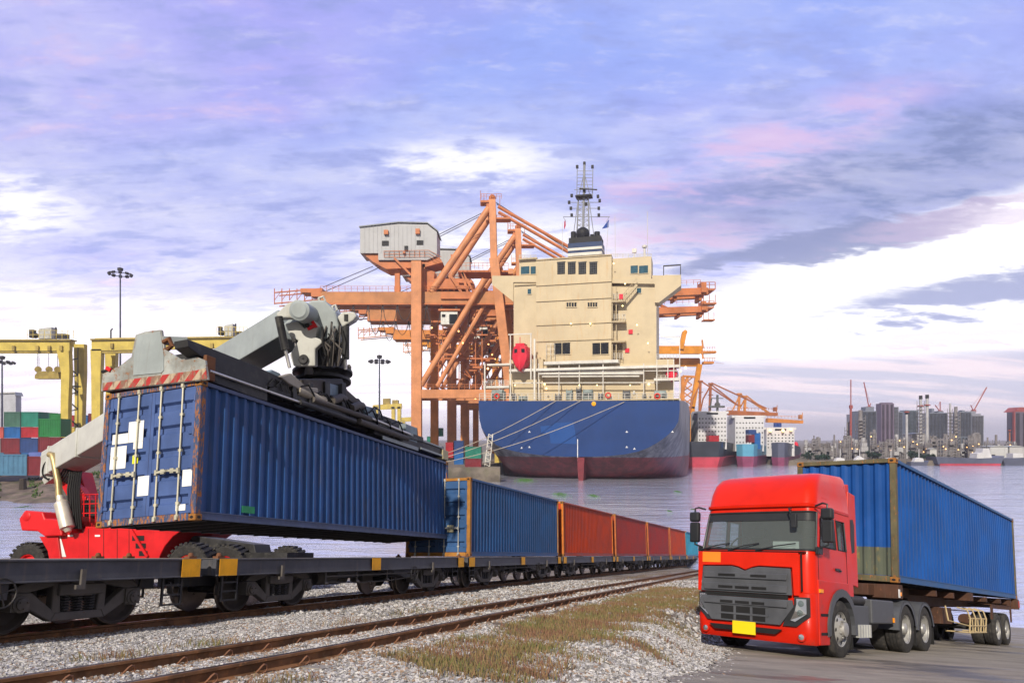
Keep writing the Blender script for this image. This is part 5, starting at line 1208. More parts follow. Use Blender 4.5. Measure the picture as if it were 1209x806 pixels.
# ------------------------------------------------------------------ port land
land_m = mat('port_land', (.17, .145, .12), .95, var=.3, scale=.15, dirt=.4, dirtcol=(.09, .10, .05), streak=False, bump=.4, bscale=20)
conc_m = mat('quay_concrete', (.07, .066, .062), .85, var=.3, scale=.3, dirt=.4, dirtcol=(.03, .03, .03))
LZ = 5.0
def poly_sheet(name, pts, z, m, zb=-3, skirt=True):
    b = MB(); n = len(pts); b.add([(x, y, z) for x, y in pts], [tuple(range(n))])
    if skirt: b.add([(x, y, zb) for x, y in pts] + [(x, y, z) for x, y in pts], [(i, (i + 1) % n, n + (i + 1) % n, n + i) for i in range(n)])
    return b.build(name, m)
tag(poly_sheet('terrain', [(-2500, 190), (-95, 190), (-62, 228), (-4, 228), (-4, 234.5), (-14, 236), (122, 792), (400, 1500), (1500, 6000), (-4500, 6000)], LZ, land_m), kind='structure')
tag(poly_sheet('terrain', [(90, 900), (150, 376), (2500, 376), (6000, 6000), (1200, 6000)], 2.6, land_m), kind='structure')
# muddy bank in front of the left port land
def bank_z(x, y):
    k = np.clip((y - 156 - 3 * np.sin(x * .13) - 2 * np.sin(x * .31 + 1)) / 34, 0, 1)
    return -.6 + 5.62 * k ** .75 + .35 * wob(x, y, .35) * np.sin(np.pi * k) + .2 * wob(x, y, .9, 3) * np.sin(np.pi * k)
xs_ = np.arange(-340, -70, 1.5); ys_ = np.arange(152, 193, 1.0)
tag(grid_mesh('terrain', xs_, ys_, bank_z, mat('mud', (.15, .115, .095), .9, var=.35, scale=.25, dirt=.6, dirtcol=(.07, .10, .03), streak=False, bump=.8, bscale=15)), kind='structure')
n_ = 5200; x = rng.uniform(-165, -100, n_); y = rng.uniform(157, 190, n_); kk = wob(x, y, .16, 2) + wob(x, y, .5, 4) > .35; x, y = x[kk], y[kk]
th = rng.uniform(0, 6.28, len(x)); h = rng.uniform(.25, .9, len(x)); z = bank_z(x, y)
V = np.stack([np.stack([x - .25 * np.cos(th), y - .25 * np.sin(th), z], -1), np.stack([x + .25 * np.cos(th), y + .25 * np.sin(th), z], -1), np.stack([x + rng.normal(0, .3, len(x)), y, z + h], -1)], 1).reshape(-1, 3)
o = np_mesh('bank_grass', V, np.arange(len(V)).reshape(-1, 3), mat('bank_green', (.06, .11, .025), .8, var=.4, scale=.2)); tag(o, 'green weeds on the muddy river bank', kind='stuff')
# ------------------------------------------------------------------ the big ship
SH_TH = R(15)
SM = Matrix.Translation((W(686, 567, 237).x, 237, 0)) @ Matrix.Rotation(-SH_TH, 4, 'Z')
cream = mat('ship_cream', (.53, .44, .29), .5, var=.06, scale=.12, dirt=.22, dirtcol=(.42, .29, .13), rust=.04, rustcol=(.35, .16, .04))
creamd = mat('ship_cream_deck', (.44, .36, .23), .55, var=.12, scale=.2, dirt=.4, dirtcol=(.30, .22, .12))
navy = mat('ship_blue', (.006, .036, .15), .5, var=.10, scale=.08, dirt=.25, dirtcol=(.02, .05, .14))
brightb = mat('ship_repaint', (.007, .058, .23), .5, var=.05, scale=.1)
shipwin = mat('ship_window', (.012, .014, .018), .18, var=.1)
shipwinb = mat('ship_window_blue', (.03, .09, .13), .15)
shipw = mat('ship_white', (.62, .60, .55), .5, var=.1, dirt=.25, scale=.2)
shipd = mat('ship_gear', (.10, .105, .11), .6, var=.3, scale=.4, dirt=.4, streak=False)
shipg = mat('ship_gear_green', (.22, .27, .26), .55, var=.2, scale=.4, dirt=.4)
lbred = mat('lifeboat_red', (.62, .02, .045), .4, var=.06, scale=.3)
hullm = bpy.data.materials.new('hull_paint'); hullm.use_nodes = True; q = NT(hullm.node_tree); hb_ = hullm.node_tree.nodes['Principled BSDF']
o_ = q.n('ShaderNodeTexCoord').outputs['Object']; zz_ = q.n('ShaderNodeSeparateXYZ', i={0: o_}).outputs[2]
nz = q.noise(q.scaled(o_, .25, .25, .05), 1.5, 7, .65); 
c_ = q.mix(q.ramp(nz, .35, .7), (.10, .014, .02), (.26, .032, .045)); cup = q.mix(q.ramp(nz, .35, .7), (.08, .085, .11), (.30, .31, .35))
c_ = q.mix(q.ramp(q.math('ADD', zz_, q.math('MULTIPLY', nz, .5)), 8.2, 8.5), c_, cup); hullm.node_tree.links.new(c_, hb_.inputs[0]); hb_.inputs['Roughness'].default_value = .45
ship = thing('cargo_ship', 'big ship with a dark blue stern and a tall cream superstructure', 'ship', None, SM)
def spt(px, py, y=0.0): return ray_local(SM, px, py, 1, y)
T_ = [(565, 473), (565.3, 482), (566, 495), (568.5, 505), (574, 513.5), (586, 525), (598, 530), (611, 533.3), (630, 536), (649, 538), (667, 538.8), (685, 539), (703, 538.8), (720, 538), (738, 536), (753, 533), (765, 528.5), (775, 523), (784, 517), (791, 511), (797, 504), (801, 497), (802.5, 484), (802.5, 473)]
T0 = [spt(a, c, 0) for a, c in T_]; zt = T0[0].z; N_ = len(T0)
tr_ = MB(); tr_.add([(p.x, 0, p.z) for p in T0], [tuple(range(N_))]); tr_.build('transom', navy, ship)
hbm = (T0[-1].x - T0[0].x) / 2; xm = (T0[-1].x + T0[0].x) / 2
def section(y, hb, zb, flat, top=None):
    """superelliptic section from the deck edge round the keel to the other deck edge"""
    pts = []
    for i in range(N_):
        a = math.pi * i / (N_ - 1); c, s = math.cos(a), math.sin(a)
        xx = -math.copysign(abs(c) ** flat, c) * hb; z_ = (top or zt) - (abs(s) ** (flat * .9)) * ((top or zt) - zb)
        pts.append(Vector((xm + xx, y, z_)))
    return pts
secs = [[Vector((p.x, 0.02, p.z)) for p in T0]]
def blend(A, B, k): return [a.lerp(b_, k) for a, b_ in zip(A, B)]
sB = section(9, hbm + 1.6, -4.0, .62); secs += [[Vector((p.x, yy_, p.z)) for p in blend(secs[0], sB, kk_)] for yy_, kk_ in ((3, .18), (8, .45), (16, .78), (26, 1.0))]
secs += [section(36, hbm + 2.4, -8, .42), section(50, hbm + 2.6, -10, .3), section(190, hbm + 2.6, -10, .28), section(225, hbm * .72, -10, .4, zt + 2), section(262, hbm * .05, -8, .6, zt + 6)]
h = MB(); h.loft(secs, smooth=True); h.build('hull', hullm, ship)
dk = MB(); dk.box(T0[0].x + .3, T0[-1].x - .3, .3, 200, zt - .6, zt - .2); dk.build('deck', creamd, ship)
b = MB(); P_ = [spt(a, c, -.03) for a, c in ((638, 503), (652, 502), (655, 499), (677, 498), (679, 510), (681, 524), (650, 523), (649, 512), (639, 511))]; b.prism(P_, (0, .02, 0)); b.build('repainted_patch', brightb, ship)
b = MB(); P_ = [spt(a, c, -.3) for a, c in ((681.5, 540), (690, 540), (689, 560), (688.5, 568), (683, 568), (682, 553))]; b.prism(P_, (0, 6, 0)); b.build('rudder', mat('rudder_red', (.17, .025, .035), .5, var=.2, scale=.3, dirt=.3), ship)
mk = MB()
for a, c in ((625, 510), (625, 528), (616, 529), (740, 510), (740, 528), (749, 530), (794, 510)):
    p = spt(a, c, -.05); mk.cbox(p, (.8, .05, .2)); mk.cbox(p + Vector((0, 0, .3)), (.25, .05, .4))
mk.box(spt(682, 520, 0).x - .12, spt(682, 520, 0).x + .12, -.08, -.02, spt(0, 538, 0).z, spt(0, 518, 0).z); mk.build('draught_mark', M['white'], ship)
b = MB(); c = spt(701, 476.5, -.1); b.lathe(c, (0, -1, 0), [(0, .2), (.6, .2), (.8, .1), (.8, -.1)], 14); b.build('stern_lamp', yellow_m, ship)
def srect(b, x0, y0, x1, y1, dy, th, front=True):
    """box whose front face covers the given photograph rectangle on the plane dy behind the transom"""
    p, q_ = spt(x0, y0, dy), spt(x1, y1, dy); p2, q2 = spt(x0, y1, dy), spt(x1, y0, dy)
    xa, xb = (p.x + p2.x) / 2, (q_.x + q2.x) / 2; za, zb_ = (q_.z + p2.z) / 2, (p.z + q2.z) / 2
    return b.box(xa, xb, dy, dy + th, za, zb_)
def sblock(name, rects, m_, dy, th, parent=None, bev=0):
    b = MB()
    for r_ in rects: srect(b, *r_, dy, th)
    return b.build(name, m_, parent or ship, bevel=bev)
Y0 = 12
tower = sblock('superstructure', [(633, 304, 722, 473)], mat('ship_cream_stained', (.53, .44, .29), .5, var=.06, scale=.10, dirt=.42, dirtcol=(.48, .27, .09), rust=.03), Y0, 22)
sblock('superstructure', [(606.5, 332, 633, 473)], cream, Y0 + 1.5, 20); sblock('superstructure', [(722, 336, 775, 473)], cream, Y0 + 3, 20)
sblock('wheelhouse', [(613, 305.5, 633, 331.5)], cream, Y0 + 2.2, 10); sblock('wheelhouse', [(722, 304, 769, 331)], cream, Y0 + 2.4, 10)
for pts, dy in (([(581, 325.5), (633, 325.5), (633, 333), (606, 333), (606, 356), (581, 336)], Y0 + 1), ([(722, 329), (770, 329), (770, 325), (804, 325), (804, 337), (778, 357), (773, 357), (773, 335), (722, 334)], Y0 + 1.6)):
    b = MB(); b.prism([spt(a, c, dy) for a, c in pts], (0, 7, 0)); b.build('bridge_wing', cream, ship)
for k, r_ in enumerate([(633, 303, 722, 304.4), (633, 334.5, 722, 335), (633, 353.5, 722, 354), (633, 382, 722, 382.6), (633, 401, 722, 402), (607, 335, 633, 336.6), (612, 304.5, 634, 306)]):
    sblock('deck_ledge', [r_], creamd, Y0 - .35 if r_[0] == 633 else Y0 + 1, 1)
for r_ in ((658, 309.5, 667, 323.5), (670.5, 309.5, 679.5, 323.5), (683, 309.5, 692, 323.5), (696, 309.5, 705, 323.5)):
    o = sblock('window', [r_], shipwin, Y0 - .10, .08); x0, y0, x1, y1 = r_
    b = MB()
    for k in range(5): srect(b, x0 + .3, y0 + 1 + k * 2.7, x1 - .3, y0 + 1.5 + k * 2.7, Y0 - .2, .08)
    for k in range(3): srect(b, x0 + 1.6 + k * 2.6, y0, x0 + 2.0 + k * 2.6, y1, Y0 - .2, .08)
    srect(b, x0 - .6, y0 - .7, x1 + .6, y0, Y0 - .25, .2); b.build('window_grille', shipd, o)
for r_ in ((669, 357, 674, 362), (675, 357, 680.5, 362), (694, 357, 699, 362), (700, 357, 705, 362), (654, 404.5, 673, 418), (699.5, 404.5, 718.5, 418)):
    o = sblock('window', [r_], shipwin, Y0 - .10, .08); x0, y0, x1, y1 = r_
    b = MB(); srect(b, (x0 + x1) / 2 - .35, y0, (x0 + x1) / 2 + .35, y1, Y0 - .18, .06); srect(b, x0 - .7, y1, x1 + .7, y1 + .8, Y0 - .3, .25); srect(b, x0 - .6, y0 - .6, x1 + .6, y0, Y0 - .2, .15); b.build('window_frame', cream, o)
for r_, dy in (((615, 314.5, 625, 323.5), 2.2), ((626.5, 314.5, 632.5, 323.5), 2.2), ((744.5, 313.5, 753, 322.5), 2.4), ((754.5, 313.5, 765, 322.5), 2.4), ((623, 341, 627, 347), 1.5), ((752, 340, 757, 346), 3)):
    o = sblock('window', [r_], shipwinb, Y0 + dy - .1, .08); b = MB(); srect(b, r_[0] - .5, r_[3], r_[2] + .5, r_[3] + .7, Y0 + dy - .25, .2); b.build('window_frame', cream, o)
# funnel, bands, pipes
fu = sblock('funnel', [(670.5, 286, 710.5, 304)], mat('funnel_navy', (.012, .035, .11), .45, scale=.3), Y0 + 1, 8)
sblock('funnel_band', [(670.3, 291.8, 710.7, 294.8)], shipw, Y0 + .8, 8.4, fu); sblock('funnel_band', [(670.3, 297.8, 710.7, 301.4)], shipw, Y0 + .8, 8.4, fu)
sblock('funnel_top', [(671.5, 279.5, 709.5, 286.5)], M['black'], Y0 + 1.6, 7)
b = MB()
for a, r_, tp in ((677, 1.0, 274), (688, 1.7, 274), (699, .7, 277), (705, 1.1, 274)):
    p0, p1 = spt(a, 282, Y0 + 6), spt(a, tp, Y0 + 6); b.cyl(p0, p1, r_, 12)
b.ball(spt(688, 276.5, Y0 + 4), 2.6, 14, 8); b.build('exhaust_pipe', M['black'], fu)
# mast
m_ = MB(); dy = Y0 + 12
def tl_(a, c, e, f, r_=.16, b=m_, dy=dy, n=5): b.tube([spt(a, c, dy), spt(e, f, dy)], r_, n, False)
for a, e in ((680, 683), (696, 694.5)): tl_(a, 303, e, 232, .3)
tl_(688, 300, 690, 193, .45, n=8)
for (a, e) in ((674, 682), (704, 696)): tl_(a, 300, e, 240, .16)
for k in range(11):
    c = 296 - k * 6; w_ = 9 - k * .35; tl_(689 - w_, c, 689 + w_, c, .12); tl_(689 - w_, c, 689 + w_ * .9, c - 6, .09); tl_(689 + w_, c, 689 - w_ * .9, c - 6, .09)
for a in (681, 699.5): tl_(a, 232, a + .5, 198, .16)
for k in range(8): tl_(681, 230 - k * 4, 700, 230 - k * 4, .10)
tl_(683, 233, 689.5, 205, .14); tl_(697, 233, 690, 205, .14)
for c, x0, x1 in ((256, 665, 720), (246, 674, 707), (239, 672, 708), (224, 678, 705)): tl_(x0, c, x1, c, .13)
tl_(665, 256, 668, 262, .1); tl_(719, 256, 716, 262, .1); m_.build('mast', mat('mast_grey', (.25, .26, .28), .5, scale=.3), ship)
b = MB(); p = spt(689.5, 232.5, dy); b.cbox(p, (6.2, 4, .6)); 
for a, c in ((690, 193), (681.5, 197), (699.5, 197), (675, 231), (672, 239), (674, 246), (706, 232), (708, 237), (707, 246), (692, 241), (707, 254), (690, 226), (675, 254)): b.cbox(spt(a, c, dy), (.9, .9, 1.1))
b.beam(spt(684, 223, dy - 1), spt(705, 224, dy - 1), .5, .35); b.build_each('mast_fitting', M['black'], ship)
def flag(pts, m__, lab):
    b = MB(); P_ = [spt(a, c, Y0 + 12) for a, c in pts]; b.prism(P_, (0, .08, 0)); o = b.build('flag', m__, ship); return o
flag([(719, 259), (713, 267), (710.5, 270), (714, 269.5), (718.5, 268.5)], mat('flag_blue', (.01, .05, .28), .7), ''); flag([(667.5, 259), (668, 266), (666.5, 271), (665.8, 268), (666.2, 262)], mat('flag_red2', (.4, .02, .06), .7), '')
def rail(b, x0, y0, x1, y1, dy, h_=3.0, step=6, r_=.10):
    n = max(1, int(abs(x1 - x0) / step))
    for k in range(n + 1):
        a = x0 + (x1 - x0) * k / n; c = y0 + (y1 - y0) * k / n; b.tube([spt(a, c, dy), spt(a, c - h_, dy)], r_, 4, False)
    for e in (1, .66, .33): b.tube([spt(x0, y0 - h_ * e, dy), spt(x1, y1 - h_ * e, dy)], r_ * .8, 4, False)
rl_ = MB()
rail(rl_, 566, 473, 802, 473, .6, 8.5, 7, .11)
for a in (612, 633): pass
rail(rl_, 722, 304, 769, 304, Y0 + 2.4, 4.5); rail(rl_, 613, 305, 633, 305, Y0 + 2.2, 4); rail(rl_, 785, 325, 804, 325, Y0 + 2, 0.5)
rail(rl_, 722, 378, 738, 378, Y0 + 1, 7, 3); rail(rl_, 722, 354, 738, 354, Y0 + 1, 7, 3); rail(rl_, 722, 424, 735, 424, Y0 + 1, 7, 3); rail(rl_, 775, 424, 803, 424, Y0 + 1, 6, 4); rail(rl_, 645, 424, 655, 424, Y0 - 1, 18, 5); rail(rl_, 775, 449, 802, 449, 6, 6, 5); rail(rl_, 570, 455, 600, 455, 6, 6, 5)
rl_.build('railing', shipw, ship)
g_ = MB()
for x0, y0, x1, y1 in ((783, 314, 784, 325), (803, 314, 804, 325), (783, 312.5, 804, 314)): srect(g_, x0, y0, x1, y1, Y0 + 4, .3)
g_.build('wing_frame', M['dark'], ship)
# stair tower on the right
s_ = MB()
for c in (354.5, 378.5, 402): srect(s_, 722, c, 738.5, c + 1.8, Y0 - .5, 3.4)
for c in (338, 358, 382, 406): srect(s_, 727, c, 728, c + 18, Y0 + .5, .5); srect(s_, 722.5, c, 723.3, c + 18, Y0 - .4, .4)
P0, P1 = spt(735, 356, Y0), spt(752, 336, Y0); s_.beam(P0, P1, .25, .9); s_.beam(P0 + Vector((0, 0, 2.4)), P1 + Vector((0, 0, 2.4)), .15, .15)
for k in range(8): c_ = P0.lerp(P1, k / 7); s_.beam(c_, c_ + Vector((0, 0, 2.4)), .1)
s_.build('outside_stairs', creamd, ship)
s_ = MB(); srect(s_, 723.5, 361, 730, 378, Y0 + 2.9, .08); srect(s_, 723.5, 405, 735, 424, Y0 + 2.9, .08); s_.build('stair_doorway', mat('shade_brown', (.16, .12, .07), .7, scale=.3), ship)
for r_ in ((731, 347, 735.5, 353), (742, 389, 747, 394), (738, 411, 743, 416), (763, 392, 0, 0)):
    if r_[2]: o = sblock('fire_box', [r_], lbred, Y0 + 2.6 if r_[0] > 736 else Y0 - .8, .4)
# lower tiers, platform, pipework and deck gear
sblock('poop_tier', [(601, 424, 641, 473)], cream, 8, 6); sblock('poop_tier', [(641, 430, 795, 473)], cream, 9, 5); sblock('poop_tier', [(775, 424, 795, 473)], cream, 8.4, 6)
for r_ in ((642, 425.5, 730, 429), (601, 433, 803, 436), (575, 429, 604, 431), (571, 455, 601, 458), (772, 446, 803, 449)): sblock('gallery_deck', [r_], shipw, 4.2, 5)
b = MB()
for c, x0, x1, r_ in ((441, 636, 760, .5), (444.5, 640, 755, .28), (438, 630, 800, .22), (452, 605, 780, .2)): b.tube([spt(x0, c, 5.5), spt(x1, c - .5, 5.5)], r_, 8)
for a in (636, 660, 684, 712, 760): b.tube([spt(a, 429, 5), spt(a, 472, 5)], .2, 6)
b.build('pipework', shipw, ship)
b = MB()
for x0, y0, x1, y1 in ((571.5, 429, 573, 473), (602, 394, 603.2, 473), (626, 394, 627.4, 448), (600, 393.6, 628, 395), (630, 400, 632, 473), (802, 397, 803, 473), (775, 424, 776, 473), (780, 397, 803, 398), (795, 424, 796, 473), (788, 424, 789, 449)): srect(b, x0, y0, x1, y1, 3.6, .35)
b.build_each('davit_frame', shipw, ship)
random.seed(11)
gear = [(580, 460, 596, 472), (604, 464, 609, 472), (612, 466, 622, 473), (655, 464, 662, 473), (668, 459, 676, 472), (680, 457, 686, 472), (688, 459, 700, 472), (706, 463, 712, 473), (716, 466, 722, 473), (735, 460, 744, 472), (747, 461, 750, 466), (758, 464, 763, 473), (772, 461, 787, 472)]
for k, (x0, y0, x1, y1) in enumerate(gear):
    b = MB(); srect(b, x0, y0 + 2, x1, y1, 2.2, 1.6); a = (x0 + x1) / 2; r_ = (x1 - x0) * .296 * .3
    p = spt(a, y0 + 4, 2.0); b.cyl(p - Vector(((x1 - x0) * .12, 0, 0)), p + Vector(((x1 - x0) * .12, 0, 0)), r_ * .9, 12); b.beam(spt(x0 + 1, y1, 1.6), spt(x0 + 1, y0, 1.6), .3); b.beam(spt(x1 - 1, y1, 1.6), spt(x1 - 1, y0, 1.6), .3)
    b.build('mooring_winch', [shipg, shipd][k % 2] if k != 10 else shipw, ship, bevel=.08, seg=1)
for a, c in ((586.5, 467.5), (718, 466.5), (776, 467.5)):
    b = MB(); p = spt(a, c, .3); b.tube([p + Vector((.85 * math.cos(t_), 0, .85 * math.sin(t_))) for t_ in [k * math.pi / 8 for k in range(17)]], .24, 6)
    b.build('lifebuoy', mat('buoy_red', (.65, .05, .03), .5), ship)
for (a, c, r_) in ((643, 453.5, .42), (645, 458.5, .4), (766, 453.5, .45), (803.2, 438, .4), (576, 435, .4), (724.5, 311, .25), (738, 335, .25), (735, 361, .25), (674, 382, .25), (697, 382, .25), (752, 383.5, .25), (765, 405, .25), (684, 454.5, .2), (705, 454.5, .2), (744, 454.5, .2), (608, 454.5, .2)):
    b = MB(); b.ball(spt(a, c, 3.4 if c > 425 else Y0 - .8), r_, 8, 6); b.build('deck_lamp', M['lamp_warm'] if r_ > .3 else mat('lamp_small', (1, .85, .4), emit=(1, .75, .25), estr=6), ship)
# radar post, antennas
b = MB(); b.tube([spt(761, 304, Y0 + 4), spt(761, 292, Y0 + 4)], .4, 8); b.lathe(spt(761, 291, Y0 + 4), (0, 0, 1), [(0, -.6), (.9, -.4), (.9, .3), (0, .8)], 12); b.tube([spt(764.5, 304, Y0 + 5), spt(764.5, 250, Y0 + 5)], .09, 4); b.tube([spt(726.5, 304, Y0 + 5), spt(726, 255, Y0 + 5)], .07, 4)
b.beam(spt(751, 295, Y0 + 5), spt(748, 304, Y0 + 5), .3); b.cbox(spt(749, 296, Y0 + 5), (1.6, 1, 1.4)); b.tube([spt(664, 304, Y0 + 5), spt(664, 262, Y0 + 5)], .07, 4); b.tube([spt(716, 304, Y0 + 5), spt(718, 262, Y0 + 5)], .07, 4); b.build('antenna', shipw, ship)
# lifeboats hang from the davits: things of their own
def lifeboat(px, py, hw, hh, label, dy=2.4):
    c = SM @ spt(px, py, dy); t_ = thing('lifeboat', label, 'lifeboat', 'enclosed lifeboats', Matrix.Translation(c) @ Matrix.Rotation(-SH_TH, 4, 'Z'))
    b = MB(); prof = [(0, -1.0, .0), (.22, -.86, .05), (.62, -.55, .35), (.95, -.1, .75), (1.0, .1, .8), (.92, .45, .8), (.78, .8, .75), (.45, .95, .7), (0, .98, .65)]
    rings_ = []
    for y_, s_ in ((-.5, .15), (0, .8), (1.2, 1.0), (6, 1.0), (9, .8), (10.5, .2)):
        rg = []
        for x_, z_, _ in prof: rg.append(Vector((x_ * hw * s_, y_, z_ * hh * (1 if z_ < 0 else .9 + .1 * s_))))
        for x_, z_, _ in prof[::-1][1:-1]: rg.append(Vector((-x_ * hw * s_, y_, z_ * hh * (1 if z_ < 0 else .9 + .1 * s_))))
        rings_.append(rg)
    b.loft(rings_, closed=True, caps=True); b.build('hull', lbred, t_)
    b = MB()
    for s_ in (-1, 1): b.box(s_ * hw * .38 - hw * .2, s_ * hw * .38 + hw * .2, -.42, -.30, hh * .35, hh * .62)
    b.build('cabin_window', shipwin, t_)
    b = MB(); b.box(-hw * .5, hw * .5, .3, 5, hh * .85, hh * 1.05); b.tube([(0, .6, hh), (0, .6, hh * 1.5)], .15, 6); b.build('hatch', lbred, t_, bevel=.1)
lifeboat(613.5, 422, 3.3, 5.0, 'red enclosed lifeboat hanging nose down on the left of the cream superstructure')
lifeboat(793, 442, 2.2, 2.4, 'smaller red lifeboat on the right side of the stern deck', 6)
for (x0, y0, x1, y1, lab) in ((656, 473.5, 452, 556, 'uppermost mooring rope, ending left on the ship rail'), (685, 473.5, 458, 556, 'middle mooring rope, running from the middle of the ship rail'), (737, 474.5, 470, 556, 'lowest mooring rope, ending right of the round yellow stern lamp')):
    A_, B_ = SM @ spt(x0, y0, -.2), W(x1, y1, 231); b = MB(); b.tube([A_.lerp(B_, k / 12) - Vector((0, 0, 3.0 * math.sin(math.pi * k / 12))) for k in range(13)], .11, 5)
    tag(b.build('mooring_rope', mat('rope', (.42, .37, .30), .9)), lab, 'rope', 'mooring ropes')
# ------------------------------------------------------------------ ship-to-shore cranes
def cranemat(name, c): return mat(name, c, .5, var=.14, scale=.15, dirt=.3, dirtcol=tuple(v * .55 for v in c), rust=.05)
girder_c = cranemat('crane_tan', (.44, .19, .075)); salmon = cranemat('crane_salmon', (.58, .245, .11)); salmond = cranemat('crane_salmon_deep', (.50, .17, .065)); orange_c = cranemat('crane_orange', (.56, .21, .045)); yorange = cranemat('crane_yellow_orange', (.62, .24, .015)); rustc = cranemat('crane_rust', (.34, .11, .04))
housegrey = mat('machine_house_grey', (.40, .41, .43), .5, var=.06, scale=.2, dirt=.15); cabw = mat('crane_cab_white', (.62, .63, .60), .5)
cable_m = mat('cable', (.08, .07, .07), .6)
def sts_crane(s, px0, d0, body, deep, label, tip=848, left=320, house=True, stays=True, loops=True, col2=None, detail=True):
    """crane drawn on the photograph's measures of the nearest one (tower foot 578), scaled by s; d0 grows as the scale falls, so the metres stay the same"""
    k = d0 / F
    base = Vector((W(px0, HY, d0).x, d0, LZ)); root = thing('quay_crane', label, 'quay crane', 'quay cranes along the berth', Matrix.Translation(base))
    kk = k * s
    def L(px, py, dy=0.0): return Vector(((px - 578) * kk, dy, EYE - LZ + (HY - py) * kk))
    def bm(b, a, c, w, h=None, dy=0, dy2=None): return b.beam(L(*a, dy), L(*c, dy if dy2 is None else dy2), w * kk, (h or w) * kk, up=(0, 1, 0))
    body2 = col2 or body; DB = 17.0
    zf = (HY - 518) * 0
    foot = 518 + (EYE - LZ) / kk                 # photograph row of the ground for this scale
    for (x_, w_, dy, mm) in ((492, 12, 0, body), (507.5, 9.5, DB, body2)):
        b = MB(); bm(b, (x_, 309 if dy == 0 else 350), (x_, foot), w_, w_ * .8, dy); b.build('leg', mm, root, bevel=.15, seg=1)
    for dy, off, mm in ((0, 0, body), (DB, 15, body2)):
        b = MB(); bm(b, (583 + off * .3, 305), (603 + off * .7, 470), 11, 9, dy); bm(b, (603 + off * .7, 468), (603 + off * .7, foot), 10, 9, dy); b.build('leg', mm, root, bevel=.15, seg=1)
    b = MB()
    for dy in (0, DB): bm(b, (488, 465), (606, 465), 10, 8, dy)
    for x_ in (492, 603): b.beam(L(x_, 465, 0), L(x_, 465, DB), 8 * kk, 9 * kk); b.beam(L(x_, 315 if x_ < 500 else 320, 0), L(x_, 345 if x_ < 500 else 320, DB), 6 * kk)
    b.build_each('portal_beam', body, root)
    for dy in (0, DB):
        b = MB(); b.tube([L(572, 330, dy), L(497, 455, dy)], 3.6 * kk, 10); b.tube([L(576, 350, dy + 4), L(515, 455, dy + 4)], 2.6 * kk, 8); b.build('diagonal_brace', body, root)
    b = MB(); b.tube([L(577, 243, 3), L(508, 343, 3)], 4.2 * kk, 12); b.tube([L(577, 243, DB - 3), L(511, 343, DB - 3)], 4 * kk, 12); b.build('back_brace', body, root)
    for dy in (2, DB - 4):
        b = MB(); bm(b, (581, 234), (583, 310), 8, 7, dy); b.build('tower_post', body, root, bevel=.12, seg=1)
    b = MB(); b.beam(L(578, 238, 2), L(578, 238, DB - 4), 8 * kk, 8 * kk)
    b.cbox(L(576, 236, 4), (18 * kk, 5, 2.5 * kk)); b.cbox(L(590, 256, 4), (26 * kk, 5, 2 * kk)); b.ball(L(581, 231, 3), 4.4 * kk, 10, 6)
    for x_, y0 in ((567, 222), (571, 226), (590, 228)): b.tube([L(x_, 240, 3), L(x_, y0, 3)], .12, 4)
    b.build('tower_head', deep, root)
    b = MB(); girder_l = 377
    for dy in (3.5, DB - 6):
        b.beam(L(girder_l, 350, dy), L(606, 350, dy), 14 * kk, 3.2, up=(0, 1, 0))
    o = b.build('main_girder', girder_c if s > .8 else body, root, bevel=.12, seg=1)
    b = MB()
    for dy in (3.5, DB - 6): b.beam(L(girder_l, 357.8, dy), L(606, 357.8, dy), 1.6 * kk, 4.0, up=(0, 1, 0))
    for x_ in range(380, 606, 28): b.beam(L(x_, 352, 3.5), L(x_, 352, DB - 6), 1.2, 1.6)
    b.build('girder_rail', deep, root)
    b = MB()
    for dy in (3.5, DB - 6): b.beam(L(606, 351, dy), L(tip - 10, 342, dy), 13 * kk, 3, up=(0, 1, 0), h2=3, w2=8 * kk)
    for f_ in range(620, tip - 8, 30): b.beam(L(f_, 350, 3.5), L(f_, 350, DB - 6), 1.2, 1.6)
    b.build('boom', salmond if s > .8 else body, root, bevel=.1, seg=1)
    b = MB(); b.cbox(L(tip - 12, 340, DB / 2 - 1), (20 * kk, DB * .6, 2.2 * kk)); b.cbox(L(tip - 3, 336, 4), (6 * kk, 5, 15 * kk)) if False else None
    for x_ in (tip - 22, tip - 15, tip - 8, tip - 1):
        b.tube([L(x_, 340, 3), L(x_, 331, 3)], .18, 4); b.tube([L(x_, 357, 3), L(x_, 346, 3)], .16, 4) if x_ > tip - 16 else None
    for c in (331, 334): b.tube([L(tip - 22, c, 3), L(tip - 1, c, 3)], .13, 4)
    b.cbox(L(tip - 8, 357, 4), (15 * kk, 5, 1.6 * kk)); b.cbox(L(tip - 16, 338, 4), (6 * kk, 6, 12 * kk)); b.build('boom_tip', deep, root)
    # left end lattice platform
    b = MB()
    for c in (339, 352): b.tube([L(320, c + 4, 4), L(girder_l, c - 1, 4)], .30, 5); b.tube([L(320, c + 4, DB - 7), L(girder_l, c - 1, DB - 7)], .28, 5)
    for x_ in range(320, girder_l + 1, 9):
        b.tube([L(x_, 357 if x_ < 330 else 352, 4), L(x_, 338, 4)], .2, 4)
        b.tube([L(x_, 352, 4), L(x_ + 9, 340, 4)], .13, 4)
    b.cbox(L(365, 341, 7), (26 * kk, 8, 5 * kk)); b.cbox(L(371, 345, 5), (12 * kk, 5, 7 * kk)); b.build('tail_platform', deep, root)
    b = MB()
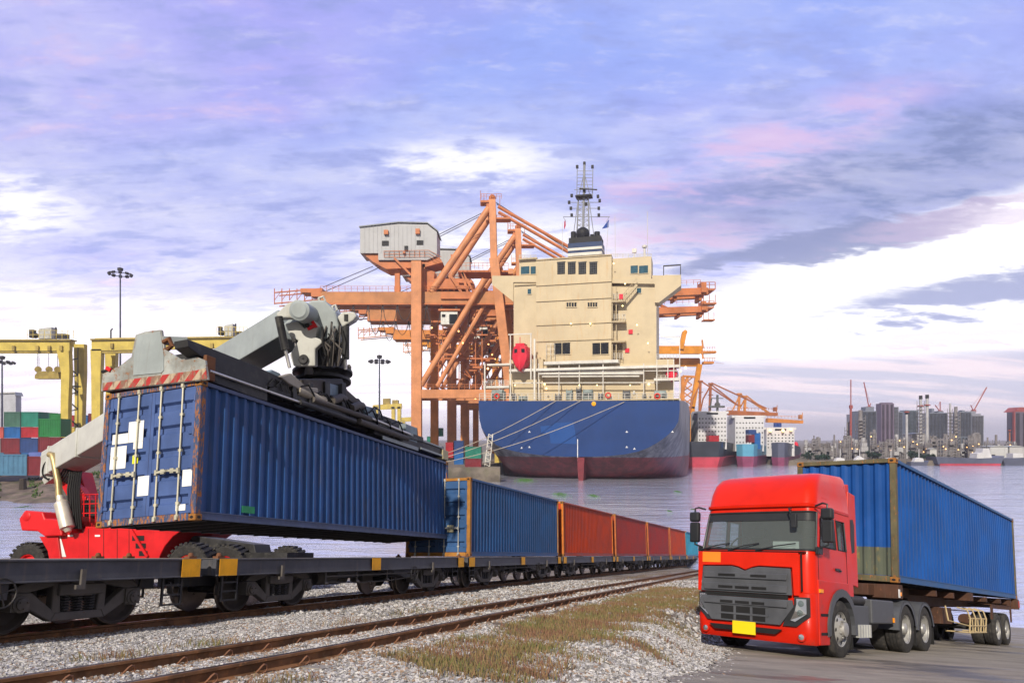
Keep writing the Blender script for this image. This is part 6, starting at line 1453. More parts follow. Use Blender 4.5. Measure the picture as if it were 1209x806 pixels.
    def rl(x0, y0, x1, y1, h=6.5, dy=1.0, st=7):
        n = max(1, int((x1 - x0) / st))
        for j in range(n + 1): a = x0 + (x1 - x0) * j / n; c = y0 + (y1 - y0) * j / n; b.tube([L(a, c, dy), L(a, c - h, dy)], .11, 3, False)
        for e in (1, .55): b.tube([L(x0, y0 - h * e, dy), L(x1, y1 - h * e, dy)], .1, 3, False)
    rl(377, 343, 487, 343, 6, 1.4); rl(500, 343, 600, 343, 6, 1.4); rl(615, 344, tip - 20, 335, 5.5, 1.2, 8); rl(497, 460, 600, 460, 6, -.8); rl(545, 317, 600, 317, 7, .5, 5); rl(568, 234, 592, 234, 6, 1, 5); rl(586, 255, 604, 255, 3, 2, 5)
    b.build('railing', deep, root)
    if stays:
        b = MB(); b.tube([L(588, 240, 4), L(672, 288, 4), L(tip - 60, 342, 4)], 2.0 * kk, 7); b.tube([L(588, 240, DB - 6), L(672, 288, DB - 6), L(tip - 60, 342, DB - 6)], 2.0 * kk, 7); b.build('forestay', deep, root)
        b = MB()
        for a, c, e, f_ in ((585, 233, 668, 286), (586, 235, 672, 290), (574, 243, 440, 310), (575, 245, 437, 315), (437, 310, 377, 335), (437, 315, 380, 340)): b.tube([L(a, c, 6), L(e, f_, 6)], .16, 4)
        b.build('cable', cable_m, root)
    # deck below the tower, walkways, winches
    b = MB(); b.cbox(L(572, 318.5, 8), (64 * kk, 12, 2.2 * kk)); b.cbox(L(560, 347, 8), (70 * kk, 12, 2 * kk)); b.cbox(L(530, 333, 8), (46 * kk, 10, 12 * kk)); b.cbox(L(549, 331, 6), (16 * kk, 8, 3 * kk))
    for a, c, e, f_ in ((545, 320, 552, 345), (530, 322, 545, 345), (560, 345, 545, 320)): b.beam(L(a, c, 2), L(e, f_, 2), 1.0)
    b.cbox(L(540, 348, 4), (40 * kk, 6, 8 * kk)); b.build('walkway', deep, root)
    if house:
        b = MB(); z1 = 263; P_ = [(424.5, 298), (424.5, 267.5), (470, 263.2), (504, 264), (504, 306), (446, 306), (446, 298)]
        hs = b.prism([L(a, c, 1) for a, c in P_], (0, 13, 0)).build('machine_house', housegrey, root)
        b = MB(); b.prism([L(504, 264, 1), L(515.5, 273, 1), L(515.5, 301, 1), L(504, 306, 1)], (0, 13, 0)); b.build('house_bay', housegrey, hs)
        b = MB(); b.prism([L(a, c, .4) for a, c in ((423.5, 267.6), (470, 262.2), (504.5, 263), (517, 273), (517, 271.4), (504.5, 261.8), (470, 261), (423.5, 266.4))], (0, 14.2, 0)); b.build('roof_edge', mat('roof_trim', (.22, .24, .26), .5), hs)
        b = MB()
        for x0, y0, x1, y1 in ((450.5, 283.5, 458.5, 289.5), (491.5, 283, 499.5, 288.5), (477, 289.5, 481.5, 296)): b.prism([L(x0, y0, .85), L(x1, y0, .85), L(x1, y1, .85), L(x0, y1, .85)], (0, .1, 0))
        b.build('window', M['black'], hs)
        b = MB()
        for x_ in range(430, 504, 5): b.beam(L(x_, 266, .92), L(x_, 298, .92), .12, .12)
        b.build('cladding_rib', housegrey, hs)
        b = MB(); b.cbox(L(455.7, 274, .4), (5 * kk, 1.2, 5 * kk)); b.cbox(L(493, 273, .4), (5 * kk, 1.2, 6 * kk)); b.cbox(L(477, 298, .4), (3 * kk, 1, 2 * kk)); b.build('vent_box', salmond, hs)
        b = MB(); b.prism([L(a, c, 2) for a, c in ((428, 298.5), (446, 298.5), (446, 307), (500, 307), (518, 302), (522, 308), (500, 314), (455, 316), (440, 308))], (0, 12, 0))
        b.beam(L(467, 312, 5), L(467, 343, 5), 6 * kk, 2); b.beam(L(499, 310, 3), L(499, 343, 3), 4 * kk, 2); b.beam(L(465, 304, 1), L(485, 324, 1), 2.4 * kk, .8); b.prism([L(a, c, 4) for a, c in ((497, 312), (512, 318), (509, 340), (498, 343))], (0, 7, 0)); b.build('house_support', deep, root)
        b = MB()
        for y_ in (299, 302.5, 306): b.tube([L(453, y_ - 3, .5), L(506, y_ - 4, .5), L(521, y_ + 4, .5)], .12, 4)
        for x_ in range(453, 507, 6): b.tube([L(x_, 303, .5), L(x_, 295.5, .5)], .11, 3)
        b.build('house_railing', deep, hs)
    if loops:
        b = MB()
        for j in range(9):
            x0 = 398 + j * 17.5; w_ = 17.5; dep = (26, 18, 34)[j % 3]
            b.tube([L(x0 + w_ * e / 8, 359 + dep * math.sin(math.pi * e / 8) ** .7, 2.5) for e in range(9)], .14, 4, False)
            b.tube([L(x0, 358, 2.5), L(x0 - 1.5, 367, 2.5)], .22, 4); b.tube([L(x0, 358, 2.5), L(x0 + 1.5, 367, 2.5)], .22, 4)
        b.build('cable_loop', cable_m, root)
    if detail:
        b = MB(); b.cbox(L(530, 375, 4), (20 * kk, 6, 15 * kk)); cb = b.build('operator_cab', cabw, root, bevel=.2)
        b = MB(); b.cbox(L(535, 376, .85), (9.5 * kk, .2, 11 * kk)); b.cbox(L(523.5, 372, .85), (4 * kk, .2, 3 * kk)); b.build('window', shipwin, cb)
        b = MB(); b.cbox(L(530, 365, 5), (26 * kk, 8, 2 * kk)); b.cbox(L(545, 392, 8), (60 * kk, 1.5, 1.5 * kk)); b.cbox(L(548, 420, 10), (70 * kk, 1.5, 1.5 * kk))
        for x_ in (515, 520, 540, 560, 568): b.beam(L(x_, 360, 9), L(x_, 460, 9), .35)
        random.seed(int(px0))
        for j in range(48):
            x_, y_ = random.uniform(503, 585), random.uniform(362, 455); b.cbox(L(x_, y_, random.uniform(6, 15)), (random.uniform(3, 14) * kk, 1, random.uniform(.8, 2.5) * kk))
        for j in range(24):
            x_, y_ = random.uniform(503, 570), random.uniform(372, 440); b.tube([L(x_, y_, 12), L(x_ + random.uniform(-10, 20), y_ + random.uniform(8, 24), 12)], .22, 4)
        b.build('ladders_and_landings', deep, root)
        b = MB()
        for dy in (0, DB):
            for x_ in (492, 606):
                b.cbox(L(x_, foot - 6, dy), (26 * kk, 2.5, 6 * kk))
        for a in (488, 498): pass
        b.build('bogie', deep, root)
        for (a, c) in ((509, 386), (541, 390), (561, 470), (546, 404)):
            b = MB(); b.ball(L(a, c, 2), .35, 8, 6); b.build('flood_lamp', M['lamp_warm'], root)
    return root
sts_crane(1.0, 578, 281, salmon, salmond, 'nearest salmon orange quay crane with a big grey machine house, left of the ship', col2=orange_c)
sts_crane(.878, 609, 320, salmon, salmond, 'second salmon quay crane, just behind the nearest one, its machine house half hidden', left=340, col2=cranemat('crane_apricot', (.62, .27, .11)))
sts_crane(.74, 612, 380, orange_c, orange_c, 'third quay crane, deeper orange, legs seen between those in front', tip=780, stays=False, house=False)
sts_crane(.64, 640, 439, yorange, yorange, 'fourth quay crane, yellow orange, mostly hidden behind the ship stern', tip=700, stays=False, house=False, loops=False)
# crane whose two box girders show right of the ship, with its leaning leg
oc = thing('quay_crane', 'yellow orange quay crane, two box girder ends and a leaning leg right of the ship', 'quay crane', 'quay cranes along the berth', Matrix.Translation((W(817, 518, 460).x, 460, LZ)))
OI = oc.matrix_world.inverted()
def oL(px, py, dy=0): return Matrix.Translation((-W(817, 518, 460).x, -460, -LZ)) @ (W(px, py, 460) + Vector((0, dy, 0)))
for y0, y1, x1 in ((408, 417.5, 830), (420.5, 430.5, 831)):
    b = MB(); b.prism([oL(a, c, 0 if y0 < 415 else 9) for a, c in ((770, y0), (x1 - 1, y0), (x1, y0 + 2), (x1, y1 - 1), (x1 - 3, y1), (770, y1))], (0, 3.5, 0)); b.build('box_girder', yorange, oc)
    b = MB(); b.prism([oL(a, c, 0) for a, c in ((x1, y0 + 6), (846 if y0 < 415 else 843, y0 + 6), (846 if y0 < 415 else 843, y0 + 8.5), (x1, y0 + 9))], (0, 5, 0))
    for a in range(832, 846, 3): b.tube([oL(a, y0 + 6), oL(a, y0 + 1)], .15, 4)
    b.tube([oL(831, y0 + 2), oL(845, y0 + 2)], .14, 4); b.tube([oL(845, y0 + 8), oL(855, y0 + 8.5)], .1, 4); b.tube([oL(830, y0 + 3), oL(829, y0 - 7)], .7, 5); b.build('girder_platform', orange_c, oc)
b = MB(); b.beam(oL(826, 430), oL(817, 482), 6.2 * .5, 3, up=(0, 1, 0)); b.beam(oL(817, 480), oL(816, 540), 3.2, 3, up=(0, 1, 0)); b.build('leg', yorange, oc)
b = MB(); b.beam(oL(808, 392), oL(804, 412), 3, 2.5, up=(0, 1, 0)); b.ball(oL(809, 392), 1.6, 8, 6); b.build('tower_post', yorange, oc)
b = MB(); b.beam(oL(812, 445), oL(803, 470), 1.6, 1.6); b.beam(oL(806, 444), oL(824, 445), 1.6, 1.4); b.beam(oL(806, 444), oL(806, 520), 2.2, 2)
for k in range(9): b.tube([oL(806, 446 + k * 8), oL(817, 454 + k * 8)], .4, 4); b.tube([oL(817, 446 + k * 8), oL(806, 454 + k * 8)], .4, 4)
b.build('lattice_brace', orange_c, oc); b = MB(); b.ball(oL(809, 434, -1), .7, 8, 6); b.build('flood_lamp', M['lamp_green'], oc)
# two smaller rust coloured cranes behind the distant ships
def far_crane(masts, top, stays, boom, d, label, body):
    X0 = W(masts[0], HY, d).x; r_ = thing('quay_crane', label, 'quay crane', 'quay cranes along the berth', Matrix.Translation((X0, d, LZ))); k = d / F
    l = lambda px, py, dy=0: W(px, py, d) - Vector((X0, d, LZ)) + Vector((0, dy, 0))
    foot = HY + (EYE - LZ) / k
    for i, m0 in enumerate(masts):
        b = MB(); b.beam(l(m0, top + i * 3), l(m0 - 1.2, 490), 2.6 * k, 2.2 * k, up=(0, 1, 0)); b.beam(l(m0 - 1.2, 489), l(m0 - 1.2, foot), 3 * k, 2 * k, up=(0, 1, 0)); b.cbox(l(m0, top + i * 3 + 1), (5 * k, 2, 2 * k)); b.cbox(l(m0, top + 14 + i * 3), (5 * k, 2, .8 * k))
        b.build('mast_leg', body, r_)
        b = MB(); b.tube([l(m0, top + 3 + i * 3), l(m0 - 9, top + 22), l(m0 - 13, 490)], .9 * k, 5); b.build('back_brace', body, r_)
    for (a, c, e, f_) in stays: b = MB(); b.tube([l(a, c), l(e, f_)], .9 * k, 5); b.build('forestay', body, r_)
    x0, x1, yb, th = boom
    b = MB(); b.beam(l(x0, yb), l(x1, yb + 2), th * k, 4, up=(0, 1, 0), w2=th * .7 * k)
    for a in range(int(x0), int(x1), 4): b.tube([l(a, yb - th / 2, -2), l(a, yb - th / 2 - 3, -2)], .12, 3)
    b.tube([l(x0, yb - th / 2 - 3, -2), l(x1, yb - th / 2 - 1.5, -2)], .12, 3); b.tube([l(x1, yb), l(x1 + .5, yb - 9)], .25, 4); b.cbox(l(x1 - 2, yb - 4), (3 * k, 3, 5 * k)); b.build('boom', body, r_)
    return r_
far_crane((827, 839), 449, ((828, 450, 870, 478), (840, 454, 872, 479), (840, 452, 905, 482)), (858, 917, 487, 5.5), 430, 'rust coloured crane with twin masts behind the white distant ship, boom lowered', rustc)
far_crane((873, 880), 464, ((875, 466, 905, 486), (881, 467, 908, 487)), (905, 947, 496, 5), 455, 'farthest rust coloured crane, its boom tip highest to the right over the last ship', orange_c)
# ------------------------------------------------------------------ yard cranes, masts, containers on the left
ym = mat('yard_yellow', (.55, .43, .09), .5, var=.12, scale=.15, dirt=.3, dirtcol=(.30, .22, .08)); ymd = mat('yard_yellow_dark', (.32, .24, .06), .6, var=.2, scale=.3)
def wroot(name, px, d, label, cat, group=None, z=LZ):
    X0 = W(px, HY, d).x; r_ = thing(name, label, cat, group, Matrix.Translation((X0, d, z)))
    return r_, (lambda a, c, dy=0.0: Vector((W(a, c, d + dy).x - X0, dy, W(a, c, d + dy).z - z)))
def prm(b, l, pts, dy, th): return b.prism([l(a, c, dy) for a, c in pts], (0, th, 0))
def machinery(l, x0, x1, y0, y1, r_):
    b = MB(); w_ = x1 - x0
    prm(b, l, [(x0 + w_ * .25, y0), (x0 + w_ * .52, y0 - 2), (x0 + w_ * .52, y1), (x0 + w_ * .25, y1)], 3, 4); b.build('winch_house', M['galv'], r_)
    b = MB(); b.cbox(l(x0 + w_ * .12, (y0 + y1) / 2, 3), (w_ * .1 * .35, 2, (y1 - y0) * .3)); b.ball(l(x0 + w_ * .18, y1 - 4, 3), 1.3, 8, 6); b.cbox(l(x0 + w_ * .75, y1 - 3, 3), (w_ * .25 * .35, 3, 2)); b.tube([l(x0 + w_ * .62, y1, 3), l(x0 + w_ * .62, y0 - 2, 3)], .35, 5); b.build('winch', M['dark'], r_)
    b = MB()
    for k in range(9): a = x0 + w_ * k / 8; b.tube([l(a, y1, 1), l(a, y0 + 2, 1)], .12, 3, False)
    for c in (y0 + 2, (y0 + y1) / 2 + 1): b.tube([l(x0, c, 1), l(x1, c, 1)], .1, 3, False)
    b.build('railing', ym, r_)
r_, l = wroot('yard_crane', 85, 300, 'yellow rubber-tyred yard crane cut by the left edge, a spreader hanging from it', 'yard crane', 'yellow yard cranes')
b = MB(); prm(b, l, [(-60, 402), (82, 402), (82, 414), (-60, 414)], 0, 2.2); prm(b, l, [(-60, 401), (85, 401), (85, 409), (-60, 409)], 11, 2.2); b.build('girder', ym, r_)
b = MB(); prm(b, l, [(-60, 400.4), (84, 400.4), (84, 401.8), (-60, 401.8)], -1, 4); prm(b, l, [(-60, 414), (80, 414), (80, 417), (-60, 417)], .4, 1.4)
for a in (-12, 16, 44, 58, 72): b.cbox(l(a, 411, -.5), (1.2, .6, 2.2))
b.build('girder_rail', ymd, r_)
for pts, dy in (([(67, 414), (81, 414), (82, 440), (80.5, 475), (80, 548), (71, 548), (71.5, 475), (72, 440)], 0), ([(87, 406), (99, 406), (99, 440), (97, 500), (96, 548), (88, 548), (88, 460)], 11)):
    b = MB(); prm(b, l, pts, dy, 2.6); b.build('leg', ym, r_)
b = MB(); prm(b, l, [(71, 540), (98, 540), (98, 548), (71, 548)], 3, 6); b.build('leg_base', ym, r_)
machinery(l, 32, 87, 388, 400, r_)
b = MB(); prm(b, l, [(41, 443), (45, 438), (68, 438), (70, 447), (41, 447)], 2, 3); 
for a in (45, 58, 68): b.cyl(l(a, 436, 2), l(a, 436, 4), 1.4, 10)
b.build('spreader', ymd, r_); b = MB()
for a in (44, 46, 57.5, 68, 70): b.tube([l(a, 417, 3), l(a, 440, 3)], .12, 4)
b.build('hoist_rope', cable_m, r_)
b = MB()
for k in range(8): c = 425 + k * 10; b.beam(l(83, c, 5), l(92, c + 8 if k % 2 else c - 2, 5), .5, .4)
b.tube([l(83, 410, 5), l(84, 520, 5)], .25, 4); b.tube([l(92, 410, 5), l(92, 520, 5)], .25, 4); b.cbox(l(87, 456, 5), (5, 3, .5)); b.build('ladder_tower', M['dark'], r_)
r_, l = wroot('yard_crane', 200, 305, 'yellow yard crane standing behind the lifted blue container and the boom', 'yard crane', 'yellow yard cranes')
b = MB(); prm(b, l, [(108, 401.5), (292, 398), (292, 410), (108, 414)], 0, 2.2); prm(b, l, [(112, 399), (296, 396.5), (296, 405), (112, 409)], 11, 2.2); b.build('girder', ym, r_)
b = MB(); prm(b, l, [(106, 399.8), (292, 396.8), (292, 398.2), (106, 401.3)], -1, 4); prm(b, l, [(108, 414), (160, 413), (160, 416.5), (108, 417)], .4, 1.4)
for a in (132, 160, 222, 250, 278): b.cbox(l(a, 408, -.5), (1.2, .6, 2.2))
b.build('girder_rail', ymd, r_)
for x_, dy in ((113, 0), (130, 11), (280, 0), (296, 11)):
    b = MB(); prm(b, l, [(x_ - 6.5, 412), (x_ + 6.5, 412), (x_ + 5.5, 440), (x_ + 4.5, 548), (x_ - 4.5, 548), (x_ - 5.5, 440)], dy, 2.6); b.build('leg', ym, r_)
machinery(l, 256, 292, 384, 397, r_); b = MB(); b.tube([l(131, 400, 3), l(131, 390, 3), l(133, 388, 3)], .35, 5); b.build('lamp_post', M['dark'], r_)
r_, l = wroot('yard_crane', 457, 640, 'small distant yellow yard crane seen over the dark spreader', 'yard crane', 'yellow yard cranes')
b = MB(); prm(b, l, [(440, 478), (474, 476), (474, 482), (440, 484)], 0, 4); b.build('girder', ym, r_)
for x_ in (444, 464, 471): b = MB(); prm(b, l, [(x_ - 2, 480), (x_ + 2, 480), (x_ + 1.5, 530), (x_ - 1.5, 530)], 0, 5); b.build('leg', ym, r_)
b = MB(); prm(b, l, [(452, 470.5), (460, 470), (460, 477), (452, 477)], 1, 6); prm(b, l, [(463, 472), (470, 472), (470, 477), (463, 477)], 1, 6); b.build('winch_house', ymd, r_)
r_, l = wroot('yard_crane', 482, 700, 'low yellow yard crane between the distant crane and the salmon crane leg', 'yard crane', 'yellow yard cranes')
b = MB(); prm(b, l, [(472, 493), (486, 492), (486, 497), (472, 498)], 0, 4); b.build('girder', ym, r_); b = MB(); prm(b, l, [(475, 497), (478, 497), (478, 529), (475, 529)], 0, 4); b.build('leg', ym, r_)
def high_mast(px, top, d, label):
    r_, l = wroot('floodlight_mast', px, d, label, 'light mast', 'tall floodlight masts'); k = d / F
    b = MB(); b.tube([l(px, HY + (EYE - LZ) / k), l(px, top)], [1.3 * k, .75 * k], 8); b.build('pole', mat('mast_navy', (.04, .05, .09), .5) if 'mn' not in M else M['mn'], r_)
    b = MB(); b.lathe(l(px, top), (0, 0, 1), [(1.5 * k, 3 * k), (3.2 * k, 2.4 * k), (3.0 * k, -.5 * k), (1.2 * k, -1.5 * k)], 10); b.tube([l(px, top), l(px, top - 7)], .12 * k, 4)
    b.tube([l(px, top + 5) + Vector((11 * k * math.cos(a), 11 * k * math.sin(a), 0)) for a in [j * math.pi / 8 for j in range(17)]], .5 * k, 5); b.build('head_frame', M['dark'], r_)
    for j in range(10):
        a = j * math.pi / 5 + .2; c = l(px, top + 5.5) + Vector((13 * k * math.cos(a), 13 * k * math.sin(a), 0)); b = MB(); b.beam(c, c + Vector((-2.5 * k * math.cos(a), -2.5 * k * math.sin(a), 1.5 * k)), 3.6 * k, 2.4 * k); b.build('floodlight', M['dark'], r_)
high_mast(142, 319, 330, 'tall dark floodlight mast rising beside the second yellow yard crane')
high_mast(448, 422, 560, 'floodlight mast standing under the cable loops of the salmon crane')
high_mast(2.5, 423, 420, 'thin light mast at the left edge behind the yard crane')
cols = dict(dg=(.05, .13, .10), tg=(.02, .20, .15), te=(.06, .28, .22), gr=(.015, .17, .045), pk=(.42, .08, .07), bl=(.015, .11, .34), rd=(.36, .02, .03), mr=(.17, .02, .028), nb=(.025, .06, .20), lb=(.07, .18, .30), cr=(.55, .42, .10), gy=(.25, .26, .27))
cmt = {k: mat('yard_' + k, v, .55, var=.12, scale=.25, dirt=.3, dirtcol=tuple(x * .5 for x in v)) for k, v in cols.items()}
def ycont(x0, x1, y0, y1, key, label, d=258, z=None, group='stacked containers in the left yard', depth=6):
    k = d / F; p0, p1 = W(x0, y1, d), W(x1, y0, d); w_ = p1.x - p0.x; h_ = p1.z - p0.z
    r_ = thing('shipping_container', label, 'shipping container', group, Matrix.Translation((p0.x, d, p0.z)))
    b = MB(); t_ = w_ * .02
    corr(b, (t_, .12, .12), (1, 0, 0), (0, 0, 1), (0, -1, 0), w_ - 2 * t_, h_ - .24, w_ / 12, w_ * .010); b.build('front_panel', cmt[key], r_)
    b = MB(); b.box(t_, w_ - t_, .25, depth, .1, h_ - .1); b.build('body', cmt[key], r_)
    b = MB(); g_ = w_ * .035
    b.box(0, g_, 0, depth, 0, h_); b.box(w_ - g_, w_, 0, depth, 0, h_); b.box(g_, w_ - g_, 0, .3, 0, h_ * .08); b.box(g_, w_ - g_, 0, .3, h_ * .94, h_); b.build('frame', cmt[key], r_); return r_
yard = [(4.5, 24, 486, 503.8, 'dg', 'faded dark green container at the top left of the yard stack'), (25, 45, 486, 503.8, 'tg', 'teal green container in the top row beside the faded green one'), (45.5, 71.5, 494, 515.6, 'gr', 'bright green container at the top right of the yard stack'),
 (-16, 4, 504, 517, 'pk', 'pinkish red container at the left edge of the picture'), (5, 23.8, 504, 517, 'bl', 'bright blue container under the faded green one'), (25, 45, 504, 516.2, 'rd', 'crimson container under the teal one'),
 (1, 23, 517.2, 534, 'mr', 'dark maroon container in the lowest visible row, leftmost'), (23.5, 44.5, 517, 534, 'nb', 'navy blue container between two maroon ones'), (45.2, 71.5, 516, 534, 'mr', 'maroon container under the bright green one')]
for a in yard: ycont(*a)
for x0, x1, k in ((-16, .4, 'gy'), ): ycont(x0, x1, 517.5, 534, k, 'grey container at the left edge beside the maroon one')
for j, (x0, x1, k, lb_) in enumerate(((-16, 4, 'lb', 'light blue container at the foot of the stack, cut by the left edge'), (4.5, 24, 'mr', 'maroon container at the foot of the stack behind the pale blue container'), (25, 45, 'bl', 'blue container at the foot of the stack behind the red one'), (45.5, 71.5, 'dg', 'dark green container at the foot of the stack below the maroon one'))): ycont(x0, x1, 534.2, 547.4, k, lb_)
ycont(45, 58, 487, 501, 'te', 'pale teal container peeping over the bright green one', 300); ycont(58.5, 72, 488, 501, 'gr', 'second green container peeping over the bright green one', 300)
ycont(45, 58, 501.3, 543.3, 'gy', 'grey container row behind the green container', 300); ycont(58.5, 72, 501.3, 543.3, 'gy', 'grey container row behind the bright green container, right', 300)
ycont(81, 96.5, 504, 517, 'cr', 'cream yellow container between the yard crane legs', 320); ycont(81, 87, 490, 503.5, 'rd', 'small red container end left of the rear crane leg', 320); ycont(87.5, 96.5, 496, 503.5, 'gy', 'grey container on the cream yellow one', 320)
ycont(96.8, 103.5, 490, 506, 'bl', 'narrow blue container end right of the rear crane leg', 320); ycont(104, 110, 488, 504, 'mr', 'narrow red container end beside the second crane leg', 320)
ycont(81, 96.5, 517.3, 541.7, 'mr', 'maroon container below the cream yellow one', 320); ycont(97, 110, 506.5, 541.7, 'nb', 'navy container below the narrow blue one', 320)
ycont(-40, 31.5, 536, 561, 'lb', 'pale blue container standing alone near the muddy bank', 176.8, group='containers near the muddy bank', depth=4); ycont(32.5, 51.5, 538.5, 561, 'mr', 'weathered red container near the muddy bank beside the pale blue one', 176.8, group='containers near the muddy bank', depth=4)
b = MB(); p = W(44, 536, 177.5); b.prism([p + Vector((-3.2, 0, -.5)), p + Vector((-2, 0, .5)), p + Vector((0, 0, .25)), p + Vector((1.8, 0, .55)), p + Vector((3.2, 0, -.2)), p + Vector((3, 0, -.7)), p + Vector((-3, 0, -.8))], (0, 3.5, 0)); tag(b.build('tarpaulin', mat('tarp', (.10, .14, .38), .7, scale=.5)), 'crumpled blue tarpaulin on the weathered red container', 'tarpaulin')
r_, l = wroot('warehouse', 8, 520, 'pale metal warehouse behind the green containers at the left edge', 'warehouse')
b = MB(); prm(b, l, [(-60, 466), (17, 464), (18.5, 468), (18.5, 534), (-60, 534)], 0, 6); b.build('wall', mat('shed', (.42, .44, .50), .6, scale=.1), r_)
b = MB(); prm(b, l, [(-62, 465), (17, 462.5), (19, 467), (17, 464), (-62, 467)], -1, 8)
b.build('roof', M['galv'], r_)
# under the cranes: stacked boxes, gangway
for j, (x0, x1, y0, y1, k) in enumerate(((549, 568, 527, 541, 'tg'), (549, 568, 541.2, 551, 'mr'), (536, 547, 520, 534, 'nb'), (536, 547, 534.3, 548, 'bl'), (504, 516, 515, 527, 'tg'), (508, 522, 505, 515, 'te'), (512, 522, 527, 540, 'nb'), (570, 578, 532, 546, 'gy'), (526, 535, 522, 540, 'rd'), (584, 596, 531, 546, 'cr'))):
    ycont(x0, x1, y0, y1 if j % 2 == 0 else y1, k, ['green box container on the quay just left of the ship hull', 'maroon container under the green one on the quay', 'navy container on the quay left of the gangway', 'blue container at quay level left of the gangway', 'teal container low between the crane legs', 'pale teal container seen between the crane legs', 'navy container between the left crane legs', 'grey container beside the gangway foot', 'red container between the crane legs', 'yellow container tucked beside the hull'][j], 9.5 * F / (max(y1, 544) - 518) if y1 > 540 else 300, group='containers on the quay')
r_, l = wroot('gangway', 576, 236, 'steep white lattice gangway at the left side of the ship stern', 'gangway')
b = MB()
for dx in (0, 6): b.beam(l(572 + dx, 551, 0), l(577 + dx * .8, 512, 0), .3, .3)
for k in range(12): e = k / 11; b.beam(l(572 + 5 * e, 551 - 39 * e, 0), l(578 + 3.8 * e, 551 - 39 * e + (3 if k % 2 else 0), 0), .2, .2)
b.build('lattice', shipw, r_)
# ------------------------------------------------------------------ distant ships
fwhite = mat('far_white', (.58, .58, .60), .6, var=.08, scale=.1, dirt=.15)
def far_hull(pts_top, y_wl, split, m_top, m_bot, d, label, stern_w):
    """hull seen from astern: pts give left x, corner x (stern to side), right x (bow) on the waterline and deck"""
    (xl, xc, xr, yt, yt2) = pts_top; k = d / F
    X0 = W(xl, HY, d).x; r_ = thing('cargo_ship', label, 'ship', 'ships moored further down the berth', Matrix.Translation((X0, d, 0)))
    def l(px, py, dd=0.0): w_ = W(px, py, d + dd); return Vector((w_.x - X0, dd, w_.z))
    zt = l(0, yt).z; xL, xC = l(xl, 0).x, l(xc, 0).x; far_d = 130; xR = W(xr, HY, d + far_d).x - X0
    zR = EYE + (HY - yt2) / F * (d + far_d)
    for nm, z0, z1, zr0, zr1, m_, e in (('hull', split, zt, split, zR, m_top, 0), ('hull_bottom', -2, split - .02, -2, split - .02, m_bot, .1)):
        b = MB(); rings_ = []
        for dd, a0, a1, fl in ((0, xL + 2, xC - 3.5, 0), (4, xL, xC, 0), (60, xL + (xR - xC) * .45, xC + (xR - xC) * .5, 0), (far_d * .85, xL + (xR - xC) * .8, xC + (xR - xC) * .86, 0), (far_d, xR - 6, xR, 0)):
            t_ = dd / far_d; hi = z1 + (zr1 - z1) * t_; c0 = (a0 + a1) / 2; fk = .80 if nm == 'hull' else .74
            c1 = lambda a, k_: c0 + (a - c0) * k_
            rings_.append([Vector((c1(a0, .93 if nm == 'hull' else .80), dd, z0)), Vector((a0, dd, hi if nm == 'hull' else z1)), Vector((a1, dd, hi if nm == 'hull' else z1)), Vector((c1(a1, .93 if nm == 'hull' else .80), dd, z0))])
        b.loft(rings_, closed=True, smooth=False, caps=True); b.build(nm, m_, r_)
    return r_, l
def superst(r_, l, x0, x1, y0, y1, dd=8, win=True, wing=True, rows=6, cols_=9, m_=None):
    b = MB(); p, q_ = l(x0, y1, dd), l(x1, y0, dd); b.box(p.x, q_.x, dd, dd + 14, p.z - 4, q_.z); o = b.build('superstructure', m_ or fwhite, r_)
    if wing: b = MB(); w0, w1 = l(x0 - 3, y0 + 5, dd), l(x1 + 3, y0, dd); b.box(w0.x, w1.x, dd + 1, dd + 7, w0.z + 1.4, w1.z + .4); b.build('bridge_wing', fwhite, r_)
    b = MB(); w0, w1 = l(x0 + (x1 - x0) * .3, y0 + 3, dd), l(x1 - (x1 - x0) * .3, y0 + 1, dd); b.box(w0.x, w1.x, dd - .2, dd - .05, w0.z, w1.z)
    for r0 in range(rows):
        for c0 in range(cols_):
            a = x0 + 2 + (x1 - x0 - 4) * c0 / (cols_ - 1); c = y0 + 8 + (y1 - y0 - 10) * r0 / (rows - 1)
            p = l(a, c, dd); b.box(p.x - .32, p.x + .32, dd - .12, dd - .03, p.z - .32, p.z + .32)
    b.build('window', shipwin, o)
hb1 = mat('far_hull_black', (.035, .04, .055), .4, var=.15, scale=.08); hb2 = mat('far_hull_blue', (.10, .32, .48), .4, var=.1, scale=.08); hb3 = mat('far_hull_grey', (.09, .10, .15), .4, var=.15, scale=.08)
bt1 = mat('far_bottom_red', (.42, .05, .08), .45, var=.2, scale=.08); bt2 = mat('far_bottom_maroon', (.24, .06, .13), .45, var=.2, scale=.08)
r1, l1 = far_hull((802, 858, 884, 521, 528), 551, 5.2, hb1, bt1, 348, 'black hulled ship with a red bottom and white superstructure, nearest behind the big ship', 40)
superst(r1, l1, 824, 858, 486, 521); b = MB(); b.beam(l1(847, 487, 12), l1(847, 466, 12), 1, 1); b.beam(l1(838, 487, 12), l1(840, 470, 12), .6, .6); b.beam(l1(840, 470, 12), l1(854, 470, 12), .4, .4); b.ball(l1(847, 478, 12), 1.6, 8, 6); b.cbox(l1(846, 480, 12), (8, 3, 1)); b.build('mast', shipd, r1)
r2, l2 = far_hull((872, 898, 918, 524, 530), 551, 5.4, hb2, bt2, 356, 'light blue hulled ship moored between the black and the dark grey one', 40)
superst(r2, l2, 868, 902, 491, 524, dd=20, rows=5)
r3, l3 = far_hull((914, 934, 946, 522, 532), 551, 4.6, hb3, bt2, 366, 'dark grey hulled ship, farthest of the moored ships, lamps on its bridge', 40)
superst(r3, l3, 905, 938, 505, 530, dd=22, rows=5, cols_=8)
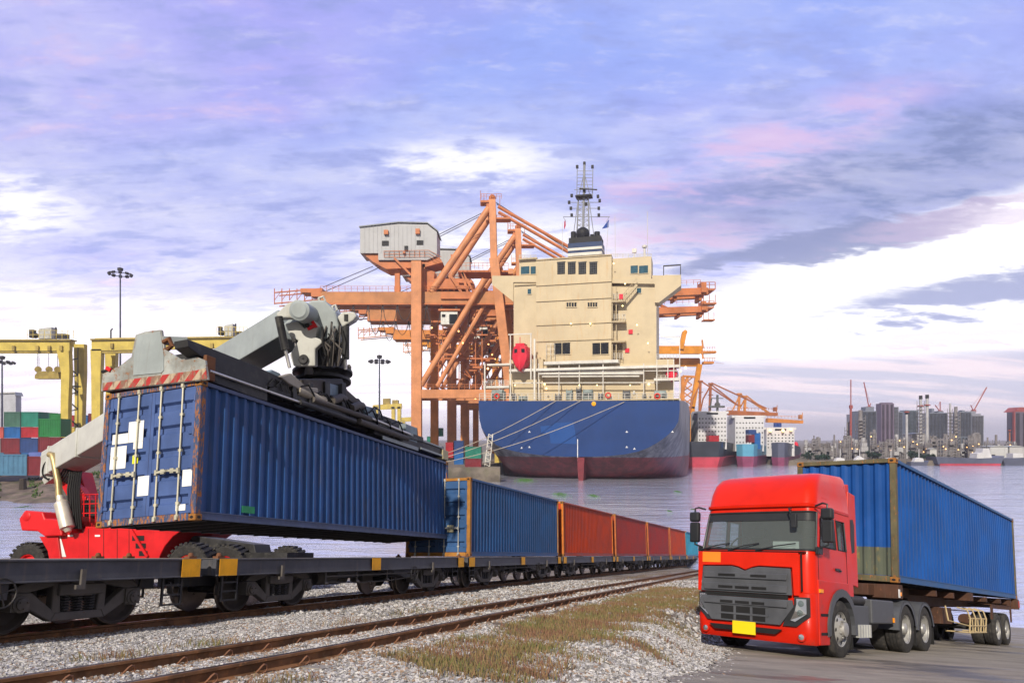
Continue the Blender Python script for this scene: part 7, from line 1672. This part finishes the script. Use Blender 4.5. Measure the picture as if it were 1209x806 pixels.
b = MB(); b.cyl(l3(916, 505, 30), l3(916, 499, 30), 1.3, 10); b.cyl(l3(920, 505, 30), l3(920, 499, 30), 1.3, 10); b.build('funnel', mat('funnel_blue', (.02, .05, .2), .5), r3)
for a, c in ((909.5, 508), (924.5, 508), (934, 507)): b = MB(); b.ball(l3(a, c, 20), .9, 8, 6); b.build('bridge_lamp', M['lamp_warm'], r3)
def small_boxes(lst, l, group):
    for (x0, x1, y0, y1, key, dd, lb_) in lst:
        root_m = None; b = MB(); p = l(x0, y1, dd); q_ = l(x1, y0, dd)
        base = l.__closure__
        o = MB(); w_ = q_.x - p.x; h_ = q_.z - p.z; corr(o, (0, 0, 0), (1, 0, 0), (0, 0, 1), (0, -1, 0), w_, h_, w_ / 8, .1); o.box(0, w_, .15, 5, 0, h_)
        yield o, p, key, lb_
for l_, rr, lst in ((l1, r1, ((837, 849, 514, 521.5, 'rd', 2, 'red container on the deck of the black hulled ship'), (846, 853, 521, 528, 'nb', 2, 'navy container on the edge of the black hulled ship'), (861, 870, 518, 529, 'pk', 40, 'faded red containers on the side of the black hulled ship'))),
                    (l2, r2, ((884, 891, 513, 522, 'mr', 4, 'maroon container on the light blue hulled ship'), (891, 898, 511, 530, 'bl', 4, 'blue container stack on the light blue hulled ship'), (884, 893, 507, 512.6, 'nb', 4, 'navy container topmost on the light blue hulled ship')))):
    for o, p, key, lb_ in small_boxes(lst, l_, ''):
        ob = o.build('shipping_container', cmt[key], None); ob.location = rr.matrix_world.translation + p; tag(ob, lb_, 'shipping container', 'containers on the distant ships')
for l_, rr, a, c in ((l1, r1, 875, 518), (l2, r2, 912, 515), (l3, r3, 939.5, 526)):
    b = MB(); b.ball((0, 0, 0), 1.0, 10, 8, (1.6, 2.2, 2.6)); ob = b.build('lifeboat', lbred); ob.location = rr.matrix_world.translation + l_(a, c, 60)
    tag(ob, {875: 'tiny red lifeboat on the black hulled ship', 912: 'tiny red lifeboat on the light blue ship', 939.5: 'tiny red lifeboat at the bow end of the dark grey ship'}[a], 'lifeboat', 'enclosed lifeboats')
    b = MB(); b.beam(rr.matrix_world.inverted() @ (rr.matrix_world.translation + l_(a, c + 3, 61)) if False else l_(a, c + 3, 61), l_(a, c + 12, 61), 1.2, 1.2); b.beam(l_(a - 2, c + 3, 61), l_(a + 2, c + 3, 61), .6, .6); b.build('davit', fwhite, rr)
# ------------------------------------------------------------------ far shore: city, refinery, trees, barge
FZ = 2.6
def fb(px, d, label, cat, name='tower_block', group=None): return wroot(name, px, d, label, cat, group, FZ)
def block(px0, px1, y0, d, label, c, tops=(), bands=0, vband=0, dark=None, name='tower_block', cat='tower block'):
    r_, l = fb((px0 + px1) / 2, d, label, cat, name); k = d / F; foot = HY + (EYE - FZ) / k; th = (px1 - px0) * k * .8
    if name == 'shed':
        b = MB(); mid = (px0 + px1) / 2; prm(b, l, [(px0 - .6, y0 + .2), (mid, y0 - 1.4), (px1 + .6, y0 + .2)], -.4, th + 1); b.build('roof', M['galv'], r_); b = MB(); prm(b, l, [(px0 + 2, foot - 6), (px0 + 6, foot - 6), (px0 + 6, foot), (px0 + 2, foot)], -.2, .1); b.build('door', M['dark'], r_)
    m_ = mat('facade', c, .6, var=.1, scale=.05, dirt=.2, dirtcol=tuple(v * .6 for v in c))
    b = MB(); prm(b, l, [(px0, y0), (px1, y0), (px1, foot), (px0, foot)], 0, th); b.build('wall', m_, r_)
    dm = mat('facade_glass', dark or tuple(v * .35 for v in c), .2, var=.2, scale=.1)
    for j in range(vband):
        a = px0 + (px1 - px0) * (j + .25) / vband; b = MB(); prm(b, l, [(a, y0 + 1.5), (a + (px1 - px0) / vband * .5, y0 + 1.5), (a + (px1 - px0) / vband * .5, foot - 5), (a, foot - 5)], -.25, .2); b.build('window_strip', dm, r_)
    if bands:
        b = MB(); n = int((min(foot, 540) - y0) / 1.6)
        for j in range(n): prm(b, l, [(px0 + .3, y0 + 1 + j * 1.6), (px1 - .3, y0 + 1 + j * 1.6), (px1 - .3, y0 + 1.8 + j * 1.6), (px0 + .3, y0 + 1.8 + j * 1.6)], -.45, .15)
        b.build('window_bands', dm, r_)
    for (a0, a1, c0, c1) in tops: b = MB(); prm(b, l, [(a0, c0), (a1, c0), (a1, c1), (a0, c1)], 1, th * .6); b.build('roof_structure', m_, r_)
    return r_, l
G1c, G2c, G3c = (.17, .19, .25), (.24, .25, .31), (.13, .13, .19)
block(1003, 1012, 489, 520, 'low grey tower block left of the red and white mast', G2c, vband=3)
block(1012.5, 1035, 485, 500, 'grey tower block under construction behind the lattice column', G1c, ((1022, 1032, 480, 486),), 1, 4)
block(1040.5, 1055.5, 476, 520, 'tall dark tower block with a reddish top, left of centre in the city', (.15, .12, .18), ((1042, 1054, 475, 477),), 0, 3)
block(1056, 1061, 480, 521, 'narrow glassy tower joined to the tall dark one', G2c, (), 1, 0)
block(1061.5, 1066, 486, 522, 'thin grey tower beside the white topped column', G1c, (), 1, 0)
block(1069, 1084.5, 484, 530, 'wide glassy office block behind the white column', (.20, .24, .30), (), 1, 2)
block(1097.5, 1119, 487, 510, 'broad grey blue tower block right of the two striped chimneys', G1c, ((1100, 1103, 482, 488), (1108, 1114, 485, 488)), 1, 5)
block(1132.5, 1147, 486, 500, 'blue grey tower block under the leaning red crane jib', G1c, ((1136, 1139, 484, 487),), 1, 4)
block(1148, 1161.5, 490, 505, 'stepped grey tower at the right end of the city group', G2c, ((1152, 1158, 488, 491), (1143, 1152, 485, 490)), 1, 4)
block(1132, 1154, 515, 440, 'low dark flat box building in front of the right city towers', (.11, .13, .17), (), 0, 6, name='industrial_building', cat='building')
r_, l = block(1198, 1214, 486, 520, 'dark tower with red edges at the right border of the picture', (.11, .10, .14), (), 0, 2)
b = MB(); prm(b, l, [(1198, 486), (1204, 480.5), (1214, 480.5), (1214, 486)], 0, 12); prm(b, l, [(1197.5, 486), (1198.8, 486), (1198.8, 522), (1197.5, 522)], -.6, 2); b.build('roof', mat('roof_red', (.28, .07, .07), .7, scale=.1), r_)
steel_f = mat('refinery_steel', (.20, .19, .20), .6, var=.3, scale=.15, dirt=.5, dirtcol=(.14, .09, .06), streak=False); pale_f = mat('refinery_pale', (.40, .40, .42), .5, var=.15, scale=.1, dirt=.3); redf = mat('crane_red', (.30, .075, .07), .6)
def column(px, top, d, w_, label, lattice=True, band=None, mt=None, cat='chimney', name='chimney'):
    r_, l = fb(px, d, label, cat, name); k = d / F; foot = HY + (EYE - FZ) / k
    b = MB(); b.tube([l(px, foot), l(px, top)], [w_ * k * .5, w_ * k * .42], 10); b.build('shaft', mt or pale_f, r_)
    if band:
        b = MB(); b.lathe(l(px, top + band), (0, 0, 1), [(w_ * k * .5, -.8 * k), (w_ * k * .9, -.6 * k), (w_ * k * .9, .6 * k), (w_ * k * .5, .8 * k)], 10); b.build('red_band', redf, r_); b = MB(); b.lathe(l(px, top), (0, 0, 1), [(w_ * k * .46, -4 * k), (w_ * k * .54, -4 * k), (w_ * k * .5, .2 * k), (w_ * k * .3, .2 * k)], 10); b.build('blackened_rim', M['black'], r_)
    if lattice:
        b = MB(); e = w_ * k * .75
        for sx in (-1, 1):
            for sy in (-1, 1): b.tube([l(px, foot) + Vector((sx * e, sy * e, 0)), l(px, top + 6) + Vector((sx * e, sy * e, 0))], .18, 4, False)
        n = int((foot - top - 6) / 4)
        for j in range(n):
            z_ = l(px, foot - j * 4).z; z2 = l(px, foot - j * 4 - 4).z
            b.box(l(px, 0).x - e * 1.1, l(px, 0).x + e * 1.1, -e * 1.1, e * 1.1, z_, z_ + .35); b.tube([Vector((-e, -e, z_)) , Vector((e, -e, z2))], .12, 3, False)
        b.build('stair_lattice', steel_f, r_)
column(1087, 467, 430, 3.6, 'left one of the two tall chimneys with a red band', True, 12)
column(1094.6, 466, 432, 3.8, 'right one of the two tall chimneys, plain shaft under a black rim', False, 12)
column(1121.7, 476, 440, 2.6, 'pale slim chimney between the broad tower and the lattice column'); column(1128.5, 480, 436, 4.2, 'thick lattice column with a dark flared top right of the slim chimney', True, None, steel_f, 'process column', 'process_column')
column(1016, 484, 420, 5.2, 'tall lattice clad process column in front of the tower under construction', True, None, steel_f, 'process column', 'process_column'); column(1070.5, 485, 415, 3.2, 'white process column with a red collar near the trees', False, 1.2, pale_f, 'process column', 'process_column')
column(1001, 498, 425, 3.2, 'short lattice column left of the red and white mast', True, None, steel_f, 'process column', 'process_column'); column(961, 514, 420, 1.6, 'small dark column at the left end of the far shore', True, None, steel_f, 'process column', 'process_column'); column(985, 513, 420, 2.2, 'small lattice column above the truck container corner', True, None, steel_f, 'process column', 'process_column')
column(1166, 516, 425, 2, 'short lattice column left of the white shed', True, None, steel_f, 'process column', 'process_column'); column(1176, 513, 425, 3, 'short thick lattice column behind the white shed', True, None, steel_f, 'process column', 'process_column'); column(1192, 506, 430, 1.8, 'short rusty chimney before the dark right tower', False, 2, rustc)
r_, l = fb(1004.6, 418, 'thin red and white radio mast, tallest thing on the far shore', 'mast', 'radio_mast'); b = MB(); b.tube([l(1004.6, 543), l(1004.6, 480)], .7, 5); b.tube([l(1004.6, 480), l(1004.6, 448)], .35, 5); b.cbox(l(1004.6, 480), (1.6, 1.6, 2)); b.build('lattice_mast', redf, r_)
def towercrane(px, foot, p1, p2, d, label):
    r_, l = fb(px, d, label, 'tower crane', 'tower_crane'); b = MB(); b.beam(l(px, HY + (EYE - FZ) * F / d), l(px, foot), 1.0, 1.0); b.cbox(l(px, foot), (2.4, 2.4, 2)); b.build('tower', redf, r_)
    b = MB(); b.tube([l(px, foot), l(*p1)], .45, 4); b.tube([l(px, foot), l(*p2)], .4, 4); b.tube([l(*p1), l(px + (p2[0] - px) * .5, foot - 6)], .1, 3); b.build('jib', redf, r_)
towercrane(1026, 481, (1020, 451), (1028, 476), 515, 'tower crane with a steep red jib above the left city block'); towercrane(1149.5, 485, (1165, 457), (1146, 478), 515, 'tower crane whose red jib leans right above the city'); towercrane(1110, 486, (1110, 474), (1104, 478), 525, 'little tower crane on the broad grey blue tower')
random.seed(21)
for k in range(34):
    px = 955 + k * 7.4 + random.uniform(-2, 2); d = random.uniform(392, 425); w_ = random.uniform(5, 10); top = random.uniform(509, 526) if 1000 < px < 1165 else random.uniform(517, 527)
    r_, l = fb(px, d, 'grey steel pipe rack of the refinery on the far shore', 'pipe rack', 'pipe_rack', 'refinery pipe racks'); foot = HY + (EYE - FZ) / (d / F); b = MB(); n = random.randint(2, 4)
    for j in range(n + 1):
        a = px - w_ / 2 + w_ * j / n; b.beam(l(a, foot), l(a, top + random.uniform(0, 5)), .5, .5); b.beam(l(a, foot, 5), l(a, top + 2, 5), .5, .5)
    c = foot - 3
    while c > top + 2: b.beam(l(px - w_ / 2, c), l(px + w_ / 2, c), .4, .45); b.tube([l(px - w_ / 2, c - .8, 2), l(px + w_ / 2, c - .8, 2)], .45, 5); c -= random.uniform(2.5, 4.5)
    b.build('steel_frame', steel_f, r_)
    b = MB()
    for j in range(random.randint(1, 3)):
        a = px + random.uniform(-w_ / 2, w_ / 2); t_ = random.uniform(top - 3, top + 8); b.tube([l(a, foot, 1), l(a, t_, 1)], random.uniform(.5, 1.3), 8)
    for j in range(random.randint(0, 2)): a = px + random.uniform(-w_ / 2, w_ / 2); b.cbox(l(a, random.uniform(top + 6, foot - 4), -.5), (random.uniform(2, 4), 2, random.uniform(1.5, 3)))
    b.build('vessel', random.choice((pale_f, steel_f, steel_f)), r_)
    for j in range(random.randint(0, 2)):
        b = MB(); b.ball(l(px + random.uniform(-w_ / 2, w_ / 2), random.uniform(top + 2, foot - 5), -.8), .32, 6, 5); b.build('work_lamp', M['lamp_warm'], r_)
for (x0, x1, y0, lab, c) in ((1169, 1190, 527, 'white shed with a flat roof near the right end of the far shore', (.50, .51, .52)), (1192, 1209, 527, 'pale gabled shed below the dark right tower', (.46, .46, .47)), (1098, 1106, 530, 'low white shed beside the far shore trees', (.5, .5, .5)), (1076, 1097, 512, 'pale building with a large grey duct at the chimney feet', (.34, .33, .34))):
    block(x0, x1, y0, 392 if y0 > 520 else 445, lab, c, (), 0, 0, name='shed', cat='shed')
leafm = mat('far_leaf', (.022, .055, .035), .8, var=.4, scale=.3)
def tree(px, d, wpx, hpx, label, z, seed):
    r_, l = wroot('tree', px, d, label, 'tree', 'trees on the far shore', z); k = d / F; rs_ = np.random.default_rng(seed); rw, rh = wpx * k / 2, hpx * k
    b = MB(); b.tube([(0, 0, 0), (.2, 0, rh * .5)], [.5, .25], 6)
    for j in range(5): a = j * 1.3; b.tube([(.1, 0, rh * .35), (math.cos(a) * rw * .6, math.sin(a) * rw * .6, rh * .7)], [.2, .08], 4)
    b.build('trunk', mat('bark', (.08, .06, .045), .9), r_)
    cl = [(rs_.normal(0, rw * .42), rs_.normal(0, rw * .4), rh * rs_.uniform(.35, .82), rs_.uniform(.22, .42) * rw) for _ in range(12)]
    V = []
    for cx_, cy_, cz_, cr_ in cl:
        n = 110; v = rs_.normal(size=(n, 3)); v /= np.linalg.norm(v, axis=1)[:, None]; c = v * cr_ * rs_.uniform(.6, 1.1, n)[:, None] + np.array([cx_, cy_, cz_]); sz = .55 * max(.6, rw / 5)
        a = rs_.normal(size=(n, 3)) * sz; b__ = rs_.normal(size=(n, 3)) * sz; V.append(np.stack([c, c + a, c + b__], 1).reshape(-1, 3))
    V = np.concatenate(V); o = np_mesh('crown', V, np.arange(len(V)).reshape(-1, 3), leafm); o.parent = r_
for j, (a, w_, h_, lb_) in enumerate(((1027, 11, 12, 'round dark tree left of the truck container corner on the far shore'), (1035, 10, 9, 'low dark tree right of the round one'), (1076, 12, 11, 'dark tree in front of the white process column'), (1088, 11, 8, 'low tree between two other far shore trees'), (1100, 9, 7, 'small tree left of the low dark barge'), (1196, 9, 6, 'low shrub like tree by the sheds at right'), (966, 12, 6, 'low tree at the left end of the far shore'), (954, 12, 9, 'leafy tree just right of the moored ships'), (976, 10, 6, 'low tree before the small lattice column'))):
    tree(a, 384, w_, h_, lb_, FZ, 40 + j)
r_, l = wroot('cargo_ship', 1145, 372, 'long low dark tanker with a red waterline and white bridge along the far shore', 'ship', None, 0)
b = MB(); b.prism([l(a, c) for a, c in ((1105, 539), (1160, 541), (1176, 540), (1186, 538), (1182, 548), (1108, 548))], (0, 10, 0)); b.build('hull', hb3, r_); b = MB(); b.prism([l(a, c, -.1) for a, c in ((1110, 547), (1182, 547), (1181, 549.8), (1110, 549.8))], (0, 10, 0)); b.build('waterline_paint', bt1, r_)
b = MB(); b.prism([l(a, c, 2) for a, c in ((1153, 541), (1154, 535), (1160, 534), (1161, 529), (1168, 529), (1169, 535), (1172, 541))], (0, 6, 0)); b.build('bridge', fwhite, r_); b = MB(); b.tube([l(1165, 529, 3), l(1165, 524, 3)], .3, 5); b.tube([l(1120, 541, 3), l(1120, 533, 3)], .25, 5); b.tube([l(1135, 541, 3), l(1135, 536, 3)], .25, 5); b.build('mast', shipd, r_)
r_, l = wroot('cargo_ship', 1195, 374, 'small grey coaster at the right border, behind the tanker bow', 'ship', None, 0)
b = MB(); b.prism([l(a, c) for a, c in ((1184, 541), (1212, 540), (1212, 549.8), (1187, 549.8))], (0, 8, 0)); b.build('hull', hb3, r_); b = MB(); b.prism([l(a, c, 2) for a, c in ((1196, 541), (1196, 535), (1208, 535), (1208, 541))], (0, 5, 0)); b.build('bridge', fwhite, r_)
for px, lb_ in ((1015, 'small white boat with a pointed cabin below the lattice column'), (992, 'low white boat moored left of the pointed cabin boat'), (1052, 'low grey barge moored before the trees'), (1085, 'flat dark pontoon between the barge and the tanker')):
    r_, l = wroot('river_boat', px, 371, lb_, 'boat', 'small boats at the far shore', 0); b = MB(); b.prism([l(a, c) for a, c in ((px - 10, 545), (px + 10, 545), (px + 12, 543.5), (px + 9, 550), (px - 9, 550))], (0, 4, 0)); b.build('hull', [hb3, fwhite][px < 1040], r_)
    b = MB(); b.prism([l(a, c, 1) for a, c in ((px - 6, 545), (px - 4, 541), (px, 538 if px == 1015 else 540), (px + 5, 541), (px + 6, 545))], (0, 2.5, 0)); b.tube([l(px, 541, 2), l(px, 530, 2)], .2, 4); b.build('cabin', fwhite, r_)
# floating plants on the river: loose rafts of leaves
def raft(px, py, w_, label, seed):
    d = EYE * F / (py - HY); r0 = np.random.default_rng(seed); n = int(w_ * 90); k = d / F
    x = W(px, py, d).x + r0.normal(0, w_ * k * .3, n); y = d + r0.normal(0, w_ * k * 1.1, n); s_ = r0.uniform(.12, .35, n) * k * 1.6
    th = r0.uniform(0, 6.28, n); up_ = r0.uniform(.3, 1.2, n) * s_
    V = np.stack([np.stack([x - np.cos(th) * s_, y - np.sin(th) * s_, np.zeros(n) + .02], -1), np.stack([x + np.cos(th) * s_, y + np.sin(th) * s_, np.zeros(n) + .02], -1), np.stack([x, y, up_], -1)], 1).reshape(-1, 3)
    o = np_mesh('floating_plants', V, np.arange(len(V)).reshape(-1, 3), mat('hyacinth', (.06, .16, .03), .6, var=.3, scale=1)); tag(o, label, 'floating plants', 'rafts of water plants', 'thing')
raft(701, 585, 9, 'bright green raft of floating plants in front of the ship rudder', 1); raft(662, 583.5, 14, 'long thin raft of floating plants left of the bright green one', 2); raft(800, 580, 5, 'small dark raft of floating plants right of the ship stern', 3); raft(790, 603, 4, 'small raft of floating plants above the distant train end', 4); raft(818, 601, 3, 'tiny floating plants beside the truck roof', 5); raft(620, 566.5, 16, 'dark green plant raft against the quay under the stern', 6); raft(28, 598, 6, 'green plants floating off the muddy bank at left', 7)
b = MB(); b.tube([(0, 0, 0), (0, 0, 3.0)], [.9, .7], 8); ob = b.build('mooring_post', mat('old_wood', (.05, .04, .035), .9, scale=.5)); ob.location = (W(27, 582, 170).x, 170, 1.6); tag(ob, 'dark old wooden post on the muddy bank', 'post')

# ------------------------------------------------------------------ thin lilac air over the river and the far shore
hm_ = bpy.data.materials.new('haze'); hm_.use_nodes = True; nt = hm_.node_tree; nt.nodes.clear()
ho = nt.nodes.new('ShaderNodeOutputMaterial'); pv = nt.nodes.new('ShaderNodeVolumePrincipled'); nt.links.new(pv.outputs[0], ho.inputs['Volume'])
pv.inputs['Color'].default_value = (.90, .90, .98, 1); pv.inputs['Density'].default_value = .00022; pv.inputs['Anisotropy'].default_value = .2
b = MB(); b.box(-7000, 7000, -120, 6400, -60, 125); tag(b.build('haze', hm_), 'thin lilac haze over the whole port', kind='stuff')
